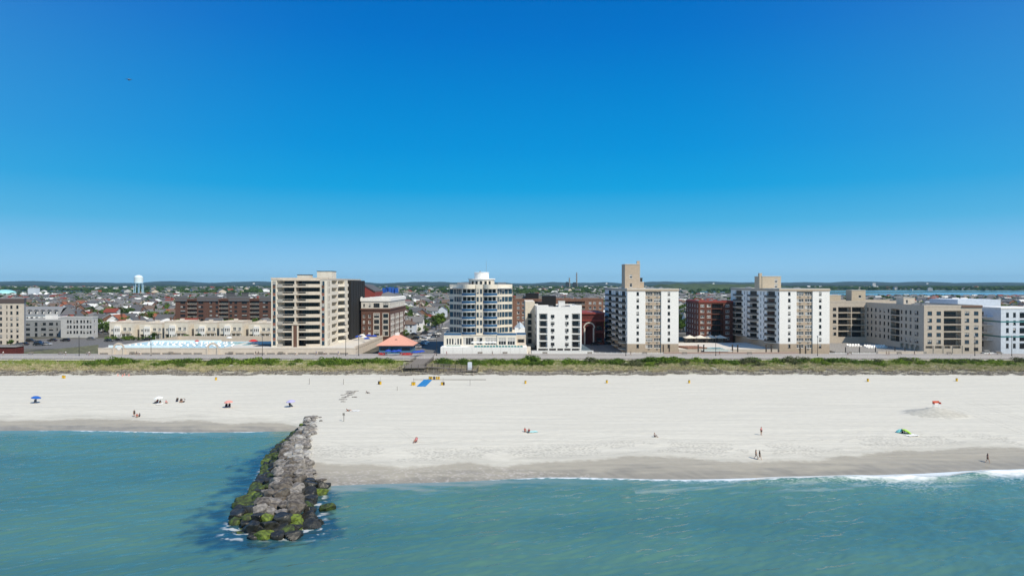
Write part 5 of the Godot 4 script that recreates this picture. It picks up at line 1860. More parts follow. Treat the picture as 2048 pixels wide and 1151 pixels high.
func make_terraces() -> void:
	low_wall("terrace_wall", "white wall in front of the white mid-rise", 1063, 1187, 293.0, 1.9, 0.4, "white_paint")
	# sloping ramp wall beside it
	var b := MB.new()
	var x := wx(1163.5, 300.0)
	b.obox(Vector3(x, STREET, -300), Vector3(5.4, 0, 6.5), Vector3(0, 0.9, 0), Vector3(-0.2, 0, 0.3))
	b.flip(Vector3(x, STREET + 0.9, -300), Vector3(x + 5.4, STREET + 0.9, -293.5), Vector3(x, STREET + 4.2, -300), Vector3.BACK)
	single("ramp_wall", b.mesh(M.ivory_stucco), "sloping cream ramp wall right of the white mid-rise", "wall")
	# stair wall between the condominium and the mid-rise
	b = MB.new()
	var sx := wx(1046, 296.0)
	for i in 12: b.box(sx, STREET, -297.0 - i * 0.45, sx + 3.4, STREET + 0.25 * (i + 1), -296.55 - i * 0.45)
	single("stairs", b.mesh(M.pale_concrete), "narrow pale stairs between the condominium base and the mid-rise", "stairs")
	# fenced fronts
	var fence_spots := [[1188, 1328, "white slat fence along the boardwalk in front of the first white tower"], [1660, 1757, "white slat fence along the boardwalk in front of the second white tower"]]
	for f in fence_spots:
		var d := 291.0
		var x0 := wx(f[0], d)
		var w := wx(f[1], d) - x0
		var t := thing("white_fence", f[2], "fence", Vector3(x0, STREET, -d), 0.0, "white fences along the boardwalk")
		var n := int(w / 2.4)
		for i in n + 1:
			if not cache.has("fpost"):
				var p := MB.new()
				p.box(-0.07, 0, -0.07, 0.07, 1.5, 0.07)
				cache["fpost"] = p.mesh(M.white_trim)
				p = MB.new()
				p.box(0.07, 0, -0.03, 2.33, 0.16, 0.03)
				cache["fslat"] = p.mesh(M.white_trim)
			part("post", cache["fpost"], t, Transform3D(Basis(), Vector3(i * 2.4, 0, 0)))
			if i < n:
				for s in 4: part("slat", cache["fslat"], t, Transform3D(Basis(), Vector3(i * 2.4, 0.2 + s * 0.33, 0)))
	# terrace between the towers
	var d0 := 291.0
	var x0 := wx(1328, d0)
	var x1 := wx(1598, d0)
	low_wall("pink_terrace_wall", "low pink wall along the boardwalk below the pool terrace", 1328, 1598, 291.0, 1.4, 0.5, "pink_wall")
	low_wall("pool_terrace_wall", "cream retaining wall behind the pink wall of the pool terrace", 1358, 1556, 297.0, 2.1, 0.5, "cream_stucco")
	var tr := MB.new()
	tr.box(wx(1358, 297.5), STREET, -336, wx(1556, 297.5), STREET + 1.7, -297.51)
	setting("pool_terrace", tr.mesh(M.pale_concrete), "pale paved pool terrace between the two white towers")
	var y := STREET + 1.7
	var pd1 := gd(695.0, y)
	var pd0 := gd(702.5, y)
	var pt := thing("swimming_pool", "pale swimming pool on the terrace between the white towers", "pool", Vector3(wx(1410, pd0), y, -pd0))
	var pw := wx(1466, pd0) - wx(1410, pd0)
	var e := MB.new()
	e.box(0, 0, -(pd1 - pd0), pw, 0.18, 0)
	part("coping", e.mesh(M.white_paint), pt)
	e = MB.new()
	e.box(0.35, 0.18, -(pd1 - pd0) + 0.35, pw - 0.35, 0.185, -0.35)
	part("water", e.mesh(M.pale_pool_water), pt)
	# brick planter slope
	e = MB.new()
	e.obox(Vector3(wx(1364, 303.0), y, -312), Vector3(8.5, 0, 0), Vector3(0, 0.7, 0), Vector3(2.5, 0, 9))
	single("brick_planter", e.mesh(M.rose_brick), "sloping brick planter left of the terrace pool", "planter")
	# dark posts of the terrace
	var i := 0
	for px in [1327, 1339, 1397, 1408, 1465.5, 1476, 1533, 1543.5, 1601, 1612]:
		i += 1
		var p := MB.new()
		p.box(-0.22, 0, -0.22, 0.22, 4.2 if px < 1600 else 3.8, 0.22)
		p.box(-0.3, 4.2 if px < 1600 else 3.8, -0.3, 0.3, 4.4 if px < 1600 else 4.0, 0.3)
		single("terrace_post", p.mesh(M.dark_wood), "dark square post on the pool terrace, %s from the left" % ordinal(i), "post", Transform3D(Basis(), Vector3(wx(px, 293.5), STREET, -293.5)), "dark posts of the pool terrace")
	# cabanas
	i = 0
	for px in [1380, 1401, 1422, 1441]:
		i += 1
		var c := thing("cabana", "open cabana with pale roof behind the pool terrace, %s from the left" % ordinal(i), "cabana", Vector3(wx(px, 338.0), STREET, -338), 0.0, "cabanas behind the pool terrace")
		for q in [[-2.2, 2.2], [2.2, 2.2], [-2.2, -2.2], [2.2, -2.2]]:
			var p := MB.new()
			p.box(q[0] - 0.15, 0, q[1] - 0.15, q[0] + 0.15, 4.0, q[1] + 0.15)
			part("post", p.mesh(M.dark_wood), c)
		var bk := MB.new()
		bk.box(-2.2, 0, -2.3, 2.2, 3.6, -2.2)
		part("back_wall", bk.mesh(M.concrete), c)
		part("roof", hip_mesh(4.8, 4.8, 1.2, M.ivory_stucco, 0.3), c, Transform3D(Basis(), Vector3(0, 4.0, 0)))
	# walls right of the second tower and under the beige complex
	low_wall("beige_terrace_wall", "long beige wall along the boardwalk left of the beige complex", 1757, 1848, 292.0, 1.7, 0.4, "cream_stucco")
	var ct := MB.new()
	ct.box(wx(1664, 300.0), STREET, -340, wx(1845, 300.0), STREET + 1.2, -296.5)
	setting("court_terrace", ct.mesh(M.concrete), "grey court terrace in front of the beige complex")
	i = 0
	for px in [1692, 1720, 1752, 1791, 1811, 1833]:
		i += 1
		var p := MB.new()
		p.box(-0.15, 0, -0.15, 0.15, 3.4, 0.15)
		single("court_post", p.mesh(M.black_metal), "thin black post of the court in front of the beige complex, %s from the left" % ordinal(i), "post", Transform3D(Basis(), Vector3(wx(px, 294.0), STREET, -294)), "black posts of the court")
	var lounge: Node3D = null
	var nq := 0
	for row in [[1698, 1722, 322.0, 1], [1733, 1772, 318.0, 1], [1736, 1770, 314.0, 2]]:
		var px: float = row[0]
		while px < row[1]:
			var at := Vector3(wx(px, row[2]), STREET + 1.2, -row[2])
			nq += 1
			var ql := "white lounge chair on the court before the beige complex, number %s from left" % ordinal(nq)
			if lounge: copy(lounge, ql, at, 0.2, "white lounge chairs on the court")
			else:
				lounge = thing("lounge_chair", ql, "lounge chair", at, 0.2, "white lounge chairs on the court")
				var s := MB.new()
				s.box(-0.45, 0.0, -0.7, 0.45, 0.45, 1.0)
				part("seat", s.mesh(M.white_plastic), lounge)
				s = MB.new()
				s.obox(Vector3(-0.45, 0.45, -0.7), Vector3(0.9, 0, 0), Vector3(0, 0.6, -0.3), Vector3(0, 0, 0.25))
				part("backrest", s.mesh(M.white_plastic), lounge)
			px += 5.5

# ---------------------------------------------------------------- pavilion with the salmon roof
func make_pavilion() -> void:
	var d := 299.0
	var t := block("beach_pavilion", "blue-walled pavilion with salmon hip roof and eyebrow dormer on the boardwalk", 790, d)
	mat("pavilion_blue", lin(0.06, 0.16, 0.27), 0.7)
	mat("pavilion_dark", lin(0.03, 0.03, 0.04), 0.8)
	var b := MB.new()
	facade(t, b, Vector3(-6.9, 0.6, 0), Vector3.RIGHT, 13.8, 3.1, [W(0.6, 1.0, 3.4, 1.2, 4, "dark_trim", "blue_glass"), H(5.0, 0.0, 3.8, 2.4, 1.5), W(9.8, 1.0, 3.4, 1.2, 4, "dark_trim", "blue_glass")])
	shell(b, -6.9, 0, 6.9, -12, 0.6, 3.7, "lrb")
	b.box(-7.2, 0, -12.3, 7.2, 0.6, 0.4)
	part("wall", b.mesh(M.pavilion_blue), t)
	part("roof", hip_mesh(14.4, 13.0, 4.3, M.salmon_roof, 0.8), t, Transform3D(Basis(), Vector3(0, 3.75, -6)))
	var ey := MB.new()
	for i in 8:
		var a := PI * i / 8
		var e := PI * (i + 1) / 8
		ey.flip(Vector3(0, 5.3, 0.0 - 2.2), Vector3(-0.9 * cos(a), 5.3 + 0.8 * sin(a), -2.2), Vector3(-0.9 * cos(e), 5.3 + 0.8 * sin(e), -2.2), Vector3.BACK)
		ey.face(Vector3(-0.9 * cos(a), 5.3 + 0.8 * sin(a), -2.2), Vector3(-0.9 * cos(e), 5.3 + 0.8 * sin(e), -2.2), Vector3(-0.9 * cos(e), 5.3 + 0.8 * sin(e), -4.4), Vector3(-0.9 * cos(a), 5.3 + 0.8 * sin(a), -4.4), Vector3.UP)
	part("dormer", ey.mesh(M.pavilion_dark), t)
	var vt := MB.new()
	vt.box(-0.9, 7.6, -6.8, 0.9, 8.6, -5.2)
	part("roof_vent", vt.mesh(M.white_paint), t)
	# cafe parasols and chairs on the boardwalk in front
	var i := 0
	for p in [[776, 710], [788, 711], [797, 710], [836, 712], [843, 711], [830, 713]]:
		i += 1
		parasol(spot(p[0], p[1], DECK), 1.4, 2.3, "cobalt_canvas", "cafe_parasol", "cobalt blue cafe parasol on the boardwalk, %s from the left" % ordinal([1, 2, 3, 5, 6, 4][i - 1]), "blue parasols of the pavilion cafe")
	var chair: Node3D = null
	mat("red_paint", lin(0.42, 0.03, 0.025), 0.5)
	var nc := 0
	for row in [[757, 772, 709.5], [800, 826, 709.8], [804, 824, 711.5], [759, 770, 711.2]]:
		var px: float = row[0]
		while px < row[1]:
			var at := spot(px, row[2], DECK)
			var turn := rng.randf_range(-1.0, 1.0)
			nc += 1
			var cl := "red cafe chair before the pavilion, %s from left in its %s row" % [ordinal(nc), "front" if row[2] > 711 else "back"]
			if chair: copy(chair, cl, at, turn, "red cafe chairs")
			else:
				chair = thing("cafe_chair", cl, "chair", at, turn, "red cafe chairs")
				var s := MB.new()
				s.box(-0.25, 0.42, -0.25, 0.25, 0.48, 0.25)
				part("seat", s.mesh(M.red_paint), chair)
				s = MB.new()
				s.box(-0.25, 0.48, -0.27, 0.25, 0.98, -0.22)
				part("backrest", s.mesh(M.red_paint), chair)
				for q in [[-0.22, -0.22], [0.18, -0.22], [-0.22, 0.18], [0.18, 0.18]]:
					s = MB.new()
					s.box(q[0], 0, q[1], q[0] + 0.04, 0.42, q[1] + 0.04)
					part("leg", s.mesh(M.red_paint), chair)
			px += 2.9

# ---------------------------------------------------------------- boardwalk, beach stairs, street, lamp posts
func make_boardwalk() -> void:
	var t := thing("boardwalk", "long grey timber boardwalk raised on piles behind the dune", "boardwalk", Vector3(0, 0, -280))
	var dk := MB.new()
	dk.box(-330, DECK - 0.25, -9.8, 330, DECK, 9.0)
	part("deck", dk.mesh(M.boardwalk_wood), t)
	var fs := MB.new()
	fs.box(-330, DECK - 0.7, 8.6, 330, DECK - 0.25, 8.95)
	part("fascia", fs.mesh(M.pale_concrete), t)
	for lane in [[-3.0, "red-brown strip"], [2.5, ""]]:
		var l := MB.new()
		l.box(-330, DECK, lane[0] - 0.12, 330, DECK + 0.006, lane[0] + 0.12)
		part("lane_line", l.mesh(M.dark_wood if lane[1] else M.painted_line), t)
	var pile := MB.new()
	pile.tube(Vector3(0, 2.0, 0), Vector3(0, DECK - 0.25, 0), 0.2, 0.2, 8)
	var pm := pile.mesh(M.dark_wood)
	for i in 90: part("pile", pm, t, Transform3D(Basis(), Vector3(-222 + i * 5.0, 0, 8.2)))
	var x := -230.0
	var post := MB.new()
	post.box(-0.06, 0, -0.06, 0.06, 1.05, 0.06)
	var pom := post.mesh(M.pale_concrete)
	var rail := MB.new()
	rail.box(0, 0.98, -0.05, 4.0, 1.06, 0.05)
	rail.box(0, 0.5, -0.03, 4.0, 0.56, 0.03)
	var rm := rail.mesh(M.pale_concrete)
	var gate0 := wx(832, 271.0)
	var gate1 := wx(868, 271.0)
	while x < 230.0:
		part("rail_post", pom, t, Transform3D(Basis(), Vector3(x, DECK, 8.8)))
		if x + 4.0 < gate0 or x > gate1: part("handrail", rm, t, Transform3D(Basis(), Vector3(x, DECK, 8.8)))
		x += 4.0
	# benches of the boardwalk
	var bench: Node3D = null
	var n := 0
	for px in [60, 120, 175, 262, 340, 460, 560, 640, 960, 1010, 1090, 1180, 1290, 1370, 1500, 1700, 1800, 1900, 2000]:
		var at := Vector3(wx(px, 287.0), DECK, -287.0)
		n += 1
		var lb := "wooden boardwalk bench, %s from the left" % ordinal(n)
		if bench: copy(bench, lb, at, 0.0, "benches along the boardwalk")
		else:
			bench = thing("park_bench", lb, "bench", at, 0.0, "benches along the boardwalk")
			var s := MB.new()
			s.box(-1.0, 0.42, -0.25, 1.0, 0.5, 0.25)
			part("seat", s.mesh(M.weathered_wood), bench)
			s = MB.new()
			s.obox(Vector3(-1.0, 0.5, -0.28), Vector3(2.0, 0, 0), Vector3(0, 0.5, -0.12), Vector3(0, 0, 0.06))
			part("backrest", s.mesh(M.weathered_wood), bench)
			for lx in [-0.85, 0.75]:
				s = MB.new()
				s.box(lx, 0, -0.22, lx + 0.1, 0.42, 0.22)
				part("leg", s.mesh(M.concrete), bench)

func make_beach_access() -> void:
	var t := thing("beach_access_ramp", "weathered timber ramp and stairs leading from the boardwalk down to the sand", "ramp", Vector3(0, 0, -255))
	var y1 := 4.6
	var pl := wx(815, 253.0)
	var pr := wx(838, 253.0)
	# walkway from the boardwalk over the dune
	var b := MB.new()
	var a0 := wx(832, 271.0)
	var a1 := wx(867, 271.0)
	b.obox(Vector3(a0, DECK - 0.35, -16), Vector3(a1 - a0, 0, 0), Vector3(0, 0.3, 0), Vector3(pl - a0, -0.35, 20.0))
	b.flip(Vector3(a1, DECK - 0.05, -16), Vector3(pr + 2.6, y1, 4.0), Vector3(pr + 0.3, y1, 4.0), Vector3.UP)
	part("walkway", b.mesh(M.weathered_wood), t)
	b = MB.new()
	b.box(pl, y1 - 0.35, 4, pr + 3.0, y1 - 0.05, 9.0)
	part("platform", b.mesh(M.weathered_wood), t)
	# long ramp down to the right and back along the foot
	var xr := wx(946, 248.0)
	b = MB.new()
	b.obox(Vector3(pr + 3.0, y1 - 0.35, 4.4), Vector3(xr - pr - 3.0, -1.0, 0), Vector3(0, 0.3, 0), Vector3(0, 0, 2.0))
	part("upper_ramp", b.mesh(M.weathered_wood), t)
	b = MB.new()
	b.box(xr, 3.2, 4.4, xr + 1.8, 3.5, 9.6)
	part("landing", b.mesh(M.weathered_wood), t)
	b = MB.new()
	var xl := wx(829, 245.0)
	b.obox(Vector3(xl, 2.4, 7.6), Vector3(xr - xl, 0.85, 0), Vector3(0, 0.25, 0), Vector3(0, 0, 1.9))
	part("lower_ramp", b.mesh(M.weathered_wood), t)
	# stairs to the left
	for i in 9:
		b = MB.new()
		b.box(pl - 0.42 * (i + 1), y1 - 0.3 - i * 0.22, 4.6, pl - 0.42 * i, y1 - 0.22 - i * 0.22, 8.4)
		part("tread", b.mesh(M.weathered_wood), t)
	# rails: posts and handrails piece by piece
	var runs := [[Vector3(a0, DECK, -16), Vector3(pl, y1, 4)], [Vector3(a1, DECK, -16), Vector3(pr + 2.6, y1, 4)], [Vector3(pl, y1, 9), Vector3(pr + 3, y1, 9)], [Vector3(pr + 3, y1, 4.5), Vector3(xr + 1.8, y1 - 1.05, 4.5)], [Vector3(pr + 3, y1, 6.3), Vector3(xr, y1 - 1.05, 6.3)], [Vector3(xl, 2.65, 9.4), Vector3(xr + 1.8, 3.5, 9.5)], [Vector3(xr + 1.8, 3.5, 4.5), Vector3(xr + 1.8, 3.5, 9.5)], [Vector3(pl - 3.8, y1 - 2.0, 4.7), Vector3(pl, y1, 4.7)], [Vector3(pl - 3.8, y1 - 2.0, 8.3), Vector3(pl, y1, 8.3)]]
	for r in runs:
		var p: Vector3 = r[0]
		var q: Vector3 = r[1]
		var n := maxi(1, int((q - p).length() / 1.9))
		for i in n + 1:
			var c := p.lerp(q, float(i) / n)
			b = MB.new()
			b.box(c.x - 0.07, c.y - 2.4 if c.z > 0 else c.y - 0.4, c.z - 0.07, c.x + 0.07, c.y + 1.05, c.z + 0.07)
			part("rail_post", b.mesh(M.dark_wood), t)
		for h in [1.0, 0.55]:
			b = MB.new()
			b.tube(p + Vector3(0, h, 0), q + Vector3(0, h, 0), 0.07, 0.07, 6)
			part("handrail", b.mesh(M.weathered_wood), t)
	b = MB.new()
	for i in 12: b.tube(Vector3(pl + 0.5 + i * 0.62, 2.0, 8.6), Vector3(pl + 0.5 + i * 0.62, y1 - 0.35, 8.6), 0.11, 0.11, 6)
	part("support", b.mesh(M.dark_wood), t)
	# white notice board on the landing
	var sg := thing("notice_board", "tall pale notice board standing on the ramp's right landing", "sign", Vector3(wx(939.5, 247.0), 3.45, -247.2))
	b = MB.new()
	b.box(-0.75, 0.1, -0.2, 0.75, 2.7, 0.2)
	part("panel", b.mesh(M.pale_blue_render), sg)
	b = MB.new()
	for i in 8:
		b.flip(Vector3(0, 2.7, 0.2), Vector3(-0.75 * cos(PI * i / 8), 2.7 + 0.3 * sin(PI * i / 8), 0.2), Vector3(-0.75 * cos(PI * (i + 1) / 8), 2.7 + 0.3 * sin(PI * (i + 1) / 8), 0.2), Vector3.BACK)
		b.face(Vector3(-0.75 * cos(PI * i / 8), 2.7 + 0.3 * sin(PI * i / 8), 0.2), Vector3(-0.75 * cos(PI * (i + 1) / 8), 2.7 + 0.3 * sin(PI * (i + 1) / 8), 0.2), Vector3(-0.75 * cos(PI * (i + 1) / 8), 2.7 + 0.3 * sin(PI * (i + 1) / 8), -0.2), Vector3(-0.75 * cos(PI * i / 8), 2.7 + 0.3 * sin(PI * i / 8), -0.2), Vector3.UP)
	part("head", b.mesh(M.light_grey_render), sg)
	b = MB.new()
	b.box(-0.7, -1.6, -0.08, -0.55, 0.1, 0.08)
	b.box(0.55, -1.6, -0.08, 0.7, 0.1, 0.08)
	part("feet", b.mesh(M.dark_wood), sg)
	# blue mat on the sand
	var p0 := on_sand(833, 773)
	var p1 := on_sand(847.5, 759.5)
	b = MB.new()
	for s in 3:
		var o := p0 + Vector3(s * 0.95, 0.07, 0)
		b.obox(o, Vector3(0.85, 0, 0), Vector3(0, 0.05, 0), Vector3(p1.x - p0.x, p1.y - p0.y, p1.z - p0.z) * -1.0 * -1.0)
	single("beach_mat", b.mesh(mat("mat_blue", lin(0.01, 0.20, 0.50), 0.8)), "bright blue access mat lying on the sand below the ramp", "mat")
	b = MB.new()
	var s0 := on_sand(826, 759)
	b.box(s0.x, s0.y, s0.z, s0.x + 24, s0.y + 0.12, s0.z + 0.5)
	single("sand_plank", b.mesh(M.weathered_wood), "long low timber kerb on the sand along the ramp", "timber")

func make_streets() -> void:
	var b := MB.new()
	var xa := wx(792, 302.0)
	var xb := wx(885, 302.0)
	b.box(xa, STREET - 0.3, -1500, xb, STREET + 0.004, -290)
	setting("street", b.mesh(M.old_asphalt), "asphalt street running inland beside the condominium")
	b = MB.new()
	b.box(xa - 3.0, STREET - 0.3, -1500, xa, STREET + 0.14, -305)
	setting("pavement", b.mesh(M.pavement), "pale pavement along the street")
	b = MB.new()
	b.box(-420, STREET - 0.3, -430, 420, STREET + 0.008, -418)
	setting("cross_street", b.mesh(M.old_asphalt), "cross street behind the first row of buildings")
	b = MB.new()
	b.box(wx(-60, 330), STREET - 0.3, -382, wx(215, 330.0), STREET + 0.006, -322)
	setting("car_park", b.mesh(M.old_asphalt), "asphalt car park on the left")
	b = MB.new()
	b.prism([Vector2(wx(-10, 291.0), -291), Vector2(wx(194, 291.0), -291), Vector2(wx(196, 344.0), -344), Vector2(wx(40, 305.0), -305)], STREET - 0.3, STREET + 0.01)
	setting("lawn", b.mesh(M.lawn_ground), "dry green lawn between the boardwalk and the car park")
	b = MB.new()
	b.box(wx(1660, 300.0), STREET - 0.3, -420, wx(1850, 300.0), STREET + 0.003, -290)
	setting("court", b.mesh(M.pavement), "dark paved court beside the second white tower")
	b = MB.new()
	b.box(wx(1964, 300.0), STREET - 0.3, -420, wx(2120, 300.0), STREET + 0.003, -290)
	setting("side_street", b.mesh(M.asphalt), "asphalt side street on the right")
	b = MB.new()
	b.box(wx(1163, 300.0), STREET - 0.3, -420, wx(1254, 300.0), STREET + 0.003, -291)
	setting("driveway", b.mesh(M.old_asphalt), "asphalt driveway beside the first white tower")
	# painted bays
	var n := 0
	for i in 10:
		b = MB.new()
		b.obox(Vector3(xa + 0.3, STREET + 0.005, -306 - i * 7.0), Vector3(4.6, 0, -2.0), Vector3(0, 0.004, 0), Vector3(0, 0, 0.15))
		b.obox(Vector3(xb - 4.9, STREET + 0.005, -306 - i * 7.0 - 2.0), Vector3(4.6, 0, 2.0), Vector3(0, 0.004, 0), Vector3(0, 0, 0.15))
		setting("bay_marking", b.mesh(M.painted_line), "white parking bay lines on the street")

func make_lamps() -> void:
	var lamp: Node3D = null
	var n := 0
	var list := [[157, 705, 668], [301, 711.5, 668], [524, 711.5, 668], [691, 711.5, 670], [717, 711, 674], [873, 712, 678], [1252, 712, 675], [1432, 712, 672], [1636, 712, 672], [1951, 710, 690], [2025, 710, 678]]
	for p in list:
		n += 1
		var at := Vector3(wx(p[0], 281.0), DECK, -281.0)
		var lb := "dark boardwalk lamp post, %s from the left" % ordinal(n)
		if lamp:
			copy(lamp, lb, at, 0.0, "lamp posts along the boardwalk")
			continue
		lamp = thing("street_lamp", lb, "street lamp", at, 0.0, "lamp posts along the boardwalk")
		var b := MB.new()
		b.tube(Vector3(0, 0, 0), Vector3(0, 7.4, 0), 0.12, 0.08, 8)
		b.tube(Vector3(0, 0, 0), Vector3(0, 0.5, 0), 0.22, 0.18, 8)
		part("pole", b.mesh(M.black_metal), lamp)
		b = MB.new()
		b.tube(Vector3(0, 7.4, 0), Vector3(0, 7.9, 0), 0.14, 0.3, 8)
		b.tube(Vector3(0, 7.9, 0), Vector3(0, 8.2, 0), 0.32, 0.05, 8)
		part("lantern", b.mesh(M.grey_metal), lamp)

func make_hedges() -> void:
	var key := []
	for k in 3:
		var b := MB.new()
		b.colored = true
		var r2 := RandomNumberGenerator.new()
		r2.seed = 900 + k
		var c := TREE_TINTS[k] as Array
		for i in 10: leaf_cloud(b, Vector3(-2.7 + i * 0.6, r2.randf_range(0.6, 1.3), r2.randf_range(-0.4, 0.4)), Vector3(0.7, 0.8, 0.7), 60, 0.24, Color(c[0], c[1], c[2]), r2)
		var st := MB.new()
		for i in 4: st.tube(Vector3(-2.2 + i * 1.4, 0, 0), Vector3(-2.2 + i * 1.4, 1.0, 0), 0.06, 0.03, 5)
		key.append([b.mesh(leaf_mat()), st.mesh(M.dark_wood)])
	var n := 0
	for r in [[211, 239], [246, 278], [288, 312], [336, 358], [402, 416], [423, 454], [471, 500], [512, 542]]:
		var px: float = r[0] + 10.0
		while px < r[1] + 6.0:
			n += 1
			var o := thing("hedge", "clipped green hedge before the town houses, %s from left" % ordinal(n), "hedge", Vector3(wx(px, 371.0), STREET, -371.0), 0.0, "hedges before the town houses")
			o.scale = Vector3(1.0, rng.randf_range(0.9, 1.3), 1.0)
			var k := rng.randi() % 3
			part("foliage", key[k][0], o)
			part("stem", key[k][1], o)
			px += 20.0

# ---------------------------------------------------------------- trees and shrubs
func leaf_cloud(b: MB, center: Vector3, r: Vector3, n: int, size: float, tint: Color, rg: RandomNumberGenerator) -> void:
	for i in n:
		var v := Vector3(rg.randfn(), rg.randfn(), rg.randfn()).normalized() * pow(rg.randf(), 0.22)
		var p := center + v * r
		var nn := (v + Vector3(rg.randf_range(-0.7, 0.7), rg.randf_range(-0.2, 0.9), rg.randf_range(-0.7, 0.7))).normalized()
		var s := nn.cross(Vector3(rg.randf(), rg.randf(), rg.randf())).normalized() * size * rg.randf_range(0.6, 1.2)
		var t := nn.cross(s.normalized()) * size * rg.randf_range(0.5, 1.0)
		var k := rg.randf_range(0.65, 1.35)
		b.col = Color(tint.r * k, tint.g * k, tint.b * k)
		b.tri(p - s, p + t, p + s)
		b.tri(p - s * 0.6 - t * 0.6, p + s * 0.7, p + t * 0.8 - s * 0.2)

func leaf_mat() -> StandardMaterial3D:
	if not M.has("leaf"):
		var m := mat("leaf", Color(1, 1, 1), 0.75)
		m.vertex_color_use_as_albedo = true
		m.metallic_specular = 0.3
	return M.leaf

const TREE_TINTS := [[0.080, 0.140, 0.026, "mid green"], [0.050, 0.095, 0.022, "dark green"], [0.115, 0.185, 0.030, "fresh green"], [0.085, 0.105, 0.034, "olive green"], [0.035, 0.062, 0.024, "blackish green"]]

func make_tree_kind(k: int) -> Array:     # [trunk, crown] of a tree about 8 m tall
	var key := "tree%d" % k
	if cache.has(key): return cache[key]
	var rg := RandomNumberGenerator.new()
	rg.seed = 40 + k
	var b := MB.new()
	b.colored = true
	var tk := MB.new()
	tk.tube(Vector3.ZERO, Vector3(0.1, 3.2, 0), 0.28, 0.18, 7)
	var c := TREE_TINTS[k] as Array
	var tint := Color(c[0], c[1], c[2])
	if k == 4:       # conifer-like
		for i in 7:
			leaf_cloud(b, Vector3(0, 1.5 + i * 1.0, 0), Vector3(2.2 - i * 0.28, 0.7, 2.2 - i * 0.28), 80, 0.42, tint, rg)
		tk.tube(Vector3(0.1, 3.2, 0), Vector3(0, 8, 0), 0.18, 0.03, 6)
	else:
		for i in 9:
			var a := rg.randf() * TAU
			var rr := rg.randf_range(0.3, 2.0)
			var p := Vector3(cos(a) * rr, rg.randf_range(3.2, 6.6), sin(a) * rr)
			tk.tube(Vector3(0.1, 2.6, 0), p, 0.12, 0.03, 5)
			var s := rg.randf_range(1.1, 1.8)
			leaf_cloud(b, p, Vector3(s, s * 0.8, s), 75, 0.42, tint, rg)
	cache[key] = [tk.mesh(M.dark_wood), b.mesh(leaf_mat())]
	return cache[key]

var line := PackedFloat32Array()      # how high the nearer things already reach at each column, in measured rows
func reach(x: float, half: float, y: float, d: float, keep: bool) -> float:      # rows by which a thing rises above all that stands before it
	var a := int(1024 + (x - half) * F / d) + 300
	var b := int(1024 + (x + half) * F / d) + 300
	if b < 300 or a > 2348: return -1.0
	var py := HZ + (CH - y) * F / d
	var best := -1.0
	for i in range(maxi(a, 300), mini(b, 2347) + 1): best = maxf(best, line[i] - py)
	if keep:
		for i in range(maxi(a, 0), mini(b, 2640) + 1): line[i] = minf(line[i], py)
	return best

func where(px: float) -> String:
	var a := [[50, "above the left-edge cream block"], [120, "above the dark grey office"], [200, "above the pale grey block"], [268, "left of the white water tower"], [350, "right of the white water tower"], [545, "above the dark brick apartments"], [730, "behind the banded tower"], [815, "above the brick-and-cream block"], [890, "along the street behind the pavilion"], [1030, "behind the round-fronted condominium"], [1130, "above the rose brick block"], [1210, "right of the power station"], [1360, "behind the first white tower"], [1462, "above the red brick block"], [1665, "behind the second white tower"], [1760, "above the beige complex's left wing"], [1870, "above the beige complex's middle"], [1970, "above the beige complex's front"]]
	for e in a:
		if px < e[0]: return e[1]
	return "above the pale blue apartments"

func house_kind(k: int, roof: String, wall: String, detail: bool) -> Node3D:
	var key := "house%d%s%s%s" % [k, roof, wall, detail]
	if cache.has(key): return cache[key]
	var o := Node3D.new()
	var dims := [[9.0, 11.0, 5.6, 2.6], [11.0, 9.0, 6.2, 3.2], [8.0, 13.0, 6.6, 3.0], [13.0, 10.0, 5.2, 2.2], [10.0, 10.0, 7.2, 2.8]][k] as Array
	var w: float = dims[0]
	var l: float = dims[1]
	var h: float = dims[2]
	var b := MB.new()
	if detail:
		var ops := []
		for x in [0.14, 0.42, 0.70]:
			ops.append(W(w * x, 0.9, 1.2, 1.4, 1, "white_trim"))
			ops.append(W(w * x, h - 2.2, 1.2, 1.4, 1, "white_trim"))
		facade(o, b, Vector3(-w / 2, 0, l / 2), Vector3.RIGHT, w, h, ops)
		shell(b, -w / 2, l / 2, w / 2, -l / 2, 0, h, "lrb")
	else:
		shell(b, -w / 2, l / 2, w / 2, -l / 2, 0, h, "flrb")
	if k in [1, 2, 4]:      # gables
		var along := k == 1 or k == 4
		var g := [w, l] if along else [l, w]
		for s in [-1.0, 1.0]:
			if along: b.flip(Vector3(s * w / 2, h, l / 2), Vector3(s * w / 2, h + dims[3], 0), Vector3(s * w / 2, h, -l / 2), Vector3(s, 0, 0))
			else: b.flip(Vector3(w / 2, h, s * l / 2), Vector3(0, h + dims[3], s * l / 2), Vector3(-w / 2, h, s * l / 2), Vector3(0, 0, s))
		part("wall", b.mesh(M[wall]), o)
		part("roof", gable_mesh(g[0], g[1], dims[3], M[roof]), o, Transform3D(Basis(Vector3.UP, 0.0 if along else PI / 2), Vector3(0, h, 0)))
	else:
		part("wall", b.mesh(M[wall]), o)
		part("roof", hip_mesh(w, l, dims[3], M[roof]), o, Transform3D(Basis(), Vector3(0, h, 0)))
	if k != 3:
		var c := MB.new()
		c.box(w * 0.2, h, -0.5, w * 0.2 + 0.8, h + dims[3] + 0.7, 0.3)
		part("chimney", c.mesh(M.brown_brick), o)
	cache[key] = o
	return o

const ROOFS := [["slate_shingle", "slate"], ["grey_shingle", "grey"], ["light_shingle", "pale grey"], ["brown_shingle", "brown"], ["red_tile", "red"], ["orange_tile", "orange"], ["white_roof", "white"]]
const WALLS := [["white_paint", "white"], ["cream_stucco", "cream"], ["light_grey_render", "grey"], ["rose_brick", "brick"], ["pale_blue_render", "pale blue"], ["tan_wall", "tan"]]

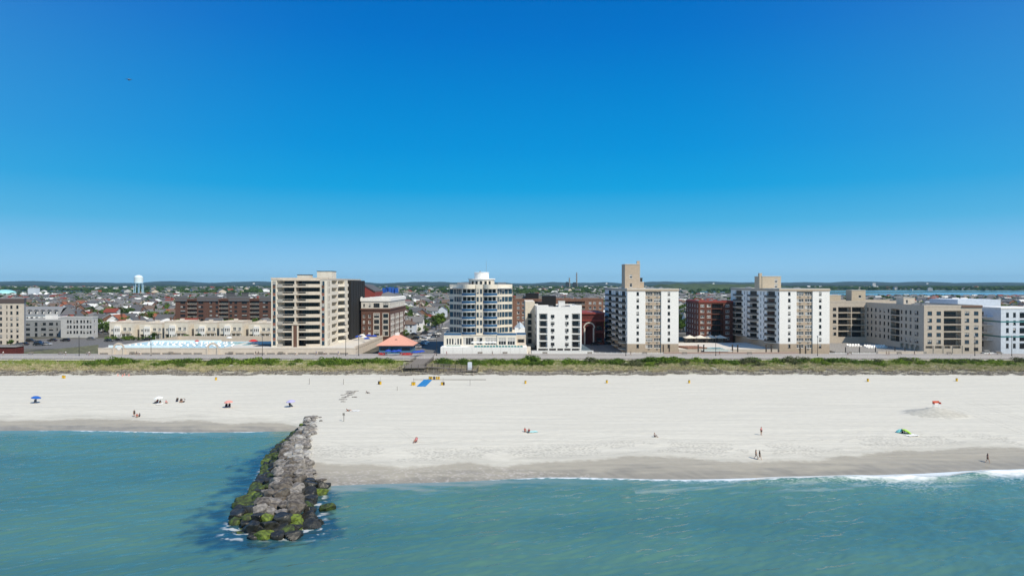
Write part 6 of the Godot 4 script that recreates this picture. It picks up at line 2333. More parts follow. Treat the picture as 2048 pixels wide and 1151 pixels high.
func make_town() -> void:
	line.resize(2700)
	for i in 2700: line[i] = 712.0
	for s in [[-300, 47, 597], [47, 120, 633], [60, 118, 617], [120, 196, 636], [218, 548, 649], [350, 545, 594], [542, 726, 559], [726, 810, 597], [885, 1056, 680], [893, 1027, 575], [1025, 1207, 600], [1047, 1165, 613], [1210, 1357, 577], [1374, 1467, 604], [1460, 1660, 580], [1660, 1850, 606], [1850, 1965, 613], [1965, 2300, 624], [196, 545, 697], [755, 827, 676]]:
		for i in range(s[0] + 300, s[1] + 300): line[i] = minf(line[i], s[2])
	var rg := RandomNumberGenerator.new()
	rg.seed = 11
	var cand := []
	# known houses first: px, depth, kind, roof, wall
	for s in [[155, 455, 3, 4, 1], [138, 470, 0, 4, 1], [236, 462, 2, 5, 0], [245, 440, 3, 4, 0], [284, 432, 3, 1, 1], [300, 445, 0, 2, 1], [332, 470, 1, 0, 3], [100, 505, 3, 4, 5], [88, 520, 0, 3, 3], [190, 500, 3, 3, 1], [178, 440, 0, 3, 1], [310, 520, 0, 5, 0], [205, 475, 1, 0, 0], [843, 505, 3, 2, 0], [857, 515, 3, 4, 0], [816, 425, 0, 3, 4], [829, 440, 1, 1, 0], [832, 600, 1, 0, 0], [862, 640, 0, 0, 4]]:
		cand.append([float(s[1]), wx(s[0], s[1]), s[2], s[3], s[4], 0.0, "house"])
	var d := 436.0
	while d < 1750.0:
		var x := -0.80 * d + rg.randf() * 10.0
		while x < 0.80 * d:
			var px := 1024 + x * F / d
			var xs := wx(838, 302.0)
			if absf(x - xs) > 21.0 and not (d > 1440.0 and px > 1560):
				var red := 0.10 if px < 600 else 0.04
				var u := rg.randf()
				var roof: int = 4 if u < red * 0.6 else (5 if u < red else [0, 0, 0, 1, 1, 2, 3, 3, 1, 0, 3, 6][rg.randi() % 12])
				if rg.randf() < (0.80 if d < 700 else 0.62): cand.append([d + rg.randf_range(-5, 5), x, rg.randi() % 5, roof, [0, 0, 0, 1, 2, 3, 4, 5][rg.randi() % 8], rg.randf_range(-0.04, 0.04) + (PI / 2 if rg.randf() < 0.3 else 0.0), "house"])
				for t in 3:
					if rg.randf() < 0.72: cand.append([d + rg.randf_range(7, 15), x + rg.randf_range(-7, 7), rg.randi() % 5, 0, 0, rg.randf_range(0.7, 1.35), "tree"])
			x += rg.randf_range(14.0, 20.0)
		d += 25.0 if d < 900 else 38.0
	# street trees and hedges near the front
	for s in [[835, 470, 1.1, 2], [850, 480, 1.2, 0], [872, 455, 1.2, 0], [878, 475, 1.4, 2], [884, 500, 1.3, 0], [865, 495, 1.0, 1], [812, 520, 1.2, 1], [818, 500, 1.1, 0], [845, 440, 0.55, 2], [852, 425, 0.5, 0], [838, 428, 0.5, 0], [805, 398, 0.7, 2], [192, 440, 1.1, 2], [165, 452, 0.9, 0], [120, 470, 1.0, 1], [205, 425, 1.0, 2], [215, 415, 0.9, 0], [230, 420, 1.0, 1], [250, 415, 0.8, 0], [196, 412, 0.9, 1], [305, 373, 0.62, 1], [372, 368, 0.55, 0], [395, 372, 0.55, 1], [330, 415, 1.0, 2], [440, 412, 0.9, 0], [1362, 430, 1.0, 0], [1367, 450, 1.1, 1], [1184, 352, 0.5, 2], [1196, 356, 0.5, 0], [812, 385, 0.6, 0], [20, 341, 0.45, 3], [262, 372, 0.4, 0], [252, 371, 0.35, 2]]:
		cand.append([float(s[1]), wx(s[0], s[1]), s[3], 0, 0, s[2], "tree"])
	cand.sort_custom(func(p, q): return p[0] < q[0])
	var houses := []
	var trees := []
	var rest_h := []
	var rest_t := []
	for c in cand:
		var top: float = STREET + (8.4 if c[6] == "house" else 7.6 * c[5])
		var half: float = 4.6 if c[6] == "house" else 2.4 * c[5]
		var seen := reach(c[1], half, top, c[0], false)
		if c[6] == "house":
			if seen > 2.5 and houses.size() < 270:
				houses.append(c)
				reach(c[1], half, STREET + 6.6, c[0], true)
			else: rest_h.append(c)
		else:
			if seen > 2.5 and trees.size() < 240:
				trees.append(c)
				reach(c[1], half * 0.7, top - 1.5, c[0], true)
			else: rest_t.append(c)
	# every house of its own, labelled by its look and its place among its like
	houses.sort_custom(func(p, q): return p[1] / p[0] < q[1] / q[0])
	var count := {}
	for c in houses:
		var px: float = 1024 + c[1] * F / c[0]
		var proto := house_kind(c[2], ROOFS[c[3]][0], WALLS[c[4]][0], c[0] < 620.0)
		var key := "%s|%s|%s" % [ROOFS[c[3]][1], WALLS[c[4]][1], where(px)]
		count[key] = count.get(key, 0) + 1
		var o: Node3D = proto.duplicate()
		o.name = numbered("house")
		add_child(o)
		o.position = Vector3(c[1], STREET, -c[0])
		o.rotation.y = c[5]
		var nth := "" if count[key] == 1 else ", %s from left" % ordinal(count[key])
		metas(o, "%s house with %s roof %s%s" % [WALLS[c[4]][1], ROOFS[c[3]][1], where(px), nth], "house", "houses of the town")
	for k in cache.keys():
		if (k as String).begins_with("house"): cache[k].free(); cache.erase(k)
	trees.sort_custom(func(p, q): return p[1] / p[0] < q[1] / q[0])
	count = {}
	for c in trees:
		var px: float = 1024 + c[1] * F / c[0]
		var km := make_tree_kind(c[2])
		var key := "%s|%s" % [TREE_TINTS[c[2]][3], where(px)]
		count[key] = count.get(key, 0) + 1
		var nth := "" if count[key] == 1 else ", %s from left" % ordinal(count[key])
		var o := thing("tree", "%s tree %s%s" % [TREE_TINTS[c[2]][3], where(px), nth], "tree", Vector3(c[1], STREET, -c[0]), rg.randf() * TAU, "trees of the town")
		o.scale = Vector3(c[5] * rg.randf_range(0.9, 1.3), c[5], c[5] * rg.randf_range(0.9, 1.3))
		part("trunk", km[0], o)
		part("crown", km[1], o)
	# what stands hidden or too far to pick out
	far_houses(rest_h, rg)
	far_trees(rest_t, rg)

func multi(called: String, mesh: Mesh, list: Array, label: String, category: String) -> void:
	if list.is_empty(): return
	var mm := MultiMesh.new()
	mm.transform_format = MultiMesh.TRANSFORM_3D
	mm.mesh = mesh
	mm.instance_count = list.size()
	for i in list.size(): mm.set_instance_transform(i, list[i])
	var o := MultiMeshInstance3D.new()
	o.name = numbered(called)
	o.multimesh = mm
	add_child(o)
	metas(o, label, category, "", "stuff")

func far_houses(list: Array, rg: RandomNumberGenerator) -> void:
	var kinds := [[], [], [], []]
	for c in list: kinds[0 if c[3] in [0, 3] else (1 if c[3] in [1, 2] else (2 if c[3] in [4, 5] else 3))].append(Transform3D(Basis(Vector3.UP, c[5]), Vector3(c[1], STREET, -c[0])))
	for i in 1100:       # the far town, out to the marshes and on their other side
		var d := rg.randf_range(1750.0, 5200.0)
		var x := rg.randf_range(-0.8, 0.8) * d
		if in_bay(x, d): continue
		if x > 0.18 * d and d > 1500 and rg.randf() < 0.75: continue
		kinds[[0, 0, 1, 1, 3, 0, 2][rg.randi() % 7]].append(Transform3D(Basis(Vector3.UP, rg.randf() * 3.0).scaled(Vector3.ONE * rg.randf_range(0.9, 1.9)), Vector3(x, STREET, -d)))
	var names := ["far dark-roofed houses packed between the trees", "far grey-roofed houses packed between the trees", "far red-roofed houses packed between the trees", "far white-roofed houses packed between the trees"]
	var roofs := ["slate_shingle", "grey_shingle", "red_tile", "white_roof"]
	for k in 4:
		var b := MB.new()
		shell(b, -5, 5, 5, -5, 0, 5.8, "flrb")
		for s in [-1.0, 1.0]: b.flip(Vector3(s * 5, 5.8, 5), Vector3(s * 5, 8.4, 0), Vector3(s * 5, 5.8, -5), Vector3(s, 0, 0))
		var m := b.mesh(M[["light_grey_render", "cream_stucco", "tan_wall", "light_grey_render"][k]])
		var r := MB.new()
		r.quad(Vector3(-5.4, 5.6, 5.4), Vector3(-5.4, 8.5, 0), Vector3(5.4, 8.5, 0), Vector3(5.4, 5.6, 5.4))
		r.face(Vector3(-5.4, 5.6, -5.4), Vector3(-5.4, 8.5, 0), Vector3(5.4, 8.5, 0), Vector3(5.4, 5.6, -5.4), Vector3(0, 1, -1))
		r.add_to(m, M[roofs[k]])
		multi("far_houses", m, kinds[k], names[k], "houses")

func in_bay(x: float, d: float) -> bool:
	return (d > bay_near(x) - 12 and d < bay_far(x) + 15 and x > 0.40 * d) or (x < -0.61 * d and d > 1960 and d < 2800)
func bay_near(x: float) -> float: return 1560.0 + sin(x * 0.006) * 60.0 + sin(x * 0.021) * 20.0
func bay_far(x: float) -> float: return 2900.0 + sin(x * 0.004 + 1.0) * 180.0

func far_trees(list: Array, rg: RandomNumberGenerator) -> void:
	var kinds := [[], [], []]
	for c in list: kinds[c[2] % 3].append(Transform3D(Basis(Vector3.UP, rg.randf() * TAU).scaled(Vector3(c[5] * 1.1, c[5], c[5] * 1.1)), Vector3(c[1], STREET, -c[0])))
	for i in 23000:
		var d := 1700.0 * pow(5.6, rg.randf())
		var x := rg.randf_range(-0.85, 0.85) * d
		if in_bay(x, d): continue
		if d < 3400 and x > 0.18 * d and rg.randf() < 0.80: continue        # open marsh
		if nz.get_noise_2d(x * 0.03, d * 0.03) < -0.15: continue
		var s := rg.randf_range(0.9, 1.5) * (1.0 + (d - 1700.0) / 2600.0)
		kinds[rg.randi() % 3].append(Transform3D(Basis(Vector3.UP, rg.randf() * TAU).scaled(Vector3(s * 1.7, minf(s, 1.9), s * 1.7)), Vector3(x, STREET, -d)))
	for k in 3:
		var b := MB.new()
		b.colored = true
		var r2 := RandomNumberGenerator.new()
		r2.seed = 70 + k
		var c := TREE_TINTS[[0, 1, 2][k]] as Array
		for i in 7: leaf_cloud(b, Vector3(r2.randf_range(-1.8, 1.8), r2.randf_range(2.0, 6.0), r2.randf_range(-1.8, 1.8)), Vector3(1.7, 1.4, 1.7), 34, 0.75, Color(c[0], c[1], c[2]) * 0.9, r2)
		b.col = Color(0.06, 0.045, 0.03)
		b.tube(Vector3.ZERO, Vector3(0, 3, 0), 0.25, 0.15, 5)
		multi("far_trees", b.mesh(leaf_mat()), kinds[k], ["mid green far trees merging into one canopy", "dark green far trees merging into one canopy", "fresh green far trees merging into one canopy"][k], "trees")

func make_horizon() -> void:
	# bay on the right, creek on the left
	for s in [[0, "bay", "blue bay beyond the town on the right"], [1, "creek", "narrow strip of water beyond the town on the left"]]:
		var b := MB.new()
		var n := 60
		for i in n:
			var x0 := 600.0 + i * 50.0 if s[0] == 0 else -3000.0 + i * 30.0
			var x1 := x0 + (50.0 if s[0] == 0 else 30.0)
			var na := bay_near(x0) if s[0] == 0 else 1990.0 + sin(x0 * 0.01) * 20
			var nb := bay_near(x1) if s[0] == 0 else 1990.0 + sin(x1 * 0.01) * 20
			var fa := bay_far(x0) if s[0] == 0 else 2760.0 + sin(x0 * 0.013) * 40
			var fb := bay_far(x1) if s[0] == 0 else 2760.0 + sin(x1 * 0.013) * 40
			b.quad(Vector3(x0, STREET + 0.3, -na), Vector3(x0, STREET + 0.3, -fa), Vector3(x1, STREET + 0.3, -fb), Vector3(x1, STREET + 0.3, -nb))
		setting(s[1], b.mesh(M.bay_water), s[2])
	# marsh islands
	var mi := MB.new()
	for e in [[900.0, 2150.0, 320.0, 60.0], [1500.0, 2500.0, 420.0, 70.0], [760.0, 1800.0, 120.0, 40.0], [1900.0, 2050.0, 300.0, 50.0]]:
		var pts := []
		for i in 20: pts.append(Vector2(e[0] + cos(TAU * i / 20) * e[2] * (1.0 + 0.2 * sin(i * 2.3)), -e[1] + sin(TAU * i / 20) * e[3] * (1.0 + 0.3 * sin(i * 1.7))))
		mi.prism(pts, STREET, STREET + 1.0)
	setting("marsh", mi.mesh(M.marsh), "flat green marsh islands in the bay")
	var mg := MB.new()
	mg.box(380, STREET - 1, -3600, 3600, STREET + 0.1, -1480)
	setting("marsh_ground", mg.mesh(M.marsh), "green marsh ground round the bay")
	# grassed landfill hill and the far ridges
	ridge("grass_hill", "long low grassy hill beyond the houses behind the red brick block", 640.0, 1330.0, 3300.0, 420.0, 27.0, 0.010, M.marsh, 0.25)
	mat("far_wood", lin(0.035, 0.06, 0.03), 1.0, noise_tex("farwood", 0.03, 0.4, 1.0, 5), 0.004)
	ridge("near_ridge", "wooded low ridge along the horizon", -6000.0, 6000.0, 6400.0, 700.0, 20.0, 0.0030, M.far_wood, 0.6)
	ridge("far_ridge", "blue hazy hills on the horizon", -11000.0, 11000.0, 10500.0, 1500.0, 50.0, 0.0011, M.far_wood, 0.5)

func ridge(called: String, label: String, x0: float, x1: float, d: float, half: float, h: float, freq: float, m: Material, vary: float) -> void:
	var nx := 220
	var nd := 10
	var vs := PackedVector3Array()
	var ix := PackedInt32Array()
	var f := FastNoiseLite.new()
	f.seed = 31
	f.frequency = freq
	f.fractal_octaves = 5
	for j in nd + 1:
		for i in nx + 1:
			var u := float(i) / nx
			var w := float(j) / nd
			var x := lerpf(x0, x1, u)
			var prof := sin(PI * w) * smoothstep(0.0, 0.12, u) * smoothstep(1.0, 0.75, u)
			vs.append(Vector3(x, STREET - 0.5 + maxf(0.0, h * prof * (1.0 + vary * f.get_noise_2d(x, d) * 1.6) + f.get_noise_2d(x * 9.0, w * 900.0) * h * 0.10 * prof), -(d - half + 2 * half * w)))
	for j in nd:
		for i in nx:
			var a := j * (nx + 1) + i
			var e := a + nx + 1
			ix.append_array([a, e, e + 1, a, e + 1, a + 1])
	setting(called, smooth_mesh(vs, PackedVector2Array(), ix, m), label)

func make_landmarks() -> void:
	# water tower
	var d := 1680.0
	mat("tower_paint", lin(0.36, 0.56, 0.68), 0.5)
	var t := thing("water_tower", "pale blue water tower on tall legs above the town on the left", "water tower", Vector3(wx(276.5, d), STREET, -d))
	var b := MB.new()
	b.tube(Vector3(0, 32, 0), Vector3(0, 46, 0), 10.0, 10.0, 32)
	b.tube(Vector3(0, 46, 0), Vector3(0, 49.5, 0), 10.0, 6.5, 32)
	b.tube(Vector3(0, 49.5, 0), Vector3(0, 51, 0), 6.5, 0.5, 32)
	b.tube(Vector3(0, 28.5, 0), Vector3(0, 32, 0), 8.0, 10.0, 32)
	part("tank", b.mesh(mat("tank_paint", lin(0.68, 0.80, 0.85), 0.5)), t)
	b = MB.new()
	b.tube(Vector3(0, 31.2, 0), Vector3(0, 32.2, 0), 11.0, 11.0, 32)
	part("gallery", b.mesh(M.tower_paint), t)
	for i in 8:
		var a := TAU * i / 8 + 0.2
		b = MB.new()
		b.tube(Vector3(cos(a) * 11.5, 0, sin(a) * 11.5), Vector3(cos(a) * 9.4, 33, sin(a) * 9.4), 0.8, 0.8, 8)
		part("leg", b.mesh(M.tower_paint), t)
	b = MB.new()
	b.tube(Vector3(0, 0, 0), Vector3(0, 30, 0), 2.0, 2.0, 14)
	part("riser", b.mesh(M.tower_paint), t)
	# dome, cube and tent
	t = thing("teal_dome", "pale teal dome of a tank at the left edge", "tank", Vector3(wx(9, 1680.0), STREET, -1680))
	b = MB.new()
	for i in 5:
		var a := PI / 2 * i / 5
		var e := PI / 2 * (i + 1) / 5
		b.tube(Vector3(0, 6 + 10 * sin(a), 0), Vector3(0, 6 + 10 * sin(e), 0), 24 * cos(a), maxf(24 * cos(e), 0.01), 32, false)
	part("dome", b.mesh(mat("dome_teal", lin(0.30, 0.62, 0.63), 0.5)), t)
	b = MB.new()
	b.tube(Vector3(0, 0, 0), Vector3(0, 6, 0), 24.0, 24.0, 32)
	part("drum", b.mesh(M.tower_paint), t)
	t = thing("white_tank_house", "pale blue-white cubic building near the teal dome", "building", Vector3(wx(62.5, 1500.0), STREET, -1500))
	b = MB.new()
	b.box(-8, 0, -14, 8, 20, 0)
	part("wall", b.mesh(M.pale_blue_render), t)
	b = MB.new()
	b.box(-8.3, 20, -14.3, 8.3, 20.8, 0.3)
	part("parapet", b.mesh(M.white_paint), t)
	t = thing("white_tent", "long white tent roof in front of the pale cubic building", "tent", Vector3(wx(82, 1480.0), STREET, -1480))
	b = MB.new()
	for i in 4:
		var x := -24.0 + i * 12.5
		b.tube(Vector3(x + 6, 4, -5), Vector3(x + 6, 13.0 - absf(i - 1.5) * 2.0, -5), 9.0, 0.3, 12)
	part("canopy", b.mesh(M.white_plastic), t)
	b = MB.new()
	b.box(-25, 0, -12, 25, 4, 2)
	part("side_wall", b.mesh(M.white_plastic), t)
	# power station
	d = 4200.0
	var k := d / F
	t = thing("power_station", "dark power station with two striped chimneys on the horizon", "power station", Vector3(wx(1143, d), STREET, -d))
	for s in [[-12, -5, 565], [2, 11, 566]]:
		b = MB.new()
		b.box(s[0] * k, 0, -20, s[1] * k, wy(s[2], d) - STREET, 12)
		b.box(s[0] * k + 3, wy(s[2], d) - STREET, -10, s[1] * k - 4, wy(s[2], d) - STREET + 5, 4)
		part("boiler_house", b.mesh(M.black_metal), t)
	for s in [[-4.0, 555.0], [10.5, 544.5]]:
		var top := wy(s[1], d) - STREET
		b = MB.new()
		b.tube(Vector3(s[0] * k, 0, 0), Vector3(s[0] * k, top * 0.9, 0), 5.0, 3.8, 14)
		var c := part("chimney", b.mesh(M.concrete), t)
		b = MB.new()
		b.tube(Vector3(s[0] * k, top * 0.9, 0), Vector3(s[0] * k, top, 0), 3.85, 3.6, 14)
		part("dark_top", b.mesh(M.grey_render), c)
	# little landmarks far out
	t = thing("distant_tower_block", "small blue-grey tower block on the far right horizon", "building", Vector3(wx(1749, 6000.0), STREET, -6000))
	b = MB.new()
	b.box(-14, 0, -20, 14, 34, 0)
	part("wall", b.mesh(M.light_grey_render), t)
	b = MB.new()
	b.box(-8, 34, -14, 8, 37, -4)
	part("penthouse", b.mesh(M.grey_render), t)
	var n := 0
	for p in [[1855, 6500.0, "small white water tower on the far right horizon"], [1213, 6500.0, "small white water tower on the horizon left of the first tower"], [507, 6500.0, "tiny white water tower on the horizon above the dark brick apartments"], [1427, 6500.0, "tiny white tank on the horizon behind the red brick block"]]:
		t = thing("distant_water_tower", p[2], "water tower", Vector3(wx(p[0], p[1]), STREET, -p[1]), 0.0, "far water towers")
		b = MB.new()
		b.tube(Vector3(0, 0, 0), Vector3(0, 24, 0), 3.0, 3.0, 10)
		part("stem", b.mesh(M.white_paint), t)
		b = MB.new()
		b.tube(Vector3(0, 24, 0), Vector3(0, 29, 0), 4.0, 11.0, 16)
		b.tube(Vector3(0, 29, 0), Vector3(0, 35, 0), 11.0, 6.0, 16)
		part("tank", b.mesh(M.white_paint), t)
	# far airliner built as a small near plane, keeping haze out of the sky
	d = 800.0
	t = thing("small_near_airliner", "small dark aircraft in the sky at upper left", "aircraft", Vector3(wx(258.5, d), wy(160, d), -d), 0.2)
	mat("aircraft_dark", lin(0.02, 0.03, 0.07), 0.4)
	b = MB.new()
	b.tube(Vector3(0, 0, 1.8), Vector3(0, 0, -0.6), 0.62, 0.62, 12)
	b.tube(Vector3(0, 0, 1.8), Vector3(0, -0.1, 2.7), 0.62, 0.2, 12)
	b.tube(Vector3(0, 0, -0.6), Vector3(0, 0.2, -3.4), 0.62, 0.14, 12)
	part("fuselage", b.mesh(M.aircraft_dark), t)
	for s in [-1.0, 1.0]:
		b = MB.new()
		b.obox(Vector3(s * 0.4, 0.3, -0.3), Vector3(s * 3.1, 0.25, -0.2), Vector3(0, 0.2, 0), Vector3(0, 0, 1.2))
		part("wing", b.mesh(M.aircraft_dark), t)
		b = MB.new()
		b.obox(Vector3(s * 0.1, 0.2, -3.4), Vector3(s * 1.2, 0.05, 0), Vector3(0, 0.1, 0), Vector3(0, 0, 0.7))
		part("tailplane", b.mesh(M.aircraft_dark), t)
		b = MB.new()
		b.tube(Vector3(s * 0.6, -1.0, 0.3), Vector3(s * 0.3, -0.4, 0.3), 0.12, 0.08, 8)
		part("wheel_leg", b.mesh(M.aircraft_dark), t)
	b = MB.new()
	b.obox(Vector3(-0.08, 0.2, -3.5), Vector3(0.16, 0, 0), Vector3(0, 1.5, -0.3), Vector3(0, 0, 1.0))
	part("fin", b.mesh(M.white_paint), t)
	b = MB.new()
	b.tube(Vector3(0, 0.45, 0.9), Vector3(0, 0.95, 0.4), 0.5, 0.3, 10)
	part("canopy", b.mesh(M.white_plastic), t)

func make_dune() -> void:
	var rg := RandomNumberGenerator.new()
	rg.seed = 77
	var kinds := []
	var tints := [Color(0.100, 0.170, 0.018), Color(0.070, 0.125, 0.018), Color(0.130, 0.205, 0.024), Color(0.095, 0.110, 0.050)]
	var words := ["bright green", "dark green", "fresh green", "greyish green"]
	for k in 4:
		var b := MB.new()
		b.colored = true
		var r2 := RandomNumberGenerator.new()
		r2.seed = 300 + k
		for i in 9:
			leaf_cloud(b, Vector3(r2.randf_range(-1.6, 1.6), r2.randf_range(0.35, 1.0), r2.randf_range(-1.1, 1.1)), Vector3(0.9, 0.55, 0.9), 90, 0.17, tints[k], r2)
		var st := MB.new()
		for i in 6: st.tube(Vector3(0, -0.3, 0), Vector3(r2.randf_range(-1.3, 1.3), r2.randf_range(0.6, 1.1), r2.randf_range(-0.9, 0.9)), 0.05, 0.02, 5)
		kinds.append([b.mesh(leaf_mat()), st.mesh(M.dark_wood)])
	var n := 0
	var list := []
	var x := -205.0
	while x < 205.0:
		var px := 1024 + x * F / 262.0
		var dens := clampf(0.85 + nz2.get_noise_2d(x * 9.0, 50.0) * 1.6 + (0.30 if px > 1180 else 0.0), 0.15, 1.0)
		if px < 150: dens = 0.10
		if not (px > 795 and px < 868) and rg.randf() < dens:
			list.append([x, 263.5 + rg.randf_range(-2.5, 3.0), rg.randf_range(1.25, 1.9)])
			if rg.randf() < dens * 0.75: list.append([x + rg.randf_range(-1, 1), 257.5 + rg.randf_range(-2.0, 2.5), rg.randf_range(1.0, 1.45)])
		x += rg.randf_range(2.0, 3.2)
	list.sort_custom(func(p, q): return p[0] < q[0])
	var count := {}
	for p in list:
		var px: float = 1024 + p[0] * F / p[1]
		var k := rg.randi() % 4
		if k == 3 and px < 1150: k = rg.randi() % 3
		var zone := "before the long pool deck" if px < 545 else ("below the banded tower" if px < 730 else ("below the pavilion" if px < 868 else ("before the round-fronted condominium" if px < 1056 else ("before the white mid-rise" if px < 1190 else ("before the first white tower" if px < 1358 else ("before the pool terrace" if px < 1558 else ("before the second white tower" if px < 1662 else "before the beige complex")))))))
		var row := "front" if p[1] < 260.5 else "back"
		var key := "%s %s %s" % [words[k], row, zone]
		count[key] = count.get(key, 0) + 1
		var o := thing("dune_shrub", "%s %s-row dune shrub %s, %s from left" % [words[k], row, zone, ordinal(count[key])], "shrub", Vector3(p[0], sand_h(p[0], p[1]) - 0.15, -p[1]), rg.randf() * TAU, "shrubs on the dune")
		o.scale = Vector3(p[2] * rg.randf_range(0.9, 1.35), p[2] * rg.randf_range(0.8, 1.15), p[2])
		part("foliage", kinds[k][0], o)
		part("stem", kinds[k][1], o)
	# dune grass, straw and dead stalks: nobody could count them
	var blades := [[Color(0.40, 0.35, 0.20), Color(0.56, 0.50, 0.33), "straw-coloured dune grass on the slope above the beach"], [Color(0.17, 0.23, 0.05), Color(0.32, 0.36, 0.11), "dull green dune grass among the shrubs"], [Color(0.24, 0.215, 0.185), Color(0.40, 0.37, 0.33), "grey dead stalks along the foot of the dune"]]
	for k in 3:
		var b := MB.new()
		b.colored = true
		var r2 := RandomNumberGenerator.new()
		r2.seed = 500 + k
		for i in 16:
			var a := r2.randf() * TAU
			var base := Vector3(cos(a), 0, sin(a)) * r2.randf() * 0.35
			var lean := Vector3(r2.randf_range(-0.5, 0.5), r2.randf_range(0.45, 0.95) * (0.7 if k == 2 else 1.0), r2.randf_range(-0.5, 0.5))
			if k == 2: lean *= Vector3(1.6, 0.8, 1.6)
			var s := Vector3(-sin(a), 0, cos(a)) * 0.035
			b.col = (blades[k][0] as Color).lerp(blades[k][1], r2.randf())
			b.quad(base - s, base - s * 0.4 + lean, base + s * 0.4 + lean, base + s)
		var pl := []
		var cnt: int = [11000, 14000, 12000][k]
		for i in cnt:
			var gx := rg.randf_range(-225.0, 225.0)
			var gd_: float
			if k == 0: gd_ = 248.0 + absf(rg.randfn()) * 5.0
			elif k == 1: gd_ = rg.randf_range(250.0, 271.0)
			else: gd_ = 242.0 + pow(rg.randf(), 1.3) * 8.0
			gd_ += nz2.get_noise_2d(gx * 4.0, 7.0) * -2.0 + nz2.get_noise_2d(gx * 12.0, 90.0) * 2.5
			if gd_ > 272.0: continue
			if nz.get_noise_2d(gx * 3.0, gd_ * 6.0 + k * 70.0) < -0.18: continue
			var px := 1024 + gx * F / gd_
			if px > 805 and px < 850 and gd_ > 245.0 and rg.randf() < 0.8: continue
			var s := rg.randf_range(0.6, 1.25)
			pl.append(Transform3D(Basis(Vector3.UP, rg.randf() * TAU).scaled(Vector3(s * 1.3, s, s * 1.3)), Vector3(gx, sand_h(gx, gd_) - 0.05, -gd_)))
		var m := b.mesh(leaf_mat())
		multi("dune_grass", m, pl, blades[k][2], "grass")

# ---------------------------------------------------------------- cars
const CAR_COLORS := {"white": [0.75, 0.75, 0.74], "silver": [0.42, 0.43, 0.45], "black": [0.012, 0.012, 0.014], "dark blue": [0.015, 0.03, 0.09], "red": [0.32, 0.02, 0.02], "grey": [0.14, 0.145, 0.15]}

func extrude_side(b: MB, pts: Array, w: float) -> void:     # a profile in x, y swept across z
	var mid := Vector2.ZERO
	for p in pts: mid += p
	mid /= pts.size()
	for k in pts.size():
		var p: Vector2 = pts[k]
		var q: Vector2 = pts[(k + 1) % pts.size()]
		b.face(Vector3(p.x, p.y, -w), Vector3(p.x, p.y, w), Vector3(q.x, q.y, w), Vector3(q.x, q.y, -w), Vector3((p.x + q.x) / 2 - mid.x, (p.y + q.y) / 2 - mid.y, 0))
		for s in [-1.0, 1.0]: b.flip(Vector3(mid.x, mid.y, s * w), Vector3(p.x, p.y, s * w), Vector3(q.x, q.y, s * w), Vector3(0, 0, s))

func car_proto(color: String, suv: bool) -> Node3D:
	var key := "car%s%s" % [color, suv]
	if cache.has(key): return cache[key]
	var o := Node3D.new()
	var c: Array = CAR_COLORS[color]
	var m: StandardMaterial3D = M.get("car_" + color) if M.has("car_" + color) else mat("car_" + color, lin(c[0], c[1], c[2]), 0.25)
	m.clearcoat_enabled = true
	m.clearcoat = 0.6
	var k := 1.18 if suv else 1.0
	var b := MB.new()
	extrude_side(b, [Vector2(-2.25, 0.35), Vector2(-2.3, 0.75 * k), Vector2(-2.1, 0.92 * k), Vector2(1.0, 0.95 * k), Vector2(2.1, 0.78 * k), Vector2(2.3, 0.6), Vector2(2.25, 0.35)], 0.9)
	var roof := MB.new()
	extrude_side(roof, [Vector2(-1.75 if suv else -1.1, 1.42 * k), Vector2(-1.5 if suv else -0.9, 1.50 * k), Vector2(0.15, 1.50 * k), Vector2(0.35, 1.42 * k)], 0.68)
	roof.add_to(b.mesh(m), m)
	var bm := b.mesh(m)
	roof.add_to(bm, m)
	part("body", bm, o)
	b = MB.new()
	extrude_side(b, [Vector2(-2.05 if suv else -1.85, 0.9 * k), Vector2(-1.75 if suv else -1.1, 1.43 * k), Vector2(0.35, 1.43 * k), Vector2(1.1, 0.93 * k)], 0.74)
	part("glasshouse", b.mesh(M.dark_glass), o)
	for q in [[1.4, 0.82], [1.4, -0.82], [-1.4, 0.82], [-1.4, -0.82]]:
		b = MB.new()
		b.tube(Vector3(q[0], 0.34, q[1] - 0.11), Vector3(q[0], 0.34, q[1] + 0.11), 0.34, 0.34, 14)
		var wh := part("wheel", b.mesh(M.black_metal), o)
		b = MB.new()
		b.tube(Vector3(q[0], 0.34, q[1] - 0.12), Vector3(q[0], 0.34, q[1] + 0.12), 0.2, 0.2, 10)
		part("rim", b.mesh(M.grey_metal), wh)
	for z in [-0.65, 0.65]:
		b = MB.new()
		b.box(2.2, 0.6, z - 0.2, 2.3, 0.74, z + 0.2)
		part("headlight", b.mesh(M.white_trim), o)
		b = MB.new()
		b.box(-2.33, 0.66, z - 0.18, -2.26, 0.82, z + 0.18)
		part("tail_light", b.mesh(M.red_cladding), o)
	cache[key] = o
	return o

